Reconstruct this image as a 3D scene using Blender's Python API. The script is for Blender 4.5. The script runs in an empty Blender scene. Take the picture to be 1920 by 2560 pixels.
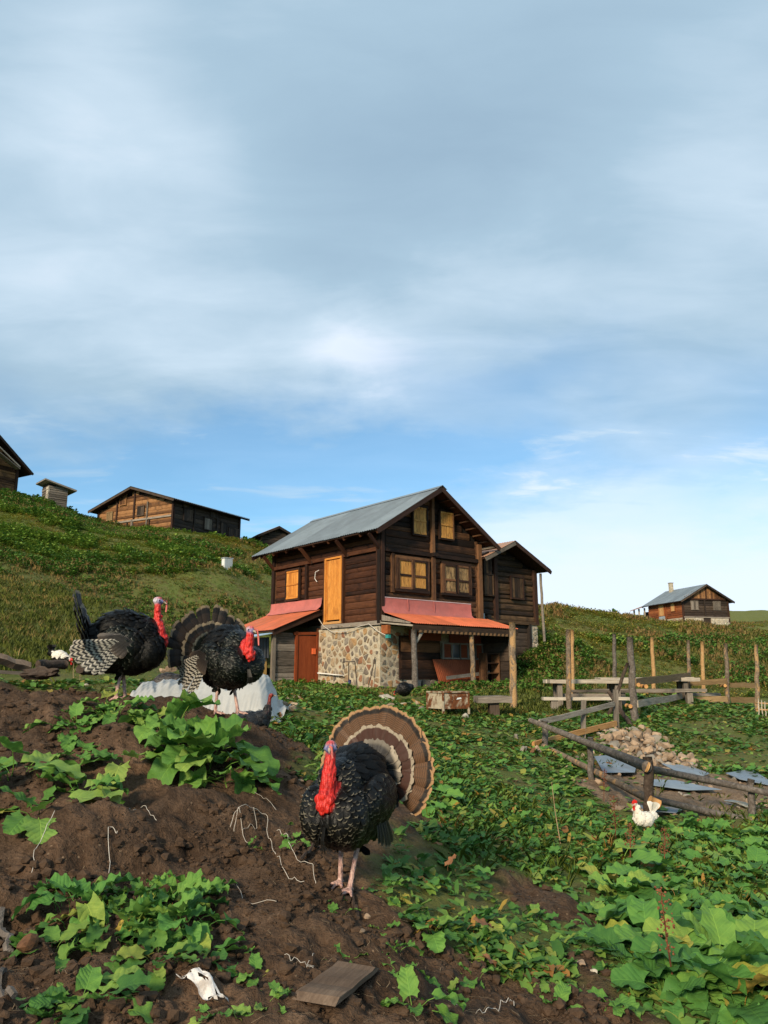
import bpy, bmesh, math, random
import numpy as np
from mathutils import Vector, Matrix, Euler, noise as mnoise

rng = random.Random(7)
nrng = np.random.default_rng(11)
sc = bpy.context.scene
COL = sc.collection
R = math.radians

# ------------------------------------------------------------------ camera
EYE = 1.5
F_PX, CX, CY = 1923.0, 960.0, 1280.0      # pinhole of the photograph (1920 x 2560)
PITCH = math.atan(410.0 / F_PX)           # horizon lies 410 px under the picture's middle
cam = bpy.data.cameras.new('camera')
cam.sensor_fit = 'VERTICAL'
cam.sensor_height = 32.0
cam.lens = F_PX / 2560.0 * 32.0
cam.clip_start = 0.05
cam.clip_end = 5000
cam_o = bpy.data.objects.new('camera', cam)
COL.objects.link(cam_o)
cam_o.location = (0, 0, EYE)
cam_o.rotation_euler = (math.pi / 2 + PITCH, 0, 0)
sc.camera = cam_o

# ------------------------------------------------------------------ light
SUN_DIR = Vector((-0.38, -0.78, 0.42)).normalized()      # towards the sun
SUN_EL = math.asin(SUN_DIR.z)
SUN_AZ = math.atan2(SUN_DIR.x, SUN_DIR.y)
sun = bpy.data.lights.new('sun', 'SUN')
sun.energy = 3.6
sun.angle = R(9)
sun.color = (1.0, 0.83, 0.60)
sun_o = bpy.data.objects.new('sun', sun)
COL.objects.link(sun_o)
sun_o.rotation_euler = SUN_DIR.to_track_quat('Z', 'Y').to_euler()
sun_o.location = (-20, -20, 30)

sc.view_settings.view_transform = 'Standard'
sc.view_settings.look = 'None'
sc.view_settings.exposure = 0.62
sc.view_settings.gamma = 1.0
sc.render.film_transparent = False
sc.cycles.max_bounces = 6
sc.cycles.transparent_max_bounces = 6
sc.cycles.use_adaptive_sampling = True


class NT:
    """small helper that adds nodes and links them"""
    def __init__(self, tree):
        self.t = tree
        self.t.nodes.clear()

    def n(self, kind, inp=None, **props):
        nd = self.t.nodes.new(kind)
        for k, v in props.items():
            setattr(nd, k, v)
        for k, v in (inp or {}).items():
            self.set(nd.inputs[k], v)
        return nd

    def set(self, sock, v):
        if hasattr(v, 'outputs'):
            v = v.outputs[0]
        if isinstance(v, bpy.types.NodeSocket):
            self.t.links.new(v, sock)
        else:
            if isinstance(v, (tuple, list)) and sock.type == 'RGBA' and len(v) == 3:
                v = (*v, 1)
            sock.default_value = v

    def m(self, op, a, b=0.0, c=0.0, clamp=False):
        nd = self.n('ShaderNodeMath', {0: a, 1: b, 2: c}, operation=op)
        nd.use_clamp = clamp
        return nd.outputs[0]

    def mix(self, f, a, b, blend='MIX'):
        nd = self.t.nodes.new('ShaderNodeMix')
        nd.data_type = 'RGBA'
        nd.blend_type = blend
        nd.clamp_factor = True
        self.set(nd.inputs[0], f)
        self.set(nd.inputs[6], a)
        self.set(nd.inputs[7], b)
        return nd.outputs[2]

    def ramp(self, f, stops, interp='LINEAR'):
        nd = self.n('ShaderNodeValToRGB', {0: f})
        nd.color_ramp.interpolation = interp
        el = nd.color_ramp.elements
        while len(el) < len(stops):
            el.new(0.5)
        for e, (p, c) in zip(el, stops):
            e.position = p
            e.color = (*c, 1) if len(c) == 3 else c
        return nd.outputs[0]

    def step(self, x, a, b, lo=0.0, hi=1.0):
        nd = self.n('ShaderNodeMapRange', {0: x, 1: a, 2: b, 3: lo, 4: hi}, interpolation_type='SMOOTHSTEP')
        return nd.outputs[0]

    def noise(self, vec, scale, detail=4, rough=0.5, dist=0.0, dim='3D', w=None):
        nd = self.n('ShaderNodeTexNoise', {'Scale': scale, 'Detail': detail, 'Roughness': rough, 'Distortion': dist}, noise_dimensions=dim)
        if vec is not None:
            self.set(nd.inputs['Vector'], vec)
        if w is not None:
            self.set(nd.inputs['W'], w)
        return nd.outputs[0]


def build_world():
    w = bpy.data.worlds.new('World')
    sc.world = w
    w.use_nodes = True
    T = NT(w.node_tree)
    tc = T.n('ShaderNodeTexCoord')
    d = T.n('ShaderNodeVectorMath', {0: tc.outputs['Generated']}, operation='NORMALIZE').outputs[0]
    sep = T.n('ShaderNodeSeparateXYZ', {0: d})
    x, y, z = sep.outputs
    el = T.m('MULTIPLY', T.m('ARCSINE', z), 57.29578)
    az = T.m('MULTIPLY', T.m('ARCTAN2', x, y), 57.29578)
    sky = T.n('ShaderNodeTexSky', sky_type='NISHITA')
    sky.sun_disc = False
    sky.sun_elevation = SUN_EL
    sky.sun_rotation = SUN_AZ
    sky.altitude = 1800
    sky.air_density = 1.0
    sky.dust_density = 0.6
    sky.ozone_density = 2.0
    # cloud layer: directions projected on a flat layer overhead
    den = T.m('ADD', T.m('MAXIMUM', z, 0.0), 0.16)
    lay = T.n('ShaderNodeCombineXYZ', {0: T.m('DIVIDE', x, den), 1: T.m('DIVIDE', y, den), 2: 0.0})
    big = T.noise(lay, 0.9, 5, 0.45, 0.3)
    fine = T.noise(T.n('ShaderNodeMapping', {'Vector': lay.outputs[0], 'Scale': (1.0, 2.2, 1), 'Rotation': (0, 0, 0.35)}), 2.6, 7, 0.55, 0.4)
    wob = T.m('MULTIPLY', T.m('SUBTRACT', T.noise(lay, 1.7, 6, 0.6), 0.5), 1.0)
    elw = T.m('ADD', el, T.m('MULTIPLY', wob, 11.0))
    azw = T.m('ADD', az, T.m('MULTIPLY', T.m('SUBTRACT', big, 0.5), 22.0))

    def blob(a0, e0, sa, se, wgt):
        p = T.m('POWER', T.m('DIVIDE', T.m('SUBTRACT', azw, a0), sa), 2.0)
        q = T.m('POWER', T.m('DIVIDE', T.m('SUBTRACT', elw, e0), se), 2.0)
        return T.m('MULTIPLY', T.m('EXPONENT', T.m('MULTIPLY', T.m('ADD', p, q), -1.0)), wgt)

    # cover: closed above about 23 degrees, a clear band under it, pale again towards the horizon
    cover = T.step(T.m('ADD', elw, T.m('MULTIPLY', T.m('SUBTRACT', big, 0.5), 14)), 11.0, 24.0)
    low = T.step(elw, 17.0, 6.0)
    low = T.m('MULTIPLY', low, T.step(azw, -14.0, 10.0, 0.30, 1.0))
    streak = T.m('MULTIPLY', T.step(fine, 0.46, 0.72), 0.62)
    c = T.m('MAXIMUM', T.m('MAXIMUM', cover, low), streak)
    for bl in [(16, 15.5, 13, 5.0, 0.55), (-24, 19, 12, 4, 0.35)]:
        c = T.m('ADD', c, blob(*bl))
    for bl in [(10, 21.5, 9, 3.0, -0.5), (-9, 17.0, 13, 2.6, -0.35), (6, 16.5, 9, 2.2, -0.4)]:
        c = T.m('ADD', c, blob(*bl))
    c = T.m('MULTIPLY', T.m('MINIMUM', T.m('MAXIMUM', c, 0.26), 1.0), 0.93)
    # brightness of the cloud itself
    br = T.m('ADD', 0.51, T.m('MULTIPLY', T.m('SUBTRACT', big, 0.5), 0.95))
    br = T.m('ADD', br, T.m('MULTIPLY', T.m('SUBTRACT', fine, 0.5), 0.62))
    for bl in [(0, 23.0, 6, 2.6, 0.42), (-17, 35, 7, 4, 0.26), (-26, 38, 7, 9, 0.30), (-15, 26, 15, 4.5, 0.22), (14, 29, 12, 4, 0.15), (27, 33, 8, 9, .12), (20, 7, 20, 9, 0.85),
               (3, 36, 17, 8, -0.36), (16, 40, 10, 8, -0.12), (-3, 29.5, 9, 3, -0.1)]:
        br = T.m('ADD', br, blob(*bl))
    cl = T.ramp(br, [(0.0, (0.225, 0.32, 0.41)), (0.45, (0.29, 0.40, 0.49)), (0.75, (0.42, 0.52, 0.605)), (1.0, (0.58, 0.64, 0.715))])
    SKY_K = 0.10
    cl = T.n('ShaderNodeVectorMath', {0: cl, 'Scale': 1.0 / SKY_K}, operation='SCALE').outputs[0]
    skyc = T.mix(1.0, sky.outputs[0], (0.70, 1.08, 1.12), 'MULTIPLY')
    colr = T.mix(c, skyc, cl)
    bg = T.n('ShaderNodeBackground', {0: colr, 1: SKY_K})
    out = T.n('ShaderNodeOutputWorld', {0: bg})
    w.cycles.sampling_method = 'MANUAL'
    w.cycles.sample_map_resolution = 512


build_world()

# ------------------------------------------------------------------ geometry of the view (for measuring places off the photograph)
CA, SA = math.cos(PITCH), math.sin(PITCH)


def ray(u, v):
    """world direction through photo pixel, scaled so that y = 1"""
    r, s = (u - CX) / F_PX, (CY - v) / F_PX
    yy, zz = CA - s * SA, SA + s * CA
    return Vector((r / yy, 1.0, zz / yy))


def at(u, v, Y):
    d = ray(u, v)
    return Vector((d.x * Y, Y, EYE + d.z * Y))


def proj(x, y, z):
    z = z - EYE
    dep = y * CA + z * SA
    up = z * CA - y * SA
    dep = np.maximum(dep, 1e-3)
    return CX + F_PX * x / dep, CY - F_PX * up / dep


# ------------------------------------------------------------------ vectorised value noise
def _hash(ix, iy, seed):
    h = (ix.astype(np.int64) * 374761393 + iy.astype(np.int64) * 668265263 + seed * 69069) & 0x7fffffff
    h = ((h ^ (h >> 13)) * 1274126177) & 0x7fffffff
    return ((h ^ (h >> 16)) & 0xffff) / 65535.0


def vnoise(x, y, seed=0):
    x, y = np.asarray(x, float), np.asarray(y, float)
    ix, iy = np.floor(x), np.floor(y)
    fx, fy = x - ix, y - iy
    fx, fy = fx * fx * fx * (fx * (fx * 6 - 15) + 10), fy * fy * fy * (fy * (fy * 6 - 15) + 10)
    a, b = _hash(ix, iy, seed), _hash(ix + 1, iy, seed)
    c, d = _hash(ix, iy + 1, seed), _hash(ix + 1, iy + 1, seed)
    return (a + (b - a) * fx) * (1 - fy) + (c + (d - c) * fx) * fy


def fbm(x, y, f, octs=4, seed=0, gain=0.5):
    s, a, t = 0.0, 1.0, 0.0
    for i in range(octs):
        ca, sa = math.cos(0.6 * i), math.sin(0.6 * i)
        s = s + a * vnoise((x * ca - y * sa) * f + 17.3 * i, (x * sa + y * ca) * f - 9.1 * i, seed + i)
        t += a
        a *= gain
        f *= 2.03
    return s / t


# ------------------------------------------------------------------ object helpers
MATS = {}


def tag(o, label=None, cat=None, group=None, kind=None):
    if label: o['label'] = label
    if cat: o['category'] = cat
    if group: o['group'] = group
    if kind: o['kind'] = kind
    return o


def empty(name, loc=(0, 0, 0), rz=0.0, label=None, cat=None, group=None, scale=1.0):
    o = bpy.data.objects.new(name, None)
    COL.objects.link(o)
    o.location = loc
    o.rotation_euler = (0, 0, rz)
    o.scale = (scale,) * 3
    o.empty_display_size = 0.1
    return tag(o, label, cat, group)


def mesh_obj(name, verts, faces, mat=None, parent=None, smooth=False, uvs=None, attrs=None):
    me = bpy.data.meshes.new(name)
    me.from_pydata([tuple(v) for v in verts], [], faces)
    if smooth:
        me.polygons.foreach_set('use_smooth', [True] * len(me.polygons))
    if mat is not None:
        for mm in (mat if isinstance(mat, (list, tuple)) else [mat]):
            me.materials.append(MATS[mm])
    me.update()
    o = bpy.data.objects.new(name, me)
    COL.objects.link(o)
    if parent is not None:
        o.parent = parent
    return o


def link_mesh(name, me, parent=None):
    o = bpy.data.objects.new(name, me)
    COL.objects.link(o)
    if parent is not None:
        o.parent = parent
    return o


class MB:
    """collects simple shapes into one mesh"""
    def __init__(self):
        self.v, self.f = [], []

    def add(self, vs, fs):
        b = len(self.v)
        self.v += [Vector(p) for p in vs]
        self.f += [tuple(i + b for i in q) for q in fs]
        return self

    def box(self, c, s, rot=None):
        c, s = Vector(c), Vector(s) * 0.5
        vs = [Vector((sx * s.x, sy * s.y, sz * s.z)) for sx in (-1, 1) for sy in (-1, 1) for sz in (-1, 1)]
        if rot is not None:
            vs = [rot @ p for p in vs]
        return self.add([c + p for p in vs], [(0, 1, 3, 2), (4, 6, 7, 5), (0, 4, 5, 1), (2, 3, 7, 6), (0, 2, 6, 4), (1, 5, 7, 3)])

    def tube(self, pts, rad, n=8, caps=True, jit=0.0, rnd=None):
        pts = [Vector(p) for p in pts]
        if not isinstance(rad, (list, tuple)):
            rad = [rad] * len(pts)
        b = len(self.v)
        up = Vector((0, 0, 1))
        t0 = (pts[-1] - pts[0]).normalized()
        if abs(t0.z) > 0.9: up = Vector((0, 1, 0))
        for i, p in enumerate(pts):
            t = (pts[min(i + 1, len(pts) - 1)] - pts[max(i - 1, 0)]).normalized()
            a = t.cross(up).normalized()
            c = a.cross(t).normalized()
            for k in range(n):
                an = 2 * math.pi * k / n
                rr = rad[i] * (1 + (rnd or rng).uniform(-jit, jit))
                self.v.append(p + (a * math.cos(an) + c * math.sin(an)) * rr)
        for i in range(len(pts) - 1):
            for k in range(n):
                k2 = (k + 1) % n
                self.f.append((b + i * n + k, b + i * n + k2, b + (i + 1) * n + k2, b + (i + 1) * n + k))
        if caps:
            self.f.append(tuple(b + k for k in range(n)))
            e = b + (len(pts) - 1) * n
            self.f.append(tuple(e + n - 1 - k for k in range(n)))
        return self

    def build(self, name, mat, parent=None, smooth=False):
        return mesh_obj(name, self.v, self.f, mat, parent, smooth)


def frame_from(a, b, up):
    """matrix with x from a to b, z as near to up as can be, origin in the middle"""
    x = (b - a).normalized()
    z = (up - x * up.dot(x))
    if z.length < 1e-5:
        z = Vector((0, 1, 0)) - x * x.y
    z.normalize()
    y = z.cross(x)
    m = Matrix((x, y, z)).transposed().to_4x4()
    m.translation = (a + b) * 0.5
    return m


def bar(name, mat, parent, a, b, w, h, up=(0, 0, 1), wob=0.0, segs=2, bulge=0.0, taper=0.0, chip=0.0):
    """a sawn bar or plank from a to b: w across, h along up; its own axes run with the grain"""
    a, b, up = Vector(a), Vector(b), Vector(up)
    L = (b - a).length
    m = frame_from(a, b, up)
    vs, fs = [], []
    if bulge > 0:
        sec = [(-.5, -.5), (-.5, .5), (.5 - bulge, .5), (.5, .22), (.5, -.22), (.5 - bulge, -.5)]
    else:
        sec = [(-.5, -.5), (-.5, .5), (.5, .5), (.5, -.5)]
    n = len(sec)
    for i in range(segs + 1):
        x = -L / 2 + L * i / segs
        dw, dz = rng.uniform(-wob, wob), rng.uniform(-wob, wob)
        k = 1 - taper * i / segs
        for (p, q) in sec:
            xx = x
            if chip and i in (0, segs):
                xx += rng.uniform(-chip, chip)
            vs.append((xx, p * w * k + dw * .5, q * h * k + dz))
    for i in range(segs):
        for k in range(n):
            k2 = (k + 1) % n
            fs.append((i * n + k, (i + 1) * n + k, (i + 1) * n + k2, i * n + k2))
    fs.append(tuple(range(n)))
    fs.append(tuple(segs * n + n - 1 - k for k in range(n)))
    o = mesh_obj(name, vs, fs, mat, parent)
    o.matrix_local = m
    return o


def pole(name, mat, parent, pts, rad, n=9, jit=0.06, segs=8, wob=0.01, origin=None):
    """a round pole through the points, bark slightly uneven; origin of the object at its foot"""
    pts = [Vector(p) for p in pts]
    if len(pts) == 2:
        a, b = pts
        ra, rb = (rad if isinstance(rad, (tuple, list)) else (rad, rad))
        pts, rads = [], []
        for i in range(segs + 1):
            t = i / segs
            k = 0 if i in (0, segs) else wob
            pts.append(a.lerp(b, t) + Vector((rng.uniform(-k, k), rng.uniform(-k, k), rng.uniform(-k, k))))
            rads.append(ra + (rb - ra) * t)
    else:
        rads = rad if isinstance(rad, (tuple, list)) else [rad] * len(pts)
    o0 = Vector(origin) if origin is not None else pts[0].copy()
    mb = MB()
    mb.tube([p - o0 for p in pts], rads, n, True, jit)
    o = mb.build(name, mat, parent, True)
    o.location = o0
    # sharp ends
    me = o.data
    for p in me.polygons:
        if len(p.vertices) == n:
            p.use_smooth = False
    return o


def stone_mesh(name, size, seed, mat, sub=2, rough=0.22, flat=1.0):
    bm = bmesh.new()
    bmesh.ops.create_icosphere(bm, subdivisions=sub, radius=1.0)
    r = random.Random(seed)
    # cut by random planes for facets
    cuts = []
    for _ in range(11):
        d = Vector((r.gauss(0, 1), r.gauss(0, 1), r.gauss(0, 1))).normalized()
        cuts.append((d, r.uniform(0.42, 0.80)))
    for v in bm.verts:
        p = v.co
        for d, k in cuts:
            e = p.dot(d) - k
            if e > 0: p = p - d * e
        p = p * (1 + rough * 0.4 * (mnoise.noise(p * 2.3 + Vector((seed, 0, 0)))))
        v.co = Vector((p.x * size[0], p.y * size[1], p.z * size[2] * flat))
    me = bpy.data.meshes.new(name)
    bm.to_mesh(me)
    bm.free()
    me.materials.append(MATS[mat])
    return me

# ------------------------------------------------------------------ materials
def new_mat(name):
    m = bpy.data.materials.new(name)
    m.use_nodes = True
    MATS[name] = m
    return m, NT(m.node_tree)


def finish(T, color, rough=0.7, spec=0.3, bump=None, bstr=0.3, bdist=0.02, metal=0.0, trans=0.0, **extra):
    inp = {'Base Color': color, 'Roughness': rough, 'Metallic': metal, 'Specular IOR Level': spec}
    p = T.n('ShaderNodeBsdfPrincipled', inp)
    for k, v in extra.items():
        T.set(p.inputs[k.replace('_', ' ')], v)
    if bump is not None:
        b = T.n('ShaderNodeBump', {'Strength': bstr, 'Distance': bdist, 'Height': bump})
        T.set(p.inputs['Normal'], b.outputs[0])
    sh = p.outputs[0]
    if trans > 0:
        tr = T.n('ShaderNodeBsdfTranslucent', {0: color})
        sh = T.n('ShaderNodeMixShader', {0: trans, 1: sh, 2: tr.outputs[0]}).outputs[0]
    T.n('ShaderNodeOutputMaterial', {0: sh})


def obj_coord(T):
    tc = T.n('ShaderNodeTexCoord')
    oi = T.n('ShaderNodeObjectInfo')
    off = T.n('ShaderNodeVectorMath', {0: (37.0, 11.0, 23.0), 'Scale': oi.outputs['Random']}, operation='SCALE')
    p = T.n('ShaderNodeVectorMath', {0: tc.outputs['Object'], 1: off.outputs[0]}, operation='ADD').outputs[0]
    return p, oi.outputs['Random'], tc


def wood(name, dark, mid, light, grain=1.0, vary=0.35, stain=0.35, rough=0.75, stain_col=None, axis='X', worn=0.0, spec=0.25):
    m, T = new_mat(name)
    p, rnd, tc = obj_coord(T)
    sc_ = {'X': (0.7, 9, 9), 'Y': (9, 0.7, 9), 'Z': (9, 9, 0.7)}[axis]
    gp = T.n('ShaderNodeMapping', {'Vector': p, 'Scale': tuple(s * grain for s in sc_)})
    g1 = T.noise(gp, 3.0, 6, 0.65, 0.5)
    fp = T.n('ShaderNodeMapping', {'Vector': p, 'Scale': tuple(s * grain * 4 for s in sc_)})
    g2 = T.noise(fp, 3.0, 3, 0.6)
    blot = T.noise(p, 2.2, 5, 0.6, 0.6)
    f = T.m('ADD', T.m('MULTIPLY', g1, 0.7), T.m('MULTIPLY', g2, 0.35))
    f = T.m('ADD', f, T.m('MULTIPLY', T.m('SUBTRACT', rnd, 0.5), vary))
    col = T.ramp(f, [(0.28, dark), (0.52, mid), (0.78, light)])
    sc2 = stain_col or tuple(c * 0.25 for c in dark)
    col = T.mix(T.m('MULTIPLY', T.step(blot, 0.48, 0.72), stain), col, sc2)
    if worn > 0:
        vp = T.n('ShaderNodeMapping', {'Vector': p, 'Scale': tuple((1.6 if s < 1 else 7) for s in sc_)})
        wn = T.noise(vp, 2.6, 6, 0.7, 0.8)
        col = T.mix(T.m('MULTIPLY', T.step(wn, 0.5, 0.6), worn), col, (0.02, 0.015, 0.011))
    hgt = T.m('ADD', g1, T.m('MULTIPLY', g2, 0.5))
    finish(T, col, rough, spec, hgt, 0.5, 0.012)
    return m


wood('wood_front', (0.014, 0.005, 0.0024), (0.050, 0.0165, 0.0066), (0.105, 0.038, 0.015), vary=0.42, stain=0.6)
wood('wood_gable', (0.008, 0.004, 0.0026), (0.040, 0.0175, 0.0085), (0.16, 0.076, 0.034), vary=0.6, stain=0.6, stain_col=(0.007, 0.005, 0.004))
wood('wood_barn', (0.010, 0.006, 0.004), (0.046, 0.025, 0.013), (0.13, 0.074, 0.034), vary=0.45, stain=0.7, stain_col=(0.008, 0.007, 0.006))
wood('wood_beam', (0.010, 0.005, 0.0035), (0.030, 0.013, 0.008), (0.07, 0.032, 0.018), vary=0.2, stain=0.4)
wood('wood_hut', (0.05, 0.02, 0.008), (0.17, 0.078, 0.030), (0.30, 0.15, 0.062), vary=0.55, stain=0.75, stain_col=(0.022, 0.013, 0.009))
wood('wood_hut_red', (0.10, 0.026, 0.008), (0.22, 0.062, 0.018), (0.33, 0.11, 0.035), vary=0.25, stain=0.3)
wood('wood_hut_dark', (0.014, 0.010, 0.008), (0.038, 0.026, 0.019), (0.085, 0.058, 0.04), vary=0.4, stain=0.6, stain_col=(0.009, 0.007, 0.006))  # dark wood; also paints the shade on the long hut's right side
wood('wood_grey', (0.055, 0.045, 0.036), (0.15, 0.125, 0.10), (0.28, 0.24, 0.20), vary=0.35, stain=0.4, stain_col=(0.03, 0.024, 0.02))
wood('wood_pale', (0.17, 0.14, 0.11), (0.36, 0.31, 0.245), (0.52, 0.47, 0.385), vary=0.25, stain=0.25, stain_col=(0.12, 0.09, 0.07))
wood('wood_plank', (0.10, 0.064, 0.030), (0.21, 0.14, 0.066), (0.30, 0.205, 0.105), vary=0.3, stain=0.35, stain_col=(0.07, 0.05, 0.035))
wood('wood_fresh', (0.30, 0.14, 0.045), (0.48, 0.25, 0.09), (0.60, 0.36, 0.15), vary=0.2, stain=0.15, stain_col=(0.2, 0.1, 0.04))
wood('wood_door', (0.28, 0.085, 0.014), (0.54, 0.205, 0.036), (0.74, 0.34, 0.075), vary=0.22, stain=0.55, stain_col=(0.26, 0.085, 0.018), worn=0.16, rough=0.6, axis='X')
wood('wood_shutter', (0.27, 0.12, 0.028), (0.50, 0.25, 0.06), (0.64, 0.36, 0.12), vary=0.15, stain=0.3, stain_col=(0.10, 0.05, 0.02), worn=0.42, rough=0.65, axis='X')
wood('wood_shutter_worn', (0.10, 0.062, 0.030), (0.27, 0.17, 0.075), (0.44, 0.30, 0.14), vary=0.2, stain=0.6, stain_col=(0.03, 0.022, 0.016), worn=0.95, rough=0.75, axis='X')
wood('wood_reddoor', (0.12, 0.022, 0.006), (0.20, 0.042, 0.012), (0.28, 0.068, 0.02), vary=0.1, stain=0.2, stain_col=(0.08, 0.018, 0.008), rough=0.6)
wood('wood_shed_yellow', (0.22, 0.12, 0.03), (0.36, 0.22, 0.07), (0.46, 0.30, 0.11), vary=0.2, stain=0.2)
wood('wood_soil', (0.075, 0.047, 0.029), (0.15, 0.10, 0.066), (0.25, 0.18, 0.125), vary=0.3, stain=0.5, stain_col=(0.04, 0.025, 0.017), rough=0.9)


def bark(name, c0, c1, c2, peel=0.0, peel_col=(0.5, 0.28, 0.12)):
    m, T = new_mat(name)
    p, rnd, tc = obj_coord(T)
    n1 = T.noise(p, 14.0, 6, 0.7, 0.6)
    n2 = T.noise(p, 38.0, 4, 0.6)
    f = T.m('ADD', T.m('MULTIPLY', n1, 0.75), T.m('MULTIPLY', n2, 0.3))
    col = T.ramp(f, [(0.3, c0), (0.52, c1), (0.75, c2)])
    if peel > 0:
        n3 = T.noise(T.n('ShaderNodeMapping', {'Vector': p, 'Scale': (3, 3, 1.1)}), 2.6, 5, 0.65, 0.4)
        k = T.step(n3, 0.62 - 0.15 * peel, 0.68 - 0.15 * peel)
        pc = T.mix(n2, peel_col, tuple(c * 0.55 for c in peel_col))
        col = T.mix(k, col, pc)
    finish(T, col, 0.85, 0.2, f, 0.9, 0.03)


bark('bark_grey', (0.03, 0.024, 0.02), (0.11, 0.092, 0.078), (0.24, 0.21, 0.185))
bark('bark_peeled', (0.05, 0.036, 0.026), (0.17, 0.125, 0.085), (0.33, 0.25, 0.175), 1.0, (0.46, 0.28, 0.13))
bark('bark_mixed', (0.035, 0.026, 0.02), (0.13, 0.098, 0.07), (0.27, 0.22, 0.17), 0.6, (0.42, 0.25, 0.115))
bark('bark_dark', (0.018, 0.012, 0.009), (0.055, 0.038, 0.028), (0.12, 0.09, 0.068))
bark('bark_orange', (0.17, 0.095, 0.042), (0.36, 0.21, 0.09), (0.50, 0.32, 0.15), 0.4, (0.50, 0.33, 0.16))  # orange sunlight on the posts put into the bark colour; stick rails share it


def simple(name, col, rough=0.7, spec=0.3, var=0.25, scale=8.0, bstr=0.25, metal=0.0, dirt=None, dirt_k=0.0, trans=0.0, bdist=0.01, **kw):
    m, T = new_mat(name)
    p, rnd, tc = obj_coord(T)
    n1 = T.noise(p, scale, 6, 0.6, 0.2)
    n2 = T.noise(p, scale * 5, 3, 0.6)
    k = T.m('ADD', T.m('ADD', T.m('MULTIPLY', n1, 1.1), T.m('MULTIPLY', n2, 0.4)), T.m('SUBTRACT', T.m('MULTIPLY', rnd, 0.5), 0.5))
    c = T.ramp(k, [(0.2, tuple(x * (1 - var) for x in col)), (0.85, tuple(min(1, x * (1 + var)) for x in col))])
    if dirt is not None:
        c = T.mix(T.m('MULTIPLY', T.step(T.noise(p, scale * 0.45, 6, 0.68, 0.6), 0.45, 0.66), dirt_k), c, dirt)
    finish(T, c, rough, spec, T.m('ADD', n1, n2), bstr, bdist, metal, trans, **kw)


simple('roof_metal', (0.155, 0.185, 0.205), 0.5, 0.4, 0.2, 1.6, 0.12, 0.0, (0.105, 0.12, 0.135), 0.6)
simple('roof_metal_old', (0.17, 0.175, 0.18), 0.6, 0.4, 0.25, 2.0, 0.15, 0.0, (0.16, 0.10, 0.075), 0.5)
simple('roof_rust', (0.30, 0.17, 0.115), 0.75, 0.2, 0.3, 2.5, 0.2, 0.0, (0.22, 0.20, 0.19), 0.5)
simple('roof_red', (0.54, 0.135, 0.062), 0.6, 0.3, 0.22, 2.4, 0.15, 0.0, (0.31, 0.11, 0.05), 0.65)
simple('flash_red', (0.44, 0.13, 0.11), 0.65, 0.3, 0.2, 2.4, 0.15, 0.0, (0.27, 0.10, 0.09), 0.6)
simple('flash_edge', (0.45, 0.36, 0.37), 0.6, 0.3, 0.2, 6.0)
simple('panel_orange', (0.34, 0.085, 0.032), 0.65, 0.25, 0.2, 3.0, 0.1, 0.0, (0.22, 0.05, 0.022), 0.5)
simple('metal_grey', (0.30, 0.34, 0.36), 0.5, 0.4, 0.2, 3.0, 0.1)
simple('sheet_blue', (0.17, 0.21, 0.25), 0.5, 0.4, 0.25, 2.5, 0.12, 0.0, (0.13, 0.115, 0.105), 0.6)
simple('tarp_dark', (0.035, 0.038, 0.042), 0.5, 0.3, 0.3, 3.0, 0.2)
simple('tarp_lightblue', (0.35, 0.5, 0.66), 0.6, 0.3, 0.2, 3.0, 0.2)
simple('plastic_white', (0.46, 0.46, 0.44), 0.42, 0.4, 0.14, 3.0, 0.15, 0.0, (0.30, 0.29, 0.26), 0.5, 0.15)
simple('paint_white', (0.62, 0.63, 0.62), 0.55, 0.3, 0.12, 6.0, 0.1, 0.0, (0.35, 0.34, 0.31), 0.3)
simple('rag_white', (0.55, 0.52, 0.49), 0.85, 0.2, 0.2, 25.0, 0.4, 0.0, (0.22, 0.17, 0.13), 0.6)
simple('string_white', (0.50, 0.46, 0.40), 0.7, 0.2, 0.2, 30.0, 0.1)
simple('pipe_white', (0.72, 0.70, 0.66), 0.5, 0.4, 0.1, 6.0, 0.05)
simple('wire_dark', (0.05, 0.04, 0.035), 0.7, 0.3, 0.3, 6.0, 0.1)
simple('teal_plastic', (0.03, 0.25, 0.24), 0.5, 0.4, 0.1, 6.0, 0.05)
simple('orange_plastic', (0.70, 0.13, 0.04), 0.5, 0.4, 0.1, 6.0, 0.05)
simple('blue_plastic', (0.035, 0.04, 0.11), 0.4, 0.5, 0.1, 6.0, 0.05)
simple('concrete', (0.30, 0.275, 0.235), 0.9, 0.2, 0.25, 5.0, 0.5, 0.0, (0.17, 0.15, 0.12), 0.5)
simple('stone_tan', (0.30, 0.215, 0.145), 0.9, 0.2, 0.45, 6.0, 0.6, 0.0, (0.22, 0.15, 0.10), 0.5, bdist=0.02)
simple('stone_grey', (0.27, 0.235, 0.19), 0.9, 0.2, 0.3, 6.0, 0.6, 0.0, (0.16, 0.14, 0.11), 0.5, bdist=0.02)
simple('stone_light', (0.42, 0.38, 0.31), 0.9, 0.2, 0.3, 6.0, 0.6, 0.0, (0.26, 0.22, 0.17), 0.4, bdist=0.02)
simple('dirt_clod', (0.070, 0.044, 0.028), 0.95, 0.1, 0.45, 16.0, 0.6)
simple('leaf_brown', (0.16, 0.075, 0.035), 0.8, 0.2, 0.5, 20.0, 0.2)
simple('stalk_dry', (0.30, 0.21, 0.12), 0.8, 0.2, 0.4, 20.0, 0.2)
simple('stalk_red', (0.15, 0.055, 0.026), 0.8, 0.2, 0.5, 20.0, 0.2)
simple('interior_dark', (0.012, 0.010, 0.009), 0.9, 0.1, 0.2, 6.0, 0.1)
simple('glass_dark', (0.05, 0.06, 0.065), 0.15, 0.5, 0.2, 3.0, 0.0)


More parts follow.
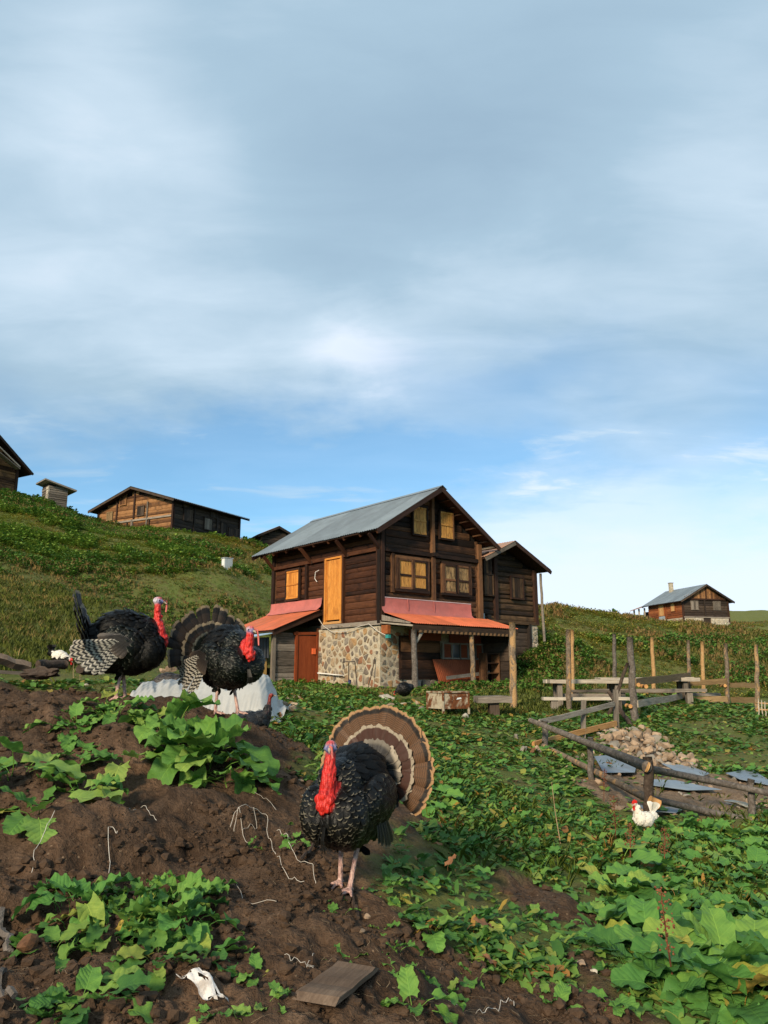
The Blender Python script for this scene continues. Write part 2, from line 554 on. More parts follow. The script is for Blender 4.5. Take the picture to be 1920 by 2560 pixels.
def rust_mat():
    m, T = new_mat('rust_box')
    p, rnd, tc = obj_coord(T)
    n1 = T.noise(p, 3.2, 7, 0.65, 0.5)
    n2 = T.noise(p, 22, 4, 0.6)
    rust = T.ramp(n2, [(0.3, (0.055, 0.018, 0.008)), (0.7, (0.19, 0.065, 0.02))])
    paint = T.ramp(n2, [(0.3, (0.30, 0.25, 0.18)), (0.7, (0.43, 0.37, 0.27))])
    z = T.n('ShaderNodeSeparateXYZ', {0: tc.outputs['Object']}).outputs
    k = T.m('ADD', n1, T.m('MULTIPLY', z[0], 0.28))
    col = T.mix(T.step(k, 0.40, 0.52), paint, rust)
    finish(T, col, 0.8, 0.25, T.m('ADD', n1, n2), 0.4, 0.01)


rust_mat()


def wall_stone():
    m, T = new_mat('wall_stone')
    p, rnd, tc = obj_coord(T)
    n1 = T.noise(p, 7, 6, 0.65, 0.3)
    n2 = T.noise(p, 32, 4, 0.6)
    base = T.ramp(rnd, [(0.0, (0.25, 0.185, 0.12)), (0.16, (0.21, 0.19, 0.16)), (0.3, (0.34, 0.27, 0.185)), (0.42, (0.26, 0.135, 0.08)),
                        (0.52, (0.25, 0.22, 0.18)), (0.66, (0.15, 0.13, 0.11)), (0.8, (0.36, 0.235, 0.12)), (0.88, (0.22, 0.105, 0.065)), (0.93, (0.30, 0.25, 0.19))], 'CONSTANT')
    k = T.m('ADD', T.m('MULTIPLY', n1, 0.8), T.m('MULTIPLY', n2, 0.4))
    c = T.mix(T.step(k, 0.35, 0.85), T.mix(1.0, base, (0.55, 0.5, 0.46), 'MULTIPLY'), T.mix(1.0, base, (1.25, 1.2, 1.15), 'MULTIPLY'))
    finish(T, c, 0.9, 0.2, k, 0.7, 0.02)
    m, T = new_mat('mortar')
    p, rnd, tc = obj_coord(T)
    n1 = T.noise(p, 5, 7, 0.7, 0.3)
    n2 = T.noise(p, 26, 4, 0.6)
    k = T.m('ADD', T.m('MULTIPLY', n1, 0.8), T.m('MULTIPLY', n2, 0.4))
    c = T.ramp(k, [(0.35, (0.19, 0.15, 0.105)), (0.6, (0.40, 0.345, 0.255)), (0.85, (0.52, 0.46, 0.35))])
    finish(T, c, 0.95, 0.15, k, 0.9, 0.04)


wall_stone()


def ground_mat():
    m, T = new_mat('ground')
    tc = T.n('ShaderNodeTexCoord')
    p = tc.outputs['Object']
    at_ = T.n('ShaderNodeAttribute', attribute_name='cover')
    soil, rocky, lawn = T.n('ShaderNodeSeparateColor', {0: at_.outputs['Color']}).outputs
    n0 = T.noise(p, 0.35, 5, 0.6)
    n1 = T.noise(p, 2.2, 7, 0.65, 0.3)
    n2 = T.noise(p, 11, 6, 0.65, 0.2)
    n3 = T.noise(p, 48, 5, 0.6)
    n4 = T.noise(p, 140, 3, 0.6)
    sk = T.m('ADD', T.m('ADD', T.m('MULTIPLY', n1, 0.45), T.m('MULTIPLY', n2, 0.4)), T.m('ADD', T.m('MULTIPLY', n3, 0.3), T.m('MULTIPLY', n4, 0.12)))
    sc_ = T.ramp(sk, [(0.40, (0.015, 0.009, 0.0055)), (0.58, (0.055, 0.0335, 0.0205)), (0.72, (0.100, 0.063, 0.040)), (0.88, (0.20, 0.135, 0.09))])
    dryp = T.step(T.noise(p, 1.1, 5, 0.6, 0.5), 0.46, 0.62)
    sc_ = T.mix(T.m('MULTIPLY', dryp, 0.55), sc_, T.mix(1.0, sc_, (1.75, 1.65, 1.55), 'MULTIPLY'))
    vor = T.n('ShaderNodeTexVoronoi', {'Vector': p, 'Scale': 24.0, 'Randomness': 1.0}, feature='F1')
    fleck = T.m('MULTIPLY', T.step(vor.outputs['Distance'], 0.20, 0.10), T.step(T.n('ShaderNodeSeparateColor', {0: vor.outputs['Color']}).outputs[0], 0.80, 0.86))
    sc_ = T.mix(fleck, sc_, (0.20, 0.135, 0.085))
    rk = T.ramp(sk, [(0.42, (0.075, 0.048, 0.030)), (0.62, (0.18, 0.125, 0.083)), (0.85, (0.34, 0.25, 0.17))])
    gk = T.m('ADD', T.m('MULTIPLY', n1, 0.55), T.m('ADD', T.m('MULTIPLY', n2, 0.3), T.m('MULTIPLY', n3, 0.3)))
    gr = T.ramp(gk, [(0.40, (0.040, 0.060, 0.013)), (0.58, (0.100, 0.128, 0.030)), (0.80, (0.18, 0.175, 0.055))])
    lw = T.ramp(gk, [(0.38, (0.065, 0.080, 0.018)), (0.58, (0.135, 0.145, 0.036)), (0.72, (0.185, 0.170, 0.052)), (0.85, (0.25, 0.19, 0.085))])
    gr = T.mix(T.step(n0, 0.42, 0.62), gr, T.mix(0.35, gr, (0.15, 0.11, 0.045)))
    gr = T.mix(T.m('MULTIPLY', T.step(n1, 0.50, 0.62), 0.45), gr, (0.085, 0.058, 0.034))
    col = T.mix(lawn, gr, lw)
    col = T.mix(rocky, col, rk)
    col = T.mix(soil, col, sc_)
    h = T.m('ADD', T.m('MULTIPLY', n2, 1.0), T.m('ADD', T.m('MULTIPLY', n3, 0.55), T.m('MULTIPLY', n4, 0.2)))
    finish(T, col, 0.95, 0.12, h, 1.0, 0.035)


ground_mat()


def leaf_mat(name, stops, rough=0.6, trans=0.25, spec=0.2, blotch=0.35, veins=False):
    m, T = new_mat(name)
    at_ = T.n('ShaderNodeAttribute', attribute_name='rnd')
    oi = T.n('ShaderNodeObjectInfo')
    tc = T.n('ShaderNodeTexCoord')
    r = T.m('FRACT', T.m('ADD', at_.outputs['Fac'], oi.outputs['Random']))
    off = T.n('ShaderNodeVectorMath', {0: (13.0, 29.0, 7.0), 'Scale': r}, operation='SCALE')
    p = T.n('ShaderNodeVectorMath', {0: tc.outputs['Object'], 1: off.outputs[0]}, operation='ADD').outputs[0]
    n1 = T.noise(p, 3.2 if veins else 9, 5, 0.65, 0.3)
    n2 = T.noise(p, 16 if veins else 60, 4, 0.6)
    col = T.ramp(r, stops)
    col = T.mix(T.m('MULTIPLY', T.step(n1, 0.40, 0.68), blotch), col, T.mix(1.0, col, (1.7, 1.4, 1.1), 'MULTIPLY'))
    col = T.mix(T.m('MULTIPLY', T.step(n2, 0.58, 0.75), 0.35), col, T.mix(0.5, col, (0.16, 0.12, 0.03)))
    h = T.m('ADD', n1, n2)
    if veins:
        uv = T.n('ShaderNodeSeparateXYZ', {0: T.n('ShaderNodeUVMap').outputs[0]}).outputs
        a = T.m('ABSOLUTE', T.m('SUBTRACT', uv[0], 0.5))
        mid = T.step(a, 0.022, 0.008)
        ph = T.m('ABSOLUTE', T.m('SINE', T.m('MULTIPLY', T.m('SUBTRACT', T.m('ADD', uv[1], T.m('MULTIPLY', n1, 0.06)), T.m('MULTIPLY', a, 0.75)), 17.0)))
        side = T.m('MULTIPLY', T.step(ph, 0.16, 0.04), 0.6)
        vn = T.m('MAXIMUM', mid, side)
        col = T.mix(T.m('MULTIPLY', vn, 0.45), col, T.mix(1.0, col, (1.9, 1.7, 1.5), 'MULTIPLY'))
        h = T.m('SUBTRACT', T.m('ADD', T.m('MULTIPLY', n2, 0.6), T.m('MULTIPLY', ph, 0.5)), T.m('MULTIPLY', mid, 0.6))
    finish(T, col, rough, spec, h, 0.32 if veins else 0.25, 0.015, 0.0, trans)


G = [(0.000, (0.044, 0.122, 0.028)), (0.250, (0.064, 0.177, 0.036)), (0.500, (0.086, 0.219, 0.044)), (0.750, (0.121, 0.263, 0.050)), (0.900, (0.172, 0.294, 0.055)), (0.970, (0.276, 0.300, 0.055)), (1.000, (0.345, 0.213, 0.045))]
leaf_mat('leaf_big', G, veins=True)
leaf_mat('leaf_mound', [(0.000, (0.065, 0.157, 0.031)), (0.400, (0.097, 0.223, 0.041)), (0.750, (0.134, 0.268, 0.051)), (0.930, (0.185, 0.283, 0.060)), (1.000, (0.277, 0.283, 0.060))], veins=True)
leaf_mat('leaf_cover', [(0.000, (0.039, 0.108, 0.022)), (0.300, (0.070, 0.170, 0.032)), (0.600, (0.104, 0.216, 0.040)), (0.840, (0.150, 0.246, 0.046)), (0.920, (0.234, 0.257, 0.050)), (0.960, (0.312, 0.176, 0.040)), (1.000, (0.208, 0.101, 0.035))])
leaf_mat('leaf_hill', [(0.000, (0.068, 0.118, 0.016)), (0.350, (0.121, 0.175, 0.023)), (0.650, (0.180, 0.215, 0.031)), (0.850, (0.249, 0.234, 0.039)), (0.950, (0.326, 0.227, 0.045)), (1.000, (0.275, 0.140, 0.040))])
leaf_mat('leaf_shrub', [(0.000, (0.048, 0.110, 0.018)), (0.400, (0.084, 0.177, 0.025)), (0.750, (0.129, 0.224, 0.032)), (1.000, (0.185, 0.255, 0.040))])
leaf_mat('grass_dry', [(0.000, (0.143, 0.132, 0.042)), (0.400, (0.209, 0.172, 0.061)), (0.750, (0.187, 0.109, 0.042)), (1.000, (0.275, 0.213, 0.088))], trans=0.15)
leaf_mat('grass_lawn', [(0.0, (0.075, 0.105, 0.020)), (0.5, (0.135, 0.155, 0.034)), (0.85, (0.19, 0.175, 0.048)), (1.0, (0.25, 0.19, 0.07))], trans=0.15)


# plumage: 'fu' runs along the feather (0 root, 1 tip), 'fv' across (-1..1)
def fcoords(T):
    a = T.n('ShaderNodeUVMap')
    s = T.n('ShaderNodeSeparateXYZ', {0: a.outputs[0]})
    return s.outputs[0], s.outputs[1]


def plume(name, base, edge, edge_w=0.12, edge_k=1.0, sheen=(0.10, 0.12, 0.06), rough=0.38, bars=None, spec=0.5, hairk=0.35, side=0.0):
    m, T = new_mat(name)
    u, v = fcoords(T)
    at_ = T.n('ShaderNodeAttribute', attribute_name='rnd').outputs['Fac']
    oi = T.n('ShaderNodeObjectInfo').outputs['Random']
    rr = T.m('FRACT', T.m('ADD', at_, oi))
    av = T.m('ABSOLUTE', T.m('SUBTRACT', T.m('MULTIPLY', v, 2.0), 1.0))
    tip = T.m('MAXIMUM', T.m('MULTIPLY', T.m('POWER', av, 2.0), 0.9), u)
    hair = T.n('ShaderNodeTexWave', {'Vector': T.n('ShaderNodeCombineXYZ', {0: T.m('ADD', v, T.m('MULTIPLY', u, 0.4)), 1: rr, 2: 0.0}).outputs[0], 'Scale': 18.0, 'Distortion': 1.5}).outputs[1]
    col = T.mix(T.m('MULTIPLY', T.step(u, 0.35, 0.8), 0.65), base, sheen)  # sheen painted as another tone over the feather's outer half
    if bars:
        n, bc, soft = bars
        ph = T.m('SINE', T.m('MULTIPLY', T.m('ADD', T.m('ADD', u, T.m('MULTIPLY', av, 0.05)), T.m('MULTIPLY', rr, 0.6)), n * 6.2832))
        col = T.mix(T.step(ph, -soft, soft), col, bc)
    k = T.m('MULTIPLY', T.step(tip, 1.0 - edge_w * 1.35, 1.0 - edge_w * 0.45), edge_k)
    k = T.m('MULTIPLY', k, T.step(rr, 0.1, 0.9, 0.35, 1.0))
    if side: k = T.m('MAXIMUM', k, T.m('MULTIPLY', T.step(av, 0.74, 0.95), side))
    col = T.mix(k, col, edge)
    col = T.mix(T.m('MULTIPLY', hair, hairk), col, T.mix(1.0, col, (0.45, 0.45, 0.45), 'MULTIPLY'))
    finish(T, col, rough, spec, hair, 0.25, 0.004)


plume('plume_black', (0.0025, 0.0024, 0.0024), (0.022, 0.020, 0.016), 0.14, 0.5, (0.004, 0.004, 0.0036), 0.42, spec=0.13)
plume('plume_bronze', (0.0028, 0.0027, 0.0025), (0.22, 0.195, 0.14), 0.105, 0.8, (0.0055, 0.0054, 0.004), 0.36, spec=0.2)  # pale bronze edges also paint the sheen along each feather
plume('plume_white_edge', (0.004, 0.004, 0.004), (0.36, 0.33, 0.28), 0.11, 0.7, (0.006, 0.006, 0.006), 0.42, spec=0.18)
plume('plume_green', (0.003, 0.0034, 0.003), (0.16, 0.16, 0.13), 0.11, 0.65, (0.006, 0.0095, 0.0072), 0.36, spec=0.18)
plume('plume_brownish', (0.016, 0.012, 0.010), (0.10, 0.07, 0.045), 0.12, 0.5, (0.05, 0.035, 0.026), 0.5)
plume('plume_hen', (0.012, 0.011, 0.011), (0.11, 0.085, 0.06), 0.12, 0.6, (0.030, 0.028, 0.028), 0.5)
plume('plume_whitebird', (0.66, 0.62, 0.54), (0.78, 0.75, 0.68), 0.2, 0.6, (0.72, 0.68, 0.60), 0.7, spec=0.2, hairk=.10)
plume('plume_wing_bar', (0.008, 0.007, 0.007), (0.25, 0.22, 0.18), 0.03, 0.5, (0.010, 0.009, 0.009), 0.5, (9.0, (0.36, 0.33, 0.275), 0.35))
plume('plume_flight_dark', (0.0055, 0.005, 0.0045), (0.13, 0.105, 0.075), 0.06, 0.8, (0.014, 0.0125, 0.010), 0.38, spec=0.3, side=0.7)
plume('plume_lower', (0.008, 0.007, 0.007), (0.40, 0.335, 0.25), 0.20, 0.9, (0.02, 0.016, 0.013), 0.5)


def tail_mat(name, brown, band, tipc, inner, bar_c, tip0=0.90, band0=0.80):
    m, T = new_mat(name)
    u, v = fcoords(T)
    oi = T.n('ShaderNodeObjectInfo').outputs['Random']
    av = T.m('ABSOLUTE', T.m('SUBTRACT', T.m('MULTIPLY', v, 2.0), 1.0))
    wv = T.m('MULTIPLY', T.m('SUBTRACT', T.noise(T.n('ShaderNodeCombineXYZ', {0: T.m('MULTIPLY', u, 6.0), 1: T.m('MULTIPLY', v, 3.0), 2: T.m('MULTIPLY', oi, 30.0)}), 3.0, 4, 0.6), 0.5), 1.0)
    uu = T.m('ADD', u, T.m('MULTIPLY', wv, 0.035))
    ph = T.m('SINE', T.m('MULTIPLY', T.m('ADD', uu, T.m('MULTIPLY', av, 0.025)), 30 * 6.2832))
    col = T.mix(T.m('MULTIPLY', T.step(ph, -0.2, 0.7), 0.75), brown, bar_c)
    col = T.mix(T.step(uu, 0.30, 0.12), col, inner)
    col = T.mix(T.step(uu, band0 - 0.015, band0 + 0.015), col, band)
    col = T.mix(T.step(uu, tip0 - 0.012, tip0 + 0.02), col, tipc)
    col = T.mix(T.m('MULTIPLY', T.step(av, 0.06, 0.02), 0.5), col, (0.05, 0.03, 0.02))
    hair = T.n('ShaderNodeTexWave', {'Vector': T.n('ShaderNodeCombineXYZ', {0: T.m('ADD', T.m('MULTIPLY', av, 0.6), u), 1: 0.0, 2: oi}).outputs[0], 'Scale': 40.0, 'Distortion': 1.0}).outputs[1]
    col = T.mix(T.m('MULTIPLY', hair, 0.25), col, T.mix(1.0, col, (0.5, 0.5, 0.5), 'MULTIPLY'))
    finish(T, col, 0.55, 0.3, hair, 0.3, 0.003, 0.0, 0.12)


tail_mat('tail_front', (0.135, 0.066, 0.030), (0.012, 0.009, 0.007), (0.38, 0.215, 0.10), (0.03, 0.02, 0.015), (0.045, 0.022, 0.011), 0.95, 0.875)
tail_mat('tail_covert', (0.05, 0.020, 0.012), (0.055, 0.02, 0.012), (0.34, 0.28, 0.205), (0.012, 0.010, 0.009), (0.04, 0.016, 0.010), 0.915, 0.6)
tail_mat('tail_dark', (0.034, 0.022, 0.015), (0.010, 0.008, 0.007), (0.23, 0.17, 0.105), (0.012, 0.010, 0.009), (0.018, 0.012, 0.009), 0.94, 0.82)
tail_mat('tail_dark_covert', (0.028, 0.018, 0.012), (0.008, 0.007, 0.006), (0.23, 0.175, 0.11), (0.010, 0.009, 0.008), (0.016, 0.011, 0.008), 0.90, 0.75)


def bird_skin():
    """one material for a bird's body mesh: colour comes with the anatomy (feathered, bare, shank) in the attribute 'anat'"""
    m, T = new_mat('bird_body')
    tc = T.n('ShaderNodeTexCoord')
    p = tc.outputs['Object']
    a = T.n('ShaderNodeAttribute', attribute_name='anat').outputs['Color']
    n1 = T.noise(p, 45, 4, 0.6)
    n2 = T.noise(p, 220, 3, 0.6)
    v = T.n('ShaderNodeTexVoronoi', {'Vector': T.n('ShaderNodeMapping', {'Vector': p, 'Scale': (1, 1, .32)}), 'Scale': 80.0}, feature='F1').outputs['Distance']
    col = T.mix(T.m('MULTIPLY', T.step(n1, 0.38, 0.66), 0.55), a, T.mix(1.0, a, (0.45, 0.30, 0.34), 'MULTIPLY'))
    col = T.mix(T.m('MULTIPLY', T.step(v, 0.42, 0.75), 0.4), col, T.mix(1.0, col, (0.38, 0.25, 0.28), 'MULTIPLY'))  # shade in the skin's crevices painted into its colour
    h = T.m('ADD', T.m('MULTIPLY', v, -1.3), T.m('ADD', n1, T.m('MULTIPLY', n2, 0.4)))
    finish(T, col, 0.42, 0.4, h, 0.55, 0.012)


bird_skin()
simple('eye_black', (0.01, 0.008, 0.007), 0.15, 0.6, 0.05, 6, 0.0)
simple('beak_horn', (0.32, 0.25, 0.19), 0.5, 0.4, 0.2, 40, 0.1)
simple('comb_red', (0.62, 0.018, 0.012), 0.45, 0.4, 0.15, 60, 0.3)
simple('comb_pink', (0.55, 0.13, 0.11), 0.5, 0.4, 0.2, 60, 0.3)
simple('bristle', (0.35, 0.33, 0.32), 0.6, 0.3, 0.2, 40, 0.1)

# ------------------------------------------------------------------ terrain
# height points measured off the photograph: (u, v, distance)
_pts = [
    (960, 2560, 3.0), (0, 2560, 2.7), (1920, 2560, 3.9), (450, 2560, 2.85), (0, 2200, 3.9), (400, 2200, 4.15), (885, 2222, 4.25),
    (0, 1900, 5.2), (400, 1900, 5.4), (650, 1900, 5.8), (250, 1735, 6.6), (0, 1705, 6.3), (420, 1745, 6.7), (590, 1790, 6.75), (760, 1850, 7.6),
    (0, 1650, 11.5), (0, 1500, 22), (0, 1235, 46), (250, 1322, 48), (430, 1325, 50), (610, 1352, 52), (300, 1500, 22.5), (560, 1500, 25),
    (120, 1262, 48), (300, 1400, 34), (567, 1424, 34), (100, 1380, 33),
    (500, 1745, 10.5), (710, 1755, 11.0), (952, 1724, 24), (740, 1691, 26.5), (640, 1650, 27), (640, 1560, 31),
    (900, 1765, 17), (1000, 1850, 11), (1000, 2000, 7.0), (850, 1850, 8.6), (1100, 2150, 5.6), (1200, 2400, 4.1), (1600, 2100, 8.8),
    (1700, 2350, 5.2), (1900, 2200, 7.0), (1600, 1985, 11.3), (1900, 2000, 11.2), (1650, 1885, 14), (1560, 1800, 17.5), (1420, 1780, 18.7),
    (1900, 1775, 20), (1400, 1705, 24), (1600, 1622, 32), (1400, 1512, 44), (1270, 1560, 40), (1600, 1547, 52), (1750, 1566, 69), (1640, 1552, 75), (1830, 1566, 72),
    (1900, 1600, 45), (1900, 1700, 30), (1700, 1700, 28), (1299, 1722, 25.3), (1340, 1645, 28), (1352, 1590, 29.5), (1250, 1745, 21), (1150, 1725, 23),
]
_ctrl = [tuple(at(*p)) for p in _pts]
_h0 = at(952, 1724, 24)


def _hl(x, y, dz):
    c, s = math.cos(R(39.7)), math.sin(R(39.7))
    return (_h0.x + c * x - s * y, _h0.y + s * x + c * y, _h0.z + dz)


_ctrl += [_hl(*p) for p in ((-1.0, 1.5, -.03), (-1.0, 3.3, .0), (-2.2, 3.3, .0), (-3.6, 3.4, .05), (-1.5, 5.5, .25), (-3.0, 6.5, .8), (0, 8, 1.2), (2.2, 4, .3), (4.4, 4, .9), (5.2, -.6, .0), (6.2, -.3, .55), (7.2, .0, 1.15), (8.2, .2, 1.6),
                            (9.5, .0, 1.7), (6, 4, 2.2), (8, 5, 2.8), (2.2, -1.6, -.04), (4.5, -1.6, -.02), (4.5, -4, -.25), (2.2, -4, -.15), (0, -3.5, -.10))]
_ctrl += [(0, 0, 0.0), (-3, 0, 0.35), (3, 0, -0.35), (0, -6, 0.1), (-8, -4, 1.4), (8, -4, -1.1), (-5.5, 3.2, 1.25), (6, 3, -0.6), (-2.6, 8.6, 0.75), (-4.5, 9.2, 1.15),
          (-1.4, 8.6, 0.8), (-15, 8, 3.6), (-18, 20, 6.0), (16, 8, -1.4), (18, 20, -0.6), (-30, 40, 13.0), (-30, 0, 8.0), (30, 0, -4.0), (30, 35, 1.5),
          (-6, 30, 3.6), (-3, 36, 4.6), (3, 34, 3.6), (8, 38, 3.6), (-25, 62, 13.0), (-10, 64, 9.4), (-2, 60, 7.6), (8, 56, 4.2), (0, 80, 6), (-30, 90, 8), (20, 60, 4.4), (24, 52, 4.4),
          (30, 95, 7.4), (60, 100, 9.5), (50, 60, 4.2), (45, 150, 13.3), (85, 150, 13.2), (20, 150, 5.0), (-40, 150, 4),
          (0, 300, -6), (-150, 250, -6), (150, 300, 4), (-200, 0, 6), (200, 0, -4), (0, -200, 0), (60, 30, 0.5), (0, -40, 0), (-40, -30, 4), (40, -30, -4),
          (0, 900, -30), (-700, 500, -30), (700, 500, -20), (-900, -300, -10), (900, -300, -10), (0, -900, -10)]
_C = np.array(_ctrl)


def _tps_fit(C, lam=0.02):
    n = len(C)
    d = np.hypot(C[:, None, 0] - C[None, :, 0], C[:, None, 1] - C[None, :, 1])
    K = np.where(d > 1e-9, d * d * np.log(d + 1e-12), 0.0) if False else d          # biharmonic in 3-D sense: robust, no overshoot
    A = np.zeros((n + 3, n + 3))
    A[:n, :n] = K - lam * np.eye(n)
    A[:n, n] = 1
    A[:n, n + 1:] = C[:, :2]
    A[n, :n] = 1
    A[n + 1:, :n] = C[:, :2].T
    b = np.zeros(n + 3)
    b[:n] = C[:, 2]
    return np.linalg.solve(A, b)


_W = _tps_fit(_C)


def base_h(x, y):
    x, y = np.atleast_1d(np.asarray(x, float)), np.atleast_1d(np.asarray(y, float))
    out = np.zeros(x.shape)
    n = len(_C)
    soft = 0.6
    if x.size < 3000:
        q = soft * soft * np.clip(_C[:, 1] / 20.0, 0.02, 4.0)
        d = np.sqrt((x.ravel()[:, None] - _C[None, :, 0]) ** 2 + (y.ravel()[:, None] - _C[None, :, 1]) ** 2 + q[None])
        return (d @ _W[:n]).reshape(x.shape) + _W[n] + _W[n + 1] * x + _W[n + 2] * y
    for i in range(n):
        d2 = (x - _C[i, 0]) ** 2 + (y - _C[i, 1]) ** 2
        out += _W[i] * (np.sqrt(d2 + soft * soft * np.clip(_C[i, 1] / 20.0, 0.02, 4.0)))
    return out + _W[n] + _W[n + 1] * x + _W[n + 2] * y


def ground_at(u, v, lo=1.5, hi=140.0):
    """first place where the sight line of a photo pixel meets the ground"""
    d = ray(u, v)
    ts = np.geomspace(lo, hi, 900)
    h = base_h(d.x * ts, ts)
    z = EYE + d.z * ts
    below = np.where(z < h)[0]
    if len(below) == 0:
        t = hi
    else:
        t = ts[below[0]]
    return Vector((d.x * t, t, EYE + d.z * t))


def poly_world(pix):
    return np.array([tuple(ground_at(*p))[:2] for p in pix])


def inside(poly, x, y):
    """signed distance to a polygon, positive inside"""
    x, y = np.asarray(x, float), np.asarray(y, float)
    ins = np.zeros(x.shape, bool)
    dm = np.full(x.shape, 1e9)
    n = len(poly)
    for i in range(n):
        ax, ay = poly[i]
        bx, by = poly[(i + 1) % n]
        c = ((ay > y) != (by > y))
        with np.errstate(divide='ignore', invalid='ignore'):
            xi = (bx - ax) * (y - ay) / (by - ay + 1e-12) + ax
        ins ^= c & (x < xi)
        ex, ey = bx - ax, by - ay
        t = np.clip(((x - ax) * ex + (y - ay) * ey) / (ex * ex + ey * ey + 1e-12), 0, 1)
        dm = np.minimum(dm, np.hypot(x - ax - t * ex, y - ay - t * ey))
    return np.where(ins, dm, -dm)


def sstep(x, a, b):
    t = np.clip((x - a) / (b - a), 0, 1)
    return t * t * (3 - 2 * t)


# bare earth: the dug-over heap and the foot-worn strip running down to the right
SOIL = np.vstack([[(-6.0, 1.0)], [(-6.0, 7.2)], poly_world([(0, 1712), (150, 1722), (330, 1738), (470, 1752), (600, 1795), (680, 1830), (760, 1905), (800, 1960), (960, 1985), (1090, 2040), (1090, 2100),
                  (960, 2130), (965, 2180), (1010, 2260), (1120, 2390), (1300, 2440), (1370, 2420), (1400, 2350), (1260, 2240), (1250, 2190), (1340, 2205), (1500, 2330), (1560, 2440), (1640, 2560)]), [(1.4, 1.0)]])
ROCKY = poly_world([(1440, 1900), (1520, 1840), (1600, 1820), (1720, 1900), (1800, 1935), (1990, 1960), (1990, 2030), (1830, 2040), (1600, 2030), (1480, 1990), (1400, 1960)])
LAWN = np.vstack([poly_world([(0, 1668), (170, 1675), (330, 1650), (330, 1560), (230, 1500), (120, 1470), (0, 1440)]), [(-14, 18), (-9, 9.5)]])
LAWN2 = poly_world([(1130, 1790), (1290, 1800), (1420, 1790), (1520, 1770), (1480, 1735), (1330, 1725), (1120, 1745)])
LAWN3 = poly_world([(1700, 1630), (1960, 1690), (1960, 1560), (1850, 1575), (1780, 1600)])


def cover(x, y):
    n = (fbm(x, y, 0.9, 4, 3) - 0.5)
    n2 = (fbm(x, y, 3.3, 3, 5) - 0.5)
    soil = sstep(inside(SOIL, x, y) + n * 0.6 + n2 * 0.35, -0.10, 0.16)
    rocky = sstep(inside(ROCKY, x, y) + n * 1.0 + n2 * 0.6, -0.1, 0.3)
    lawn = np.maximum(sstep(inside(LAWN, x, y) + n * 2.2, -0.5, 0.8), np.maximum(sstep(inside(LAWN2, x, y) + n * 1.2, -0.3, 0.5), 0.8 * sstep(inside(LAWN3, x, y) + n * 6, -2, 2)))
    far = sstep(y, 78, 100)
    lawn = np.maximum(lawn, far)
    return soil, rocky, lawn


_lumps = []
for (u, v, Yd, rad, hgt) in [(300, 1850, 5.5, 0.22, 0.10), (60, 2010, 4.7, 0.30, 0.14), (260, 2130, 4.35, 0.30, 0.16), (110, 2150, 4.2, 0.25, 0.10), (360, 2215, 4.05, 0.11, -0.22), (480, 2230, 4.1, 0.10, -0.14),
                            (150, 1960, 4.9, 0.10, -0.12), (330, 2000, 4.8, 0.13, -0.16), (430, 2010, 4.8, 0.22, 0.10), (600, 2030, 4.9, 0.25, 0.08), (640, 1850, 6.4, 0.30, 0.10),
                            (340, 1800, 6.1, 0.16, 0.09), (520, 1870, 5.7, 0.18, -0.06), (90, 1770, 6.0, 0.25, 0.06), (30, 2330, 3.5, 0.12, -0.08), (700, 2350, 3.7, 0.3, 0.03), (440, 2480, 3.2, 0.15, 0.04)]:
    p = at(u, v, Yd)
    _lumps.append((p.x, p.y, rad, hgt))


def height(x, y, detail=True):
    x, y = np.atleast_1d(np.asarray(x, float)), np.atleast_1d(np.asarray(y, float))
    h = base_h(x, y)
    soil, rocky, lawn = cover(x, y)
    for (lx, ly, lr, lh) in _lumps:
        h = h + lh * np.exp(-((x - lx) ** 2 + (y - ly) ** 2) / (lr * lr))
    far = sstep(y, 14, 40)
    h = h + (fbm(x, y, 0.35, 3, 21) - 0.5) * (0.10 + 0.5 * far) * (1 - soil)
    h = h + (fbm(x, y, 1.6, 3, 27) - 0.5) * 0.10 * (1 - lawn * 0.8)
    if detail:
        r = 1 - np.abs(2 * fbm(x, y, 3.2, 4, 31) - 1)
        c1 = fbm(x, y, 7.5, 3, 41)
        c2 = fbm(x, y, 19.0, 3, 51)
        h = h + soil * ((r - 0.75) * 0.07 + (c1 - 0.5) * 0.085 + (c2 - 0.5) * 0.045)
        h = h + rocky * ((c1 - 0.5) * 0.12 + (c2 - 0.5) * 0.05)
    return h


def H(x, y):
    return float(height([x], [y])[0])


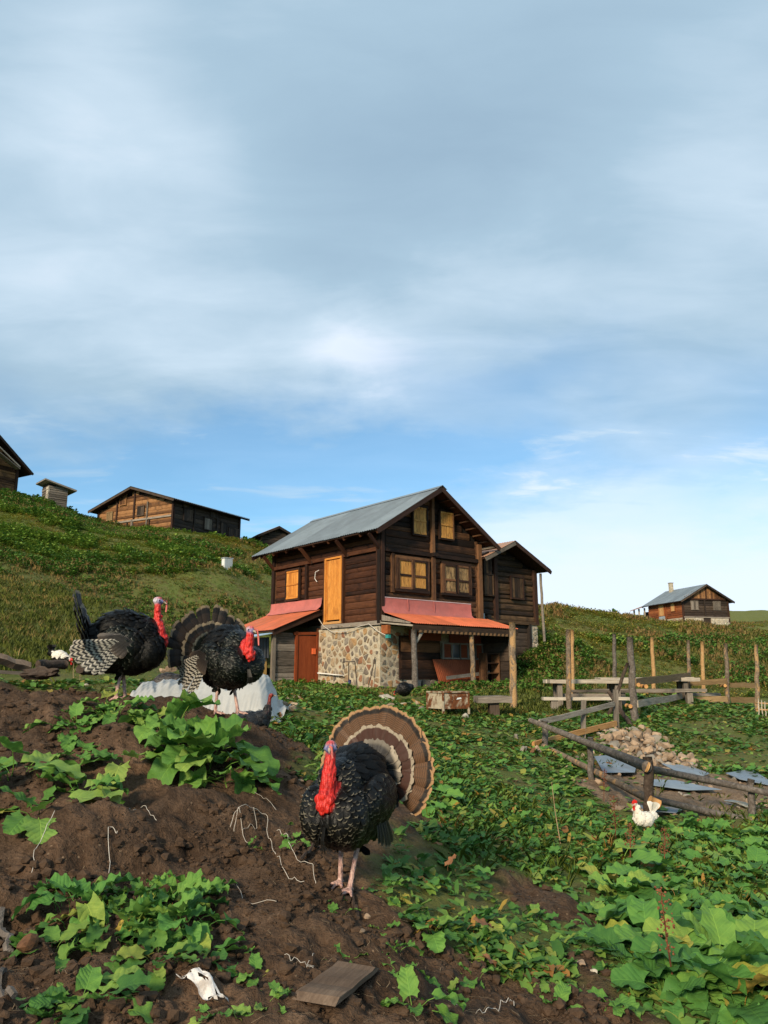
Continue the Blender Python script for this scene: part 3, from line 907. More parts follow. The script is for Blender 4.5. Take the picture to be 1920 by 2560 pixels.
def build_ground():
    th = np.concatenate([np.linspace(-180, -44, 28, endpoint=False), np.linspace(-44, -33, 14, endpoint=False), np.linspace(-33, 33, 340, endpoint=False), np.linspace(33, 44, 14, endpoint=False), np.linspace(44, 180, 28, endpoint=False)])
    th = np.radians(th)
    r = [1.2]
    while r[-1] < 1300:
        k = 0.0065 if r[-1] < 13 else (0.012 if r[-1] < 110 else 0.08)
        r.append(r[-1] * (1 + k))
    r = np.array(r)
    nr, nt = len(r), len(th)
    RR, TH = np.meshgrid(r, th, indexing='ij')
    X, Y = (RR * np.sin(TH)).ravel(), (RR * np.cos(TH)).ravel()
    Z = height(X, Y)
    V = np.stack([X, Y, Z], 1)
    V = np.vstack([V, [(0, 0, H(0, 0))]])
    i, j = np.meshgrid(np.arange(nr - 1), np.arange(nt), indexing='ij')
    a, b = (i * nt + j).ravel(), (i * nt + (j + 1) % nt).ravel()
    Q = np.stack([a, b, b + nt, a + nt], 1)[:, ::-1]
    me = bpy.data.meshes.new('ground')
    nq = len(Q)
    tri = np.array([[(k + 1) % nt, k, len(V) - 1] for k in range(nt)])[:, ::-1]
    me.vertices.add(len(V))
    me.vertices.foreach_set('co', V.astype(np.float32).ravel())
    me.loops.add(nq * 4 + nt * 3)
    me.loops.foreach_set('vertex_index', np.concatenate([Q.ravel(), tri[:, ::-1].ravel()]).astype(np.int32))
    me.polygons.add(nq + nt)
    me.polygons.foreach_set('loop_start', np.concatenate([np.arange(nq) * 4, nq * 4 + np.arange(nt) * 3]).astype(np.int32))
    me.polygons.foreach_set('use_smooth', np.ones(nq + nt, bool))
    me.update(calc_edges=True)
    so, ro, la = cover(V[:, 0], V[:, 1])
    ca = me.color_attributes.new('cover', 'FLOAT_COLOR', 'POINT')
    ca.data.foreach_set('color', np.stack([so, ro, la, np.ones(len(V))], 1).astype(np.float32).ravel())
    me.materials.append(MATS['ground'])
    o = link_mesh('ground', me)
    tag(o, kind='structure')
    o['label'] = 'bare brown earth and green hillside pasture'
    return o


build_ground()

# ------------------------------------------------------------------ pieces shared by the buildings
def voronoi_cells(w, h, n, seed, jitter=0.60):
    r = random.Random(seed)
    nx = max(1, int(round(math.sqrt(n * w / h))))
    ny = max(1, int(round(n / nx)))
    P = []
    for j in range(-1, ny + 1):
        for i in range(-1, nx + 1):
            P.append(((i + .5 + r.uniform(-jitter, jitter) + (0.35 if j % 2 else 0)) * w / nx, (j + .5 + r.uniform(-jitter, jitter)) * h / ny))
    cells = []
    for a, p in enumerate(P):
        if not (0 <= p[0] <= w and 0 <= p[1] <= h):
            continue
        poly = [(0, 0), (w, 0), (w, h), (0, h)]
        for b, q in enumerate(P):
            if a == b or abs(p[0] - q[0]) > 3 * w / nx or abs(p[1] - q[1]) > 3 * h / ny:
                continue
            mx, my = (p[0] + q[0]) / 2, (p[1] + q[1]) / 2
            nx_, ny_ = q[0] - p[0], q[1] - p[1]
            out = []
            for k in range(len(poly)):
                A, B = poly[k], poly[(k + 1) % len(poly)]
                da = (A[0] - mx) * nx_ + (A[1] - my) * ny_
                db = (B[0] - mx) * nx_ + (B[1] - my) * ny_
                if da <= 0: out.append(A)
                if da * db < 0:
                    t = da / (da - db)
                    out.append((A[0] + (B[0] - A[0]) * t, A[1] + (B[1] - A[1]) * t))
            poly = out
            if len(poly) < 3: break
        if len(poly) >= 3:
            cells.append(poly)
    return cells


def stone_face(parent, origin, ex, ez, out, w, h, n, seed, shrink=(0.50, 0.95), mat='wall_stone', name='stone', proud=0.035):
    """stones bedded in a wall face, each its own piece"""
    r = random.Random(seed)
    ex, ez, out, origin = Vector(ex), Vector(ez), Vector(out), Vector(origin)
    for poly in voronoi_cells(w, h, n, seed):
        cx = sum(p[0] for p in poly) / len(poly)
        cz = sum(p[1] for p in poly) / len(poly)
        k = r.uniform(*shrink)
        if r.random() < 0.12: k *= 0.7
        pts = []
        m = len(poly)
        for i in range(m):          # chamfered outline
            A, B = poly[i], poly[(i + 1) % m]
            for t in (0.13, 0.87):
                pts.append((cx + (A[0] + (B[0] - A[0]) * t - cx) * k * r.uniform(.93, 1.04), cz + (A[1] + (B[1] - A[1]) * t - cz) * k * r.uniform(.93, 1.04)))
        d = proud * r.uniform(0.5, 1.5)
        vs, fs = [], []
        q = len(pts)
        c0 = origin + ex * cx + ez * cz
        for (sc_, dep) in ((1.0, -0.02), (1.0, d * 0.45), (0.80, d)):
            for p in pts:
                vs.append(ex * ((p[0] - cx) * sc_) + ez * ((p[1] - cz) * sc_) + out * (dep + r.uniform(-.004, .004)))
        vs.append(out * d * r.uniform(1.0, 1.25))
        for L in range(2):
            for i in range(q):
                j = (i + 1) % q
                fs.append((L * q + i, L * q + j, (L + 1) * q + j, (L + 1) * q + i))
        for i in range(q):
            fs.append((2 * q + i, 2 * q + (i + 1) % q, 3 * q))
        if ex.cross(ez).dot(out) < 0:
            fs = [f[::-1] for f in fs]
        o = mesh_obj(name, vs, fs, mat, parent)
        o.location = c0


def corr_sheet(name, mat, parent, p00, p10, p01, p11, period=0.11, amp=0.014, rows=3, sag=0.0, seg=4):
    """corrugated sheet: waves run from the edge p00-p10 (top) to p01-p11 (bottom)"""
    p00, p10, p01, p11 = map(Vector, (p00, p10, p01, p11))
    w = (p10 - p00).length
    n = max(4, int(w / period * seg))
    nrm = (p10 - p00).cross(p01 - p00).normalized()
    if nrm.z < 0: nrm = -nrm
    vs, fs = [], []
    for j in range(rows + 1):
        t = j / rows
        for i in range(n + 1):
            s = i / n
            p = p00.lerp(p10, s).lerp(p01.lerp(p11, s), t)
            p = p + nrm * (amp * math.sin(2 * math.pi * s * w / period) - sag * math.sin(math.pi * t))
            vs.append(p)
    for j in range(rows):
        for i in range(n):
            a = j * (n + 1) + i
            fs.append((a, a + 1, a + n + 2, a + n + 1))
    return mesh_obj(name, vs, fs, mat, parent, True)


def shutter(parent, name, mat, o, ex, out, w, h, boards=4, frame='wood_beam', battens=2, fw=0.07, leaf=2, batten_mat=None):
    """closed board shutters in a timber frame; o = lower left corner on the wall face"""
    o, ex, out = Vector(o), Vector(ex), Vector(out)
    ez = Vector((0, 0, 1))
    back = MB()
    c = o + ex * w / 2 + ez * h / 2 + out * 0.02
    m = Matrix((ex, out, ez)).transposed()
    back.box((0, 0, 0), (w, 0.04, h), m)
    win = back.build(name, 'interior_dark', parent)
    win.location = c
    z = Vector((0, 0, 0))
    # children are placed relative to the window
    for (a, b) in (((-w / 2, -h / 2 - fw / 2), (w / 2, -h / 2 - fw / 2)), ((-w / 2, h / 2 + fw / 2), (w / 2, h / 2 + fw / 2))):
        bar('frame', frame, win, ex * (a[0] - fw) + ez * a[1] + out * 0.03, ex * (b[0] + fw) + ez * b[1] + out * 0.03, 0.09, fw)
    for sx in (-1, 1):
        bar('frame', frame, win, ex * (sx * (w / 2 + fw / 2)) + ez * (-h / 2) + out * 0.03, ex * (sx * (w / 2 + fw / 2)) + ez * (h / 2) + out * 0.03, fw, 0.085, up=out)
    n = boards * leaf
    bw = w / n
    for i in range(n):
        x = -w / 2 + (i + .5) * bw
        bar('board', mat, win, ex * x + ez * (-h / 2 + 0.008 + rng.uniform(0, .01)) + out * 0.035, ex * x + ez * (h / 2 - 0.008) + out * 0.035, bw - 0.008, 0.03, up=out, wob=0.002)
    for k in range(battens):
        zz = -h / 2 + h * (k + 0.5) / battens if battens > 1 else 0
        if battens == 2: zz = (-0.36 + 0.72 * k) * h
        if battens == 3: zz = (-0.46 + 0.46 * k) * h
        for q in range(leaf):
            x0, x1 = -w / 2 + q * w / leaf + 0.015, -w / 2 + (q + 1) * w / leaf - 0.015
            bar('batten', batten_mat or mat, win, ex * x0 + ez * zz + out * 0.062, ex * x1 + ez * zz + out * 0.062, 0.022, 0.055)
    if leaf == 2 and boards == 4:        # each leaf has its own dark frame and middle rail
        for q in range(2):
            x0, x1 = -w / 2 + q * w / 2 + 0.012, -w / 2 + (q + 1) * w / 2 - 0.012
            for xx in (x0 + .03, x1 - .03):
                bar('leaf_stile', frame, win, ex * xx + ez * (-h / 2 + .01) + out * 0.066, ex * xx + ez * (h / 2 - .01) + out * 0.066, 0.06, 0.03, up=out)
            for zz in (-h / 2 + .035, -.04, h / 2 - .035):
                bar('leaf_rail', frame, win, ex * (x0 + .06) + ez * zz + out * 0.064, ex * (x1 - .06) + ez * zz + out * 0.064, 0.03, 0.065)
    return win


def plank_wall(parent, mat, o, ex, out, x0, x1, z0, z1, course=0.19, gable=None, cut=(), bulge=0.25, thick=0.06, name='plank', jit=0.35, seed=0, gap=0.014):
    """courses of horizontal planks; gable(z) -> (x0, x1) limits; cut = openings (xa, xb, za, zb)"""
    o, ex, out = Vector(o), Vector(ex), Vector(out)
    ez = Vector((0, 0, 1))
    z = z0
    while z < z1 - 0.04:
        hh = min(course * rng.uniform(1 - jit, 1 + jit), z1 - z)
        if z1 - z - hh < 0.06: hh = z1 - z
        zm = z + hh / 2
        a, b = x0, x1
        if gable:
            ga, gb = gable(z + hh)
            a, b = max(a, ga), min(b, gb)
        spans = [(a, b)]
        for (xa, xb, za, zb) in cut:
            if za < zm < zb:
                nx = []
                for (p, q) in spans:
                    if xb <= p or xa >= q: nx.append((p, q)); continue
                    if xa - p > 0.05: nx.append((p, xa))
                    if q - xb > 0.05: nx.append((xb, q))
                spans = nx
        for (p, q) in spans:
            if q - p < 0.06: continue
            d = rng.uniform(-0.016, 0.020)
            A, B = o + ex * p + ez * zm + out * (d), o + ex * q + ez * zm + out * (d)
            # bar's local +y must look outwards: x direction chosen for that
            if ez.cross((B - A).normalized()).dot(out) < 0: A, B = B, A
            bar(name, mat, parent, A, B, thick, hh - gap, wob=0.004, segs=3, bulge=bulge)
        z += hh


X, Y_, Z_ = Vector((1, 0, 0)), Vector((0, 1, 0)), Vector((0, 0, 1))

# ------------------------------------------------------------------ the farmhouse (x along its gable, y along its long side, origin at the near corner)
HC = at(952, 1724, 24)
HOUSE = empty('farmhouse', HC, R(39.7), 'large dark timber farmhouse on a stone ground floor with blue-grey metal roof', 'house')
W_, L_ = 4.5, 6.37
RZ, SL = 6.63, 0.63           # ridge height, roof slope


def build_house():
    h = HOUSE
    # --- stone ground floor
    m = MB().box((W_ / 2, 1.72, 0.72), (W_, 3.36, 2.45))
    sw = m.build('stone_wall', 'mortar', h)
    stone_face(sw, (0, 3.36, 0.0), -Y_, Z_, -X, 3.30, 1.9, 125, 5, proud=.02)
    stone_face(sw, (0.0, 0.04, 0.0), X, Z_, -Y_, 1.35, 1.9, 50, 6, proud=.02)
    stone_face(sw, (1.4, 0.04, 0.0), X, Z_, -Y_, 3.0, 1.0, 40, 8)
    # loose stones on the ledge under the timber
    for i in range(14):
        s = stone_mesh('ledge_stone', (rng.uniform(.06, .12), .06, rng.uniform(.03, .05)), 50 + i, 'wall_stone', 1)
        o = link_mesh('ledge_stone', s, h)
        o.location = (-0.03, 0.1 + i * 0.2 + rng.uniform(-.04, .04), 1.99)
    # --- timber walls
    fw = MB().box((0.16, L_ / 2, 3.62), (0.10, L_ - 0.02, 3.0)).build('front_wall', 'interior_dark', h)
    o0 = Vector((0.09, 0, 0))
    ey = Y_
    zb = 2.10
    plank_wall(fw, 'wood_front', o0, ey, -X, 0.06, 2.0, zb, 4.28, 0.20)
    plank_wall(fw, 'wood_front', o0, ey, -X, 2.0, 2.95, 4.30, 4.40, 0.1)
    plank_wall(fw, 'wood_front', o0, ey, -X, 2.0, 2.95, zb - .12, 2.20, 0.18)
    plank_wall(fw, 'wood_front', o0, ey, -X, 2.98, 4.14, zb, 4.28, 0.20)
    plank_wall(fw, 'wood_front', o0, ey, -X, 4.14, L_ - .06, zb, 4.28, 0.20)
    plank_wall(fw, 'wood_front', o0, ey, -X, 0.06, L_ - .06, 4.42, 5.10, 0.24)
    # lower back part of the front wall (behind the lean-to)
    MB().box((0.17, 4.87, 1.05), (0.16, 2.98, 2.10)).build('cellar_wall', 'wood_grey', h)
    bar('sill_beam', 'wood_grey', h, (0.01, -0.05, 2.02), (0.01, 3.1, 2.02), 0.17, 0.13, wob=.006)
    bar('wall_beam', 'wood_front', h, (0.02, -0.06, 4.35), (0.02, L_ + .05, 4.35), 0.14, 0.12, wob=.004)
    bar('plate_beam', 'wood_beam', h, (0.05, -0.3, 5.06), (0.05, L_ + .3, 5.06), 0.16, 0.14)
    for (y, w) in ((0.0, .17), (1.97, .10), (3.0, .10), (4.14, .13), (L_, .16)):
        bar('post', 'wood_front' if 1 < y < 5 else 'wood_beam', h, (0.02, y, 2.06), (0.02, y, 5.0 if y in (0.0, L_) else 4.30), w, 0.13, up=-X, wob=.004)
    # corner boards beside the near corner
    bar('corner_board', 'wood_front', h, (-0.04, 0.13, 2.05), (-0.04, 0.13, 4.9), 0.11, 0.03, up=-X)
    # --- upper door (varnished boards)
    d = MB().box((0.05, 2.485, 3.25), (0.05, 0.90, 2.06)).build('door', 'interior_dark', h)
    for i in range(6):
        y = 2.485 - .45 + .075 + i * .15
        bar('board', 'wood_door', d, (-0.005, y, 2.24), (-0.005, y, 4.26), 0.146, 0.05, up=-X, wob=.001)
    for (y, w) in ((2.035, .07), (2.935, .07)):
        bar('door_frame', 'wood_door', h, (-0.02, y, 2.17), (-0.02, y, 4.30), w, 0.09, up=-X)
    bar('door_frame', 'wood_door', h, (-0.02, 2.0, 4.32), (-0.02, 2.97, 4.32), 0.09, 0.06)
    bar('door_sill', 'wood_fresh', h, (-0.03, 1.98, 2.14), (-0.03, 2.99, 2.14), 0.10, 0.08)
    # --- small window with one orange shutter
    shutter(h, 'window', 'wood_door', (0.03, 5.40, 3.12), -Y_, -X, 0.80, 1.04, boards=5, leaf=1, battens=3, frame='wood_beam', fw=0.06)
    # --- gable wall
    gw = MB()
    pts = [(0.1, 2.0), (W_ - .1, 2.0), (W_ - .1, RZ - .15 - SL * (W_ / 2 - .1)), (W_ / 2, RZ - .17), (0.1, RZ - .15 - SL * (W_ / 2 - .1))]
    vs = [(x, 0.13, z) for x, z in pts] + [(x, 0.22, z) for x, z in pts]
    gw.add(vs, [(0, 1, 2, 3, 4), (9, 8, 7, 6, 5)] + [(i, i + 5, (i + 1) % 5 + 5, (i + 1) % 5) for i in range(5)])
    gwo = gw.build('gable_wall', 'interior_dark', h)

    def gab(z):
        k = (RZ - .16 - z) / SL
        return (W_ / 2 - k, W_ / 2 + k)
    og = Vector((0, 0.10, 0))
    for (xa, xb) in ((0.07, W_ / 2), (W_ / 2, W_ - .05)):
        plank_wall(gwo, 'wood_gable', og, X, -Y_, xa, xb, 2.1, 4.27, 0.185)
        plank_wall(gwo, 'wood_gable', og, X, -Y_, xa, xb, 4.42, RZ - .25, 0.19, gable=gab)
    bar('wall_beam', 'wood_gable', h, (-0.08, 0.03, 4.35), (W_ + .08, 0.03, 4.35), 0.14, 0.13, wob=.004)
    for (x, z0, z1, w) in ((0.0, 2.0, 4.95, .17), (W_ / 2, 2.1, 4.28, .15), (W_ / 2, 4.42, RZ - .3, .12), (W_, 2.0, 4.95, .17)):
        bar('post', 'wood_gable', h, (x, 0.02, z0), (x, 0.02, z1), w, 0.14, up=-Y_, wob=.004)
    bar('beam_end', 'wood_gable', h, (W_ / 2, -0.16, 4.36), (W_ / 2, 0.1, 4.36), 0.2, 0.12)
    shutter(h, 'window', 'wood_shutter', (0.68, 0.045, 3.13), X, -Y_, 1.28, 0.98, boards=4, leaf=2, battens=0, frame='wood_gable', fw=.09, batten_mat='wood_gable')
    shutter(h, 'window', 'wood_shutter_worn', (2.70, 0.045, 3.13), X, -Y_, 1.26, 0.98, boards=4, leaf=2, battens=0, frame='wood_gable', fw=.08, batten_mat='wood_gable')
    shutter(h, 'attic_window', 'wood_shutter', (1.37, 0.045, 4.98), X, -Y_, 0.58, 0.93, boards=2, leaf=2, battens=3, frame='wood_gable', fw=.05)
    shutter(h, 'attic_window', 'wood_shutter', (2.60, 0.045, 4.98), X, -Y_, 0.58, 0.93, boards=2, leaf=2, battens=3, frame='wood_gable', fw=.05)
    # dark stain lines: slim vertical strips between windows
    bar('window_post', 'wood_gable', h, (0.5, 0.035, 3.0), (0.5, 0.035, 4.25), 0.10, 0.10, up=-Y_)
    # back and far walls (closed volume)
    MB().box((W_ / 2, L_ - .05, 2.6), (W_ - .1, 0.1, 5.0)).build('rear_wall', 'wood_gable', h)
    MB().box((W_ - .08, L_ / 2, 2.55), (0.1, L_ - .1, 5.0)).build('far_wall', 'wood_gable', h)
    # --- roof: corrugated sheets, ridge, boards, rafters
    e, fo, bo = 0.545, 0.5, 0.70
    n = 8
    roof = MB()
    A = Vector((W_ / 2, -fo + .04, RZ - .05)); B = Vector((W_ / 2, L_ + bo - .04, RZ - .05))
    for s in (-1, 1):
        run = W_ / 2 + e - .05
        a2, b2 = A + Vector((s * run, 0, -run * SL)), B + Vector((s * run, 0, -run * SL))
        dn = Vector((0, 0, -.03))
        roof.add([A, B, b2, a2, A + dn, B + dn, b2 + dn, a2 + dn], [(0, 1, 2, 3), (7, 6, 5, 4), (0, 3, 7, 4), (1, 5, 6, 2), (3, 2, 6, 7), (0, 4, 5, 1)])
    ro = roof.build('roof', 'wood_beam', h)
    tot = L_ + bo + fo
    for s in (-1, 1):
        for i in range(n):
            y0, y1 = -fo + tot * i / n, -fo + tot * (i + 1) / n + 0.06 * (i < n - 1)
            up = 0.004 * (i % 2)
            run = W_ / 2 + e + rng.uniform(-.015, .025)
            corr_sheet('metal_sheet', 'roof_metal', ro, (W_ / 2, y0, RZ + up), (W_ / 2, y1, RZ + up), (W_ / 2 + s * run, y0, RZ - run * SL + up), (W_ / 2 + s * run, y1, RZ - run * SL + up), 0.115, 0.016, 3)
    rc = MB()
    for s in (-1, 1):
        a, b = Vector((W_ / 2, -fo - .03, RZ + .035)), Vector((W_ / 2, L_ + bo + .03, RZ + .035))
        o_ = Vector((s * .20, 0, -.20 * SL + .0))
        rc.add([a, b, b + o_, a + o_], [(0, 1, 2, 3)])
    rc.build('ridge_cap', 'roof_metal', ro)
    for yy in (-fo, L_ + bo):
        for s in (-1, 1):
            run = W_ / 2 + e
            bar('barge_board', 'wood_beam', ro, (W_ / 2, yy, RZ - .10), (W_ / 2 + s * run, yy, RZ - .10 - run * SL), 0.04, 0.15, wob=.002)
    # battens under the front overhang (seen on the right slope) and rafter ends under the eaves
    for k in range(9):
        t = 0.12 + k * 0.32
        for s in (1, -1):
            x = W_ / 2 + s * t
            bar('roof_batten', 'wood_gable', ro, (x, -fo + .03, RZ - .11 - t * SL), (x, 0.1, RZ - .11 - t * SL), 0.07, 0.05)
    for k in range(9):
        y = -0.35 + k * 0.87
        for s in (-1,):
            bar('rafter', 'wood_front', ro, (W_ / 2 + s * 2.05, y, RZ - .155 - 2.05 * SL), (W_ / 2 + s * 2.70, y, RZ - .155 - 2.70 * SL), 0.07, 0.09)
    for y in (0.02, 1.75, 3.85, L_ - .05):
        bar('bracket', 'wood_front', h, (0.0, y, 4.30), (-0.48, y, 4.78), 0.09, 0.10)
        if 1 < y < 5:
            bar('bracket', 'wood_beam', h, (0.0, y + .28, 4.52), (-0.02, y - .12, 4.30), 0.08, 0.09)
    bar('bracket', 'wood_gable', h, (W_, 0.0, 4.45), (W_ + .45, -.02, 4.72), 0.08, 0.08)
    bar('purlin', 'wood_grey', h, (W_ + .40, -.45, 4.86), (W_ + .40, .3, 4.86), 0.12, 0.08)
    # --- red flashing and porch roof along the gable
    fl = MB()
    xs = [-.03 + i * (3.98 / 12) for i in range(13)]
    vs, fs = [], []
    for j, (yy, zz) in enumerate(((-0.055, 2.82), (-0.065, 2.60), (-0.10, 2.42), (-0.22, 2.31))):
        for x in xs:
            vs.append((x, yy + rng.uniform(-.008, .004), zz + (rng.uniform(-.02, .012) if j == 0 else 0)))
    for j in range(3):
        for i in range(12):
            a = j * 13 + i
            fs.append((a, a + 13, a + 14, a + 1))
    fl.add(vs, fs)
    fl.build('wall_flashing', 'flash_red', h, True)
    bar('flashing_rim', 'flash_edge', h, (-.03, -.064, 2.815), (3.95, -.064, 2.815), 0.012, 0.022)
    bar('flashing_seam', 'flash_red', h, (2.2, -.075, 2.80), (2.2, -.11, 2.44), 0.03, 0.012)
    bar('flashing_seam', 'flash_red', h, (1.05, -.075, 2.80), (1.05, -.11, 2.44), 0.03, 0.012)
    po = MB().box((2.3, -0.82, 2.02), (4.55, 1.4, 0.02), Euler((R(15.5), 0, 0)).to_matrix()).build('porch_roof', 'wood_grey', h)
    for i in range(5):
        x0, x1 = 0.0 + i * .925, 0.0 + (i + 1) * .925 + .05 * (i < 4)
        corr_sheet('metal_sheet', 'roof_red', po, (x0, -0.17, 2.325 + .004 * (i % 2)), (x1, -0.17, 2.325 + .004 * (i % 2)), (x0, -1.55, 1.93 + .004 * (i % 2)), (x1, -1.55, 1.93 + .004 * (i % 2)), 0.09, 0.012, 3)
    bar('porch_fascia', 'wood_barn', h, (-0.02, -1.50, 1.80), (4.65, -1.50, 1.80), 0.05, 0.17, wob=.006, segs=6)
    corr_sheet('porch_valance', 'wood_barn', h, (0.15, -1.535, 1.74), (4.5, -1.535, 1.74), (0.15, -1.535, 1.665), (4.5, -1.535, 1.665), 0.19, 0.03, 1, seg=6)
    bar('porch_rafter', 'wood_pale', h, (-.02, -.05, 2.02), (-.02, -1.52, 1.86), 0.06, 0.05)
    corr_sheet('porch_side_sheet', 'wood_grey', h, (-.04, -.08, 2.26), (-.04, -1.45, 1.96), (-.04, -.08, 2.08), (-.04, -1.45, 1.92), 0.12, 0.02, 1)
    for k in range(5):
        bar('porch_rafter', 'wood_beam', h, (0.5 + k * .95, 0.0, 2.22), (0.5 + k * .95, -1.50, 1.83), 0.07, 0.09)
    pole('porch_post', 'bark_grey', h, [(0.10, -1.46, -.12), (0.06, -1.46, 1.75)], (.095, .085), wob=.012)
    pole('porch_post', 'bark_mixed', h, [(2.56, -1.44, -.12), (2.50, -1.44, 1.75)], (.085, .07), wob=.012)
    bar('porch_post', 'wood_grey', h, (4.42, -1.44, -.2), (4.40, -1.42, 1.75), .13, .13, up=-Y_)
    bar('brace', 'wood_pale', h, (0.12, -1.45, 1.35), (0.42, -1.45, 1.72), .07, .07)
    bar('porch_floor', 'concrete', h, (0.0, -0.78, -.06), (4.6, -0.78, -.06), 1.62, 0.14)
    # inside the porch: plank wall on the stone, orange board, right end wall
    pw = MB().box((1.62, 0.0, 0.98), (1.75, 0.05, 1.35)).build('porch_wall', 'wood_beam', h)
    plank_wall(pw, 'wood_gable', (0, -.04, 0), X, -Y_, 0.78, 2.45, 0.34, 1.62, 0.24)
    bar('porch_board', 'wood_reddoor', h, (1.1, -0.07, 1.68), (2.5, -0.07, 1.68), 0.03, 0.3)
    bar('porch_board', 'wood_reddoor', h, (2.9, -0.06, 1.35), (4.4, -0.06, 1.35), 0.03, 1.0)
    er = MB().box((4.48, -0.72, 0.9), (0.05, 1.35, 1.9)).build('porch_end_wall', 'wood_hut_dark', h)
    for k in range(6):
        bar('plank', 'wood_hut_dark', er, (4.44, -1.38, 0.1 + k * .31), (4.44, -.06, 0.1 + k * .31), .04, .29)
    # roof corner clutter: orange box, teal insulator, cable
    MB().box((-.03, -.28, 1.80), (.12, .30, .26)).build('meter_box', 'wood_hut_red', h)
    MB().box((-.06, -.42, 1.58), (.10, .14, .10)).build('lamp_holder', 'teal_plastic', h)
    # --- lean-to on the long side
    lr = MB()
    P = [Vector((0.0, 3.15, 2.62)), Vector((0.0, 6.45, 2.62)), Vector((-1.92, 6.45, 1.86)), Vector((-1.92, 3.15, 1.86))]
    dn = Vector((0, 0, -.05))
    lr.add(P + [p + dn for p in P], [(0, 1, 2, 3), (7, 6, 5, 4), (0, 3, 7, 4), (1, 5, 6, 2), (3, 2, 6, 7), (0, 4, 5, 1)])
    lro = lr.build('lean_to_roof', 'wood_beam', h)
    for i in range(4):
        y0, y1 = 3.10 + i * .85, 3.10 + (i + 1) * .85 + .05 * (i < 3)
        z = 0.03 + .004 * (i % 2)
        corr_sheet('metal_sheet', 'roof_red', lro, (-.14, y0, 2.58 + z), (-.14, y1, 2.58 + z), (-1.98, y0, 1.84 + z), (-1.98, y1, 1.84 + z), 0.09, 0.011, 3)
    vs, fs = [], []
    for j, (xx, zz) in enumerate(((-0.05, 3.02), (-0.06, 2.85), (-0.10, 2.73), (-0.26, 2.60))):
        for i in range(9):
            vs.append((xx, 3.12 + i * .412, zz + rng.uniform(-.01, .01)))
    for j in range(3):
        for i in range(8):
            a = j * 9 + i
            fs.append((a, a + 1, a + 10, a + 9))
    mesh_obj('wall_flashing', vs, fs, 'flash_red', h, True)
    bar('roof_beam', 'wood_beam', h, (0.05, 3.22, 2.52), (-1.9, 3.22, 1.76), 0.12, 0.12)
    # its front wall: planks, posts and the red door
    fwl = MB().box((-0.93, 3.47, 0.86), (1.70, 0.06, 1.9)).build('lean_to_wall', 'wood_grey', h)
    plank_wall(fwl, 'wood_grey', (0, 3.42, 0), X, -Y_, -1.70, -.88, 0.10, 1.80, 0.20, bulge=.15)
    bar('post', 'wood_grey', h, (-1.76, 3.38, -.1), (-1.76, 3.38, 1.85), .13, .1, up=-Y_)
    d2 = MB().box((-.47, 3.40, 0.89), (0.76, 0.05, 1.68)).build('red_door', 'interior_dark', h)
    for i in range(4):
        x = -.47 - .285 + i * .19
        bar('board', 'wood_reddoor', d2, (x, 3.365, 0.05), (x, 3.365, 1.73), .188, .04, up=-Y_)
    d2['label'] = 'plain rust red plank door of the lean-to'
    for x in (-.89, -.05):
        bar('door_frame', 'wood_reddoor', h, (x, 3.36, 0.0), (x, 3.36, 1.86), .08, .09, up=-Y_)
    bar('door_frame', 'wood_reddoor', h, (-1.0, 3.36, 1.79), (.05, 3.36, 1.83), .09, .09)
    bar('door_step', 'concrete', h, (-1.0, 3.2, 0.0), (0.0, 3.2, 0.0), .2, .07)
    bar('post', 'wood_front', h, (.02, 3.40, 0.0), (.02, 3.40, 2.0), .12, .12, up=-Y_)
    MB().box((-.2, 3.33, 1.22), (.14, .05, .19)).build('door_bag', 'orange_plastic', h)
    # low annex at the far left: yellow boards, dark sheet, light blue flap
    for i in range(7):
        bar('annex_board', 'wood_shed_yellow', h, (-1.92 - i * .14, 3.62, 0.0), (-1.92 - i * .14, 3.62, .98), .136, .03, up=-Y_)
    corr_sheet('annex_sheet', 'tarp_dark', h, (-1.82, 3.56, 1.66), (-3.0, 3.50, 1.55), (-1.82, 3.52, .98), (-3.0, 3.5, .92), 0.12, 0.018, 2)
    mesh_obj('annex_roof', [(-1.60, 3.25, 1.84), (-1.70, 5.2, 1.80), (-3.1, 5.2, 1.55), (-3.1, 3.2, 1.55), (-1.60, 3.25, 1.815), (-1.70, 5.2, 1.775), (-3.1, 5.2, 1.525), (-3.1, 3.2, 1.525)],
             [(0, 1, 2, 3), (7, 6, 5, 4), (0, 3, 7, 4), (1, 5, 6, 2), (3, 2, 6, 7), (0, 4, 5, 1)], 'tarp_lightblue', h)
    MB().box((-2.4, 4.3, .8), (1.2, 1.3, 1.4)).build('annex_core', 'interior_dark', h)
    # cable that hangs from the lean-to along the ledge and the porch corner
    cab = MB()
    cp = [(-.1, 3.2, 2.30), (-.12, 2.9, 2.05), (-.12, 2.4, 1.83), (-.12, 1.6, 1.82), (-.12, .9, 1.95), (-.12, .45, 2.0), (-.12, .0, 1.75), (-.1, -.35, 1.62)]
    cab.tube(cp, .012, 5)
    cab.build('cable', 'string_white', h)
    hook = MB()
    hook.tube([(-.03, 3.35, 4.0), (-.06, 3.52, 3.95), (-.06, 3.55, 3.72), (-.04, 3.44, 3.6)], .011, 5)
    hook.build('wall_hook', 'pipe_white', h)


build_house()


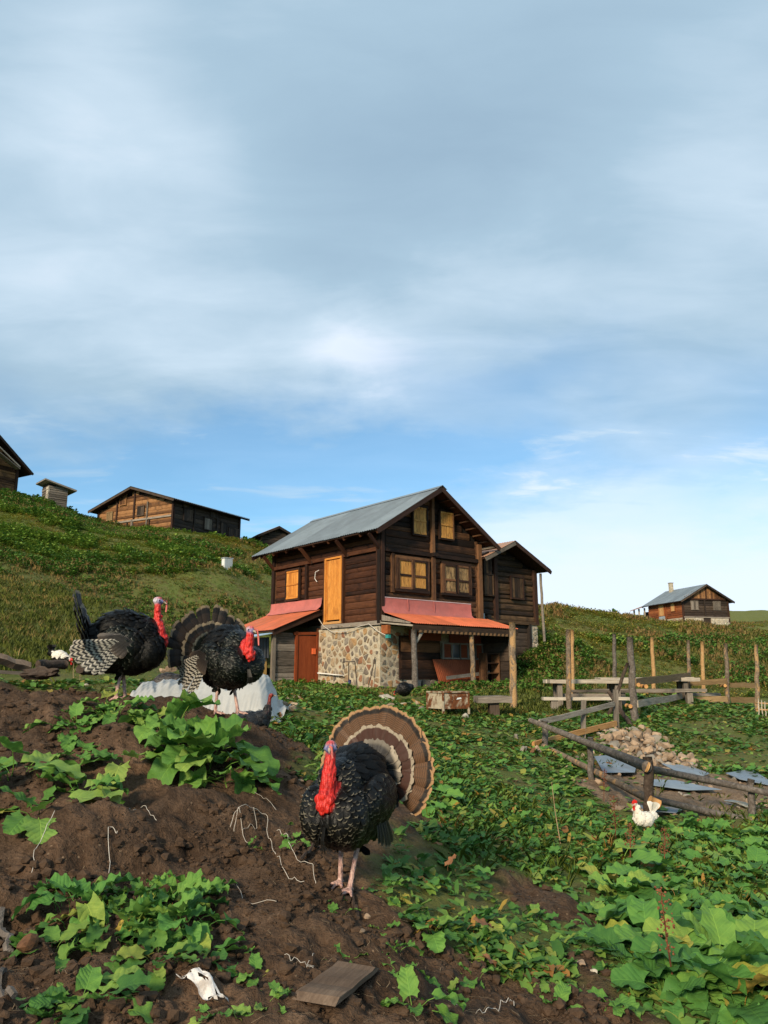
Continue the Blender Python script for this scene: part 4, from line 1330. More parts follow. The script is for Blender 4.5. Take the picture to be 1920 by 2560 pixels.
# ------------------------------------------------------------------ the barn against the farmhouse
def build_barn():
    b = empty('timber_barn', HC, R(39.7), 'weathered dark log barn joined to the right side of the farmhouse', 'barn')
    x0, x1, y0, D = 4.62, 7.82, 0.30, 5.0
    ap, rz, sl = 6.14, 5.22, 0.46
    zb = 1.35
    g = MB()
    zt = lambda x: rz - .12 - sl * abs(x - ap)
    pts = [(x0, zb), (x1, zb), (x1, zt(x1)), (ap, zt(ap)), (x0, zt(x0))]
    vs = [(x, y0 + .10, z) for x, z in pts] + [(x, y0 + D, z) for x, z in pts]
    g.add(vs, [(0, 1, 2, 3, 4), (9, 8, 7, 6, 5)] + [(i, i + 5, (i + 1) % 5 + 5, (i + 1) % 5) for i in range(5)])
    gw = g.build('gable_wall', 'interior_dark', b)

    def gab(z):
        k = (rz - .14 - z) / sl
        return (ap - k, ap + k)
    og = Vector((0, y0 + .05, 0))
    for (xa, xb) in ((x0, 5.55), (5.55, x1 - .05)):
        plank_wall(gw, 'wood_barn', og, X, -Y_, xa, xb, 2.35, rz - .2, 0.21, gable=gab, bulge=.32, thick=.1)
    plank_wall(gw, 'wood_hut_dark', og, X, -Y_, 4.7, 7.35, 0.95, 2.28, 0.22, bulge=.2, thick=.06)
    bar('wall_beam', 'wood_barn', b, (x0, y0 - .02, 2.32), (x1 + .1, y0 - .02, 2.32), .14, .12)
    for (x, z0, z1, w, mt) in ((5.58, 2.35, 4.6, .17, 'wood_beam'), (x1 - .02, 2.3, 4.35, .16, 'wood_beam'), (4.75, 2.3, 4.4, .14, 'wood_barn'), (7.38, 0.9, 2.3, .12, 'wood_hut_dark')):
        bar('post', mt, b, (x, y0 - .03, z0), (x, y0 - .03, z1), w, .13, up=-Y_)
    bar('post', 'wood_barn', b, (5.34, y0 - .04, 4.0), (5.34, y0 - .04, 4.65), .09, .06, up=-Y_)
    for i in range(3):
        bar('board', 'wood_barn', b, (5.04 + i * .12, y0 - .03, 4.02), (5.04 + i * .12, y0 - .03, 4.70), .115, .05, up=-Y_)
    shutter(b, 'window', 'wood_barn', (6.42, y0 - .02, 3.22), X, -Y_, .62, .76, boards=4, leaf=1, battens=0, frame='wood_beam', fw=.05)
    shutter(b, 'window', 'wood_barn', (4.98, y0 - .02, 3.25), X, -Y_, .40, .7, boards=2, leaf=1, battens=0, frame='wood_barn', fw=.05)
    # right wall and stone pier
    rw = MB().box((x1 - .02, y0 + D / 2, 3.0), (.1, D - .2, 2.8)).build('side_wall', 'wood_hut_dark', b)
    sp = MB().box((7.62, y0 + .2, 1.45), (.42, .5, 1.7)).build('stone_pier', 'mortar', b)
    stone_face(sp, (7.42, y0 - .05, .7), X, Z_, -Y_, .42, 1.5, 22, 31, mat='stone_grey')
    # metal panels by the flashing
    for i in range(4):
        bar('metal_panel', 'metal_grey' if i % 2 == 0 else 'wood_hut_dark', b, (4.30 + i * .28, y0 - .10, 1.9), (4.30 + i * .28, y0 - .10, 2.62 - i * .03), .2 if i % 2 else .06, .03, up=-Y_)
    ro = MB()
    fo = .55
    A, B = Vector((ap, y0 - fo, rz)), Vector((ap, y0 + D + .4, rz))
    for (s, run) in ((-1, 1.55), (1, 1.95)):
        a2, b2 = A + Vector((s * run, 0, -run * sl)), B + Vector((s * run, 0, -run * sl))
        dn = Vector((0, 0, -.06))
        ro.add([A, B, b2, a2, A + dn, B + dn, b2 + dn, a2 + dn], [(0, 1, 2, 3), (7, 6, 5, 4), (0, 3, 7, 4), (1, 5, 6, 2), (3, 2, 6, 7), (0, 4, 5, 1)])
    roo = ro.build('roof', 'wood_beam', b)
    for (s, run) in ((-1, 1.6), (1, 2.0)):
        for i in range(5):
            y_0, y_1 = y0 - fo - .04 + i * 1.2, y0 - fo - .04 + (i + 1) * 1.2 + .05
            corr_sheet('metal_sheet', 'roof_rust' if s < 0 else 'roof_metal_old', roo, (ap, y_0, rz + .025), (ap, y_1, rz + .025), (ap + s * run, y_0, rz + .025 - run * sl), (ap + s * run, y_1, rz + .025 - run * sl), .12, .014, 2)
        bar('barge_board', 'wood_grey' if s < 0 else 'wood_beam', roo, (ap, y0 - fo - .02, rz - .07), (ap + s * run, y0 - fo - .02, rz - .07 - run * sl), .04, .13)
    # a lower roof end that peeps out behind
    MB().box((8.0, y0 + 3.2, 3.72), (.9, 1.6, .07), Euler((0, R(24), 0)).to_matrix()).build('rear_roof', 'wood_beam', b)
    MB().box((7.95, y0 + 3.2, 2.6), (.25, 1.3, 2.2)).build('rear_wall', 'wood_hut_dark', b)
    pole('gutter_pole', 'wood_grey', b, [(7.98, y0 - .25, 1.0), (7.96, y0 - .2, 4.22)], (.055, .05), wob=.01)


build_barn()

# ------------------------------------------------------------------ the huts on the hill
def hut(name, label, corner, rz, w, d, hw, rise, mats, zdown=1.0, over=.35, ridge='y', roof='roof_metal', course=.24, posts=(), group=None, sheets=6):
    """gabled log hut; x along the near gable (ridge='y') or the near long side, origin at the near corner"""
    b = empty(name, corner, rz, label, 'hut', group)
    mf, ms = mats            # material of the x face and of the y face
    if ridge == 'y':
        zt = lambda x: hw + rise * (1 - abs(x - w / 2) / (w / 2))
        pts = [(0.06, -zdown), (w - .06, -zdown), (w - .06, hw), (w / 2, hw + rise - .05), (.06, hw)]
        vs = [(x, .06, z) for x, z in pts] + [(x, d - .06, z) for x, z in pts]
    else:
        pts = [(0.06, -zdown), (d - .06, -zdown), (d - .06, hw), (d / 2, hw + rise - .05), (.06, hw)]
        vs = [(.06, y, z) for y, z in pts] + [(w - .06, y, z) for y, z in pts]
    core = MB().add(vs, [(0, 1, 2, 3, 4), (9, 8, 7, 6, 5)] + [(i, i + 5, (i + 1) % 5 + 5, (i + 1) % 5) for i in range(5)]).build('wall', 'interior_dark', b)
    if ridge == 'y':
        gab = lambda z: (0, w) if z <= hw else (w / 2 * (z - hw) / rise, w - w / 2 * (z - hw) / rise)
        plank_wall(core, mf, (0, .03, 0), X, -Y_, 0, w, -zdown * .3, hw + rise - .1, course, gable=gab, thick=.08)
        plank_wall(core, ms, (.03, 0, 0), Y_, -X, 0, d, -zdown * .3, hw, course, thick=.08)
    else:
        gab = lambda z: (0, d) if z <= hw else (d / 2 * (z - hw) / rise, d - d / 2 * (z - hw) / rise)
        plank_wall(core, mf, (0, .03, 0), X, -Y_, 0, w, -zdown * .3, hw, course, thick=.08)
        plank_wall(core, ms, (.03, 0, 0), Y_, -X, 0, d, -zdown * .3, hw + rise - .1, course, gable=gab, thick=.08)
    ro = MB()
    half = (w if ridge == 'y' else d) / 2
    ln = d if ridge == 'y' else w
    sl = rise / half
    rzz = hw + rise + .06

    def P(a, t, s, up=0.0):
        # a along the ridge, t across from the ridge
        z = rzz - t * sl + up
        return Vector((half + s * t, a, z)) if ridge == 'y' else Vector((a, half + s * t, z))
    run = half + over
    for s in (-1, 1):
        q = [P(-over, 0, s), P(ln + over, 0, s), P(ln + over, run, s), P(-over, run, s)]
        dn = Vector((0, 0, -.07))
        ro.add(q + [p + dn for p in q], [(0, 1, 2, 3), (7, 6, 5, 4), (0, 3, 7, 4), (1, 5, 6, 2), (3, 2, 6, 7), (0, 4, 5, 1)])
    roo = ro.build('roof', 'wood_beam', b)
    for s in (-1, 1):
        for i in range(sheets):
            a0, a1 = -over - .03 + (ln + 2 * over + .06) * i / sheets, -over - .03 + (ln + 2 * over + .06) * (i + 1) / sheets
            corr_sheet('metal_sheet', roof, roo, P(a0, 0, s, .03), P(a1, 0, s, .03), P(a0, run + .04, s, .03), P(a1, run + .04, s, .03), .2, .015, 2)
        for a in (-over, ln + over):
            bar('barge_board', 'wood_hut_dark', roo, P(a, 0, s, -.08), P(a, run, s, -.08), .05, .14)
    for (face, p, z0, z1, wd, mt) in posts:
        if face == 'x':
            bar('post', mt, b, (p, -.03, z0), (p, -.03, z1), wd, .1, up=-Y_)
        else:
            bar('post', mt, b, (-.03, p, z0), (-.03, p, z1), wd, .1, up=-X)
    return b


def build_huts():
    # long hut on the left crest: lit gable left, shaded side right, both painted as wood colours
    c = at(430, 1326, 50)
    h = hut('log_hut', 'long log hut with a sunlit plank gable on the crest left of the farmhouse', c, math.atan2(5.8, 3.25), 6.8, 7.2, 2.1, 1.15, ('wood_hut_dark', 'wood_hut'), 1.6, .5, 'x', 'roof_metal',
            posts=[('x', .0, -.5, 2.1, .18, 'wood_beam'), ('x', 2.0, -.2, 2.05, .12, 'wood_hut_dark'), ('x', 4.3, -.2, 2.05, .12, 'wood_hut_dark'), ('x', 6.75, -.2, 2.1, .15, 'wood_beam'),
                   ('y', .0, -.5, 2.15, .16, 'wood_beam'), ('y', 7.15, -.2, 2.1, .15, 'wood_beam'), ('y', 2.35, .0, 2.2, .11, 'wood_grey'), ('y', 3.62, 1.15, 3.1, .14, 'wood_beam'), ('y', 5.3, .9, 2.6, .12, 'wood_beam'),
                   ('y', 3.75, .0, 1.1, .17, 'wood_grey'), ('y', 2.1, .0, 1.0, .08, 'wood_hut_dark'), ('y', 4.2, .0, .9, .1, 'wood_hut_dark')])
    shutter(h, 'window', 'wood_hut_dark', (.0, 3.2, 1.35), -Y_, -X, .5, .55, boards=2, leaf=1, battens=0, frame='wood_hut_dark', fw=.08)
    shutter(h, 'window', 'wood_plank', (.0, 6.2, 1.30), -Y_, -X, .45, .5, boards=2, leaf=1, battens=0, frame='wood_plank', fw=.07)
    shutter(h, 'window', 'wood_hut', (.0, 5.0, 2.25), -Y_, -X, .55, .7, boards=3, leaf=1, battens=0, frame='wood_hut', fw=.05)
    for (x, z, w_, h_) in ((3.0, .6, .75, .8), (4.75, .4, .55, .95), (1.0, .9, .7, .8), (5.6, .5, .5, .6), (6.2, .5, .4, .6), (.9, 1.75, .7, .25), (3.6, 1.6, .6, .35)):
        shutter(h, 'window', 'wood_hut_dark' if x != 3.0 else 'wood_grey', (x, .0, z), X, -Y_, w_, h_, boards=3, leaf=1, battens=0, frame='wood_hut_dark', fw=.06)
    bar('wall_beam', 'wood_grey', h, (-.04, 0.1, 1.02), (-.04, 7.1, 1.02), .08, .12)
    MB().box((-.06, 6.7, 1.05), (.12, .35, .28)).build('meter_box', 'paint_white', h)
    # cottage cut by the left picture edge
    dx = Vector((.52, .854, 0))
    rt = at(40, 1222, 54)
    c2 = rt - dx * 4.6
    c2.z = rt.z - .3
    h2 = hut('dark_hut', 'dark log cottage cut off at the left edge of the crest', c2, math.atan2(dx.y, dx.x), 4.6, 5.0, 2.0, 1.75, ('wood_hut', 'wood_hut'), 2.0, .75, 'y', 'roof_metal_old',
             posts=[('x', 2.3, 0, 3.4, .28, 'wood_hut_dark'), ('x', 4.55, 0, 2.0, .2, 'wood_beam'), ('x', .05, 0, 2.0, .2, 'wood_beam')], sheets=4)
    bar('porch_beam', 'wood_pale', h2, (2.0, -.72, 3.2), (4.3, -.72, 1.75), .06, .08)
    mesh_obj('porch_cover', [(1.2, -.3, 3.15), (1.2, -.9, 3.1), (4.2, -.9, 1.6), (4.2, -.3, 1.65), (1.2, -.3, 3.1), (1.2, -.9, 3.05), (4.2, -.9, 1.55), (4.2, -.3, 1.6)],
             [(0, 1, 2, 3), (7, 6, 5, 4), (0, 3, 7, 4), (1, 5, 6, 2), (3, 2, 6, 7), (0, 4, 5, 1)], 'wood_grey', h2)
    # outhouse
    c3 = at(117, 1268, 48)
    b = empty('outhouse', c3, R(42), 'tiny grey plank outhouse with a flat metal roof on the left crest', 'outhouse')
    core = MB().box((.62, .62, .5), (1.2, 1.2, 2.1)).build('wall', 'interior_dark', b)
    plank_wall(core, 'wood_grey', (0, .03, 0), X, -Y_, 0, 1.24, -.5, 1.45, .16)
    plank_wall(core, 'wood_grey', (.03, 0, 0), Y_, -X, .42, 1.24, .55, 1.45, .15)
    plank_wall(core, 'wood_pale', (.03, 0, 0), Y_, -X, 0, .42, .55, 1.45, .15)  # paler boards paint the sunlight on the left face
    plank_wall(core, 'wood_pale', (.03, 0, 0), Y_, -X, 0, 1.24, -.5, .55, .2)
    rf = MB().box((.68, .6, 1.52), (2.1, 1.8, .09), Euler((0, R(13), 0)).to_matrix()).build('roof', 'wood_grey', b)
    corr_sheet('metal_sheet', 'roof_metal_old', rf, (-.35, -.3, 1.80), (-.35, 1.5, 1.80), (1.72, -.3, 1.34), (1.72, 1.5, 1.34), .2, .012, 2)
    # roof end far behind, between long hut and farmhouse
    c4 = at(652, 1370, 58)
    h4 = hut('far_hut', 'small dark hut with a rusty roof peeping over the crest beside the farmhouse roof', c4, math.atan2(.45, .89), 2.6, 3.8, 1.05, .62, ('wood_hut_dark', 'wood_hut'), 1.5, .4, 'y', 'roof_rust', sheets=3)
    # cottage on the right ridge
    c5 = at(1709, 1543, 70)
    dxr = Vector((.974, .226, 0))
    h5 = hut('stone_based_cottage', 'cottage with red side wall, brown gable and chimney on the right ridge', c5, math.atan2(dxr.y, dxr.x), 4.7, 5.6, 1.62, 1.32, ('wood_hut_dark', 'wood_hut_red'), .1, .42, 'y', 'roof_metal', sheets=6,
             posts=[('x', .0, -.7, 1.62, .18, 'wood_beam'), ('x', 2.25, 0, 1.62, .14, 'wood_hut_dark'), ('x', 4.68, -.7, 1.62, .15, 'wood_beam'), ('y', 2.6, 0, 1.6, .12, 'wood_hut_red')])
    bar('wall_beam', 'wood_grey', h5, (0, -.05, .02), (4.7, -.05, .02), .1, .1)
    bar('wall_beam', 'wood_beam', h5, (0, -.06, 1.66), (4.7, -.06, 1.66), .1, .12)
    for i in range(24):
        x = .1 + i * .195
        zz = 1.74 + (1.32 - .12) * (1 - abs(x - 2.35) / 2.35)
        if zz - 1.76 > .08:
            bar('gable_board', 'wood_hut', h5, (x, -.07, 1.73), (x, -.07, zz), .185, .03, up=-Y_)
    for x in (.85, 3.15):
        shutter(h5, 'window', 'wood_grey', (x, -.02, .72), X, -Y_, .68, .74, boards=3, leaf=1, battens=0, frame='wood_grey', fw=.05)
    sb = MB().box((1.0, .1, -.5), (2.0, .3, .95)).build('stone_base', 'mortar', h5)
    stone_face(sb, (0, -.05, -.85), X, Z_, -Y_, 2.0, .8, 24, 71, mat='stone_light')
    sb = MB().box((3.75, .1, -.5), (1.95, .3, .95)).build('stone_base', 'mortar', h5)
    stone_face(sb, (2.8, -.05, -.85), X, Z_, -Y_, 1.95, .8, 24, 72, mat='stone_light')
    MB().box((2.4, .1, -.5), (.8, .2, .9)).build('cellar_door', 'wood_hut_dark', h5)
    sb = MB().box((.1, 2.6, -.45), (.3, 5.0, .85)).build('stone_base', 'mortar', h5)
    stone_face(sb, (-.05, 5.0, -.8), -Y_, Z_, -X, 5.0, .75, 40, 73, mat='stone_tan')
    shutter(h5, 'window', 'wood_fresh', (-.0, 1.75, .65), -Y_, -X, .6, .75, boards=3, leaf=1, battens=0, frame='wood_hut_red', fw=.05)
    shutter(h5, 'door', 'wood_fresh', (-.0, 3.75, .35), -Y_, -X, .85, 1.1, boards=4, leaf=1, battens=0, frame='wood_hut_red', fw=.05)
    MB().box((-.06, 3.3, -.1), (.08, .9, .8)).build('metal_panel', 'metal_grey', h5)
    # porch at the far end
    rr = MB()
    q = [Vector((.1, 5.9, 1.75)), Vector((3.0, 5.9, 2.7)), Vector((3.0, 8.4, 2.25)), Vector((-.35, 8.4, 1.25)), Vector((-.35, 5.9, 1.50))]
    dn = Vector((0, 0, -.07))
    rr.add(q + [p + dn for p in q], [(0, 1, 2, 3, 4), (9, 8, 7, 6, 5)] + [(i, i + 5, (i + 1) % 5 + 5, (i + 1) % 5) for i in range(5)])
    rr.build('porch_roof', 'roof_rust', h5)
    for y in (6.3, 7.3, 8.2):
        bar('porch_post', 'wood_pale', h5, (.0, y, -1.0), (.0, y, 1.35), .12, .12, up=-X)
    MB().box((.9, 6.8, .1), (.1, 2.2, 1.9)).build('porch_wall', 'wood_hut_dark', h5)
    ch = MB().box((2.0, 4.6, 3.1), (.32, .32, 1.1)).build('chimney', 'mortar', h5)
    stone_face(ch, (1.84, 4.44, 2.75), X, Z_, -Y_, .32, .75, 8, 75, mat='stone_light')
    MB().box((2.0, 4.6, 3.68), (.40, .40, .06)).build('chimney_cap', 'stone_grey', h5)
    # pale cabinet standing on the left slope
    p = ground_at(567, 1424)
    p.z = H(p.x, p.y)
    k = p.y / 34.0
    cb = empty('utility_cabinet', p, R(38), 'small pale metal utility cabinet standing alone on the left slope', 'cabinet')
    MB().box((0, 0, .22 * k), (.40 * k, .26 * k, .52 * k)).build('cabinet_body', 'paint_white', cb)
    MB().box((0, 0, .49 * k), (.46 * k, .32 * k, .035 * k)).build('cabinet_lid', 'metal_grey', cb)
    MB().box((.0, -.135 * k, .22 * k), (.34 * k, .012, .42 * k)).build('cabinet_door', 'metal_grey', cb)


build_huts()

# ------------------------------------------------------------------ fences, tables and things in the yard
def gp(u, v, sink=0.0):
    p = ground_at(u, v)
    p.z = H(p.x, p.y) - sink
    return p


def post_top(p, u, vtop, r=None):
    """point straight over p that stands at photo height vtop"""
    d = ray(u, vtop)
    return Vector((d.x * p.y, p.y, EYE + d.z * p.y))


def hl(x, y, z):
    """farmhouse coordinates to world"""
    return HC + Matrix.Rotation(R(39.7), 3, 'Z') @ Vector((x, y, z))


def build_posts():
    defs = [(1423, 1783, 1420, 1574, .062, 'bark_mixed', 'weathered tall post standing in front of the first picnic table'), (1431, 1748, 1430, 1574, .055, 'bark_orange', 'peeled, orange-lit post just behind the weathered front post'),
            (1537, 1728, 1535, 1585, .062, 'bark_grey', 'grey post rising behind the middle of the picnic tables'), (1634, 1728, 1630, 1593, .062, 'bark_orange', 'peeled, orange-lit post behind the tables left of the plank fence'),
            (1757, 1730, 1755, 1604, .062, 'bark_orange', 'smooth orange-lit post standing behind the plank fence'), (1283, 1772, 1280, 1556, .085, 'bark_peeled', 'thick knotty post standing alone in front of the porch')]
    for (u, v, ut, vt, r, mt, lb) in defs:
        p = gp(u, v)
        t = post_top(p, ut, vt)
        o = pole('wooden_post', mt, None, [p - Vector((0, 0, .25)), t], (r * 1.08, r * .92), n=10, wob=.012, segs=9, origin=p)
        tag(o, lb, 'post', 'posts around the picnic place')


def build_plank_fence():
    P3, P5, P7, P8 = gp(1587, 1802), gp(1722, 1757), gp(1818, 1766), gp(1893, 1778)
    f = empty('plank_fence', P3, 0, 'fence of wide brown boards on round posts at the far side of the yard', 'fence')
    o = f.location
    pts = []
    for (p, ut, vt, r, mt) in ((P3, 1575, 1592, .08, 'bark_grey'), (P5, 1721, 1600, .052, 'bark_mixed'), (P7, 1815, 1608, .056, 'bark_mixed'), (P8, 1890, 1612, .055, 'bark_peeled')):
        t = post_top(p, ut, vt)
        pole('post', mt, f, [p - o - Vector((0, 0, .25)), t - o], (r * 1.15, r * .9), n=10, wob=.014, segs=9)
        pts.append(p)

    def lvl(p, u, v):
        return post_top(p, u, v) - o
    segs = [(P3, 1587, 1706, P5, 1722, 1690, 'wood_plank', .17), (P3, 1591, 1760, P5, 1722, 1737, 'wood_pale', .15), (P5, 1724, 1707, P7, 1815, 1702, 'wood_plank', .15), (P5, 1726, 1749, P7, 1817, 1747, 'wood_plank', .15),
            (P7, 1824, 1713, P8, 1890, 1713, 'wood_plank', .13), (P7, 1826, 1749, P8, 1892, 1751, 'wood_plank', .15)]
    for (pa, ua, va, pb, ub, vb, mt, w) in segs:
        a, b = lvl(pa, ua, va), lvl(pb, ub, vb)
        off = Vector((0, -.07, 0))
        bar('board', mt, f, a + off, b + off, .03, w, wob=.012, segs=4)
    for (p, u, v) in ((P3, 1592, 1712), (P3, 1572, 1765), (P5, 1714, 1708), (P7, 1808, 1714), (P3, 1611, 1716)):
        q = lvl(p, u, v)
        pole('peg', 'wood_fresh', f, [q + Vector((0, -.12, 0)), q + Vector((.03, .25, 0))], .045, n=9, segs=2, wob=0)
    # older boards running down to the left
    Q1, Q2, Q3 = gp(1541, 1829), gp(1456, 1845), gp(1362, 1868)
    g = empty('board_fence', Q1, 0, 'low fence of old boards on thin stakes running down to the log rails', 'fence')
    o = g.location
    for (p, vt, w, mt) in ((Q1, 1724, .10, 'wood_grey'), (Q2, 1750, .09, 'wood_grey')):
        t = post_top(p, {1724: 1539, 1750: 1459}[vt], vt)
        bar('stake', mt, g, p - o - Vector((0, 0, .2)), t - o, w, .05, up=(0, -1, 0), wob=.006, segs=3)

    def lv(p, u, v, dy=-.06):
        return post_top(p, u, v) - o + Vector((0, dy, 0))
    bar('board', 'wood_pale', g, lv(Q1, 1533, 1760), lv(Q3, 1347, 1806), .03, .09, wob=.006, segs=4)
    bar('board', 'wood_fresh', g, lv(Q1, 1538, 1808), lv(Q3, 1331, 1860), .05, .10, wob=.006, segs=4)
    # two dark poles leaning crosswise against the thick post
    for (ua, va, ub, vb, r, lb) in ((1515, 1798, 1569, 1657, .045, 'bark pole leaning steeply against the thick fence post'), (1584, 1818, 1522, 1729, .05, 'dark pole propped the other way, crossing the leaning pole')):
        pa = gp(ua, va)
        yb = P3.y - .15
        b = at(ub, vb, yb)
        oo = pole('leaning_pole', 'bark_dark', None, [pa - Vector((0, 0, .1)), b], (r, r * .8), n=8, wob=.02, origin=pa)
        tag(oo, lb, 'pole', 'leaning poles')


def build_log_fence():
    A, B, C, D = gp(1362, 1870), gp(1476, 1957), gp(1622, 2046), gp(1876, 2044)
    f = empty('log_fence', C, 0, 'fence of round bark logs on short posts in front of the stone heap', 'fence')
    o = f.location
    for (p, ut, vt, r) in ((A, 1362, 1802, .055), (B, 1476, 1844, .045), (C, 1618, 1892, .06), (D, 1878, 1948, .045)):
        pole('post', 'bark_dark' if p is C else 'bark_grey', f, [p - o - Vector((0, 0, .2)), post_top(p, ut, vt) - o], (r, r * .95), n=9, wob=.012)
    E = gp(1985, 2060)

    def q(p, u, v, dy=-.10):
        k = p.y + dy
        return at(u, v, k) - o
    pole('rail', 'bark_grey', f, [q(A, 1325, 1800, -.2), q(B, 1470, 1858), q(C, 1617, 1917)], [.037, .049, .068], n=11, jit=.05)
    pole('rail', 'bark_grey', f, [q(C, 1612, 1920, .02), q(D, 1790, 1955, .0), q(E, 1980, 1995, 0)], [.047, .042, .037], n=10, jit=.05)
    pole('rail', 'bark_mixed', f, [q(A, 1357, 1864), q(B, 1500, 1935, -.12), q(C, 1645, 2011, -.2)], [.037, .044, .049], n=10, jit=.05)
    pole('rail', 'bark_grey', f, [q(C, 1630, 1997, .1), q(D, 1780, 2032, -.1), q(E, 1980, 2074, 0)], [.040, .045, .047], n=10, jit=.05)
    # pale cut faces
    for (p, u, v, r) in ((C, 1618.5, 1918, .064),):
        pole('cut_end', 'wood_fresh', f, [q(p, u - 2, v - 1), q(p, u + 1, v + .4)], r, n=11, segs=1, wob=0, jit=.02)
    pole('cut_end', 'wood_fresh', f, [q(C, 1624, 2000, -.2), q(C, 1648, 2012, -.2)], .055, n=10, segs=1, wob=0, jit=.03)
    # little stick fence at the right edge
    s0 = gp(1893, 1792)
    sf = empty('stick_fence', s0, 0, 'small fence of thin peeled sticks at the right edge', 'fence')
    for (v, m) in ((1756, 0), (1772, 0)):
        pole('rail', 'bark_orange', sf, [at(1888, v, s0.y) - s0, at(1990, v + 9, s0.y - .2) - s0], .022, n=7)
    for i, u in enumerate((1899, 1907, 1915, 1925, 1936, 1948, 1960)):
        pole('stick', 'wood_pale', sf, [at(u, 1800, s0.y - .05) - s0, at(u - 3, 1745 + (i % 3) * 4, s0.y - .05) - s0], .014, n=6)


def slab_set(u0, u1, v, Y, depth, thick, mt, leg_h, name, label, cat, grp, leg_w=.12, planks=2, dxy=0.0):
    """table or bench: planks on block legs; v is the photo height of the top's front edge at distance Y"""
    a, b = at(u0, v, Y), at(u1, v, Y + dxy)
    m = (a + b) / 2
    gz = H(m.x, m.y + depth / 2)
    t = empty(name, (m.x, m.y, gz), math.atan2(b.y - a.y, b.x - a.x), label, cat, grp)
    L = (b - a).length
    top = (a.z + b.z) / 2 - gz
    for i in range(planks):
        w = depth / planks
        bar('plank', mt, t, (-L / 2 + rng.uniform(-.03, .03), w * (i + .5), top - thick / 2), (L / 2 + rng.uniform(-.03, .03), w * (i + .5), top - thick / 2 + rng.uniform(-.01, .01)), w - .012, thick, wob=.006, segs=4)
    for x in (-L * .36, L * .36):
        for y in ((depth * .22, depth * .78) if planks > 1 else (depth * .5,)):
            bar('leg', 'wood_grey', t, (x, y, -.1), (x, y, top - thick), leg_w, leg_w, up=(0, -1, 0))
    if planks > 1:
        bar('stretcher', 'wood_grey', t, (-L * .36, depth * .5, top * .45), (L * .36, depth * .5, top * .45), .06, .08)
    return t


def build_tables():
    g1, g2 = 'picnic tables', 'picnic benches'
    slab_set(1373, 1575, 1699, 19.2, .75, .09, 'wood_pale', .7, 'picnic_table', 'pale slab picnic table nearest the porch', 'table', g1)
    slab_set(1356, 1578, 1743, 18.6, .26, .07, 'wood_pale', .4, 'picnic_bench', 'front bench of the picnic table nearest the porch', 'bench', g2, planks=1, leg_w=.16)
    slab_set(1420, 1580, 1725, 20.6, .26, .07, 'wood_grey', .4, 'picnic_bench', 'rear bench of the picnic table nearest the porch', 'bench', g2, planks=1, leg_w=.14)
    slab_set(1503, 1752, 1694, 21.4, .75, .10, 'wood_pale', .7, 'picnic_table', 'long picnic table partly hidden by the plank fence', 'table', g1)
    slab_set(1486, 1765, 1723, 20.9, .26, .08, 'wood_grey', .4, 'picnic_bench', 'front bench of the long table behind the plank fence', 'bench', g2, planks=1, leg_w=.15)
    slab_set(1700, 1800, 1732, 22.6, .3, .08, 'wood_grey', .4, 'picnic_bench', 'short bench seen between the right fence posts', 'bench', g2, planks=1, leg_w=.15)
    # low table of a slab on a block, near the porch
    p = gp(1236, 1795)
    t = empty('slab_table', p, R(4), 'grey stone-like slab on one thick block in front of the porch', 'table')
    k = p.y * CA / F_PX
    top = post_top(p, 1236, 1740).z - p.z
    bar('table_top', 'wood_grey', t, (-43 * k, .12, top - 8 * k), (42 * k, .12, top - 8 * k), .55, 16 * k, wob=.008, segs=4)
    bar('leg', 'bark_grey' if False else 'wood_hut_dark', t, (0, .05, -.1), (0, .05, top - 16 * k), 23 * k, .24, up=(0, -1, 0), wob=.01)


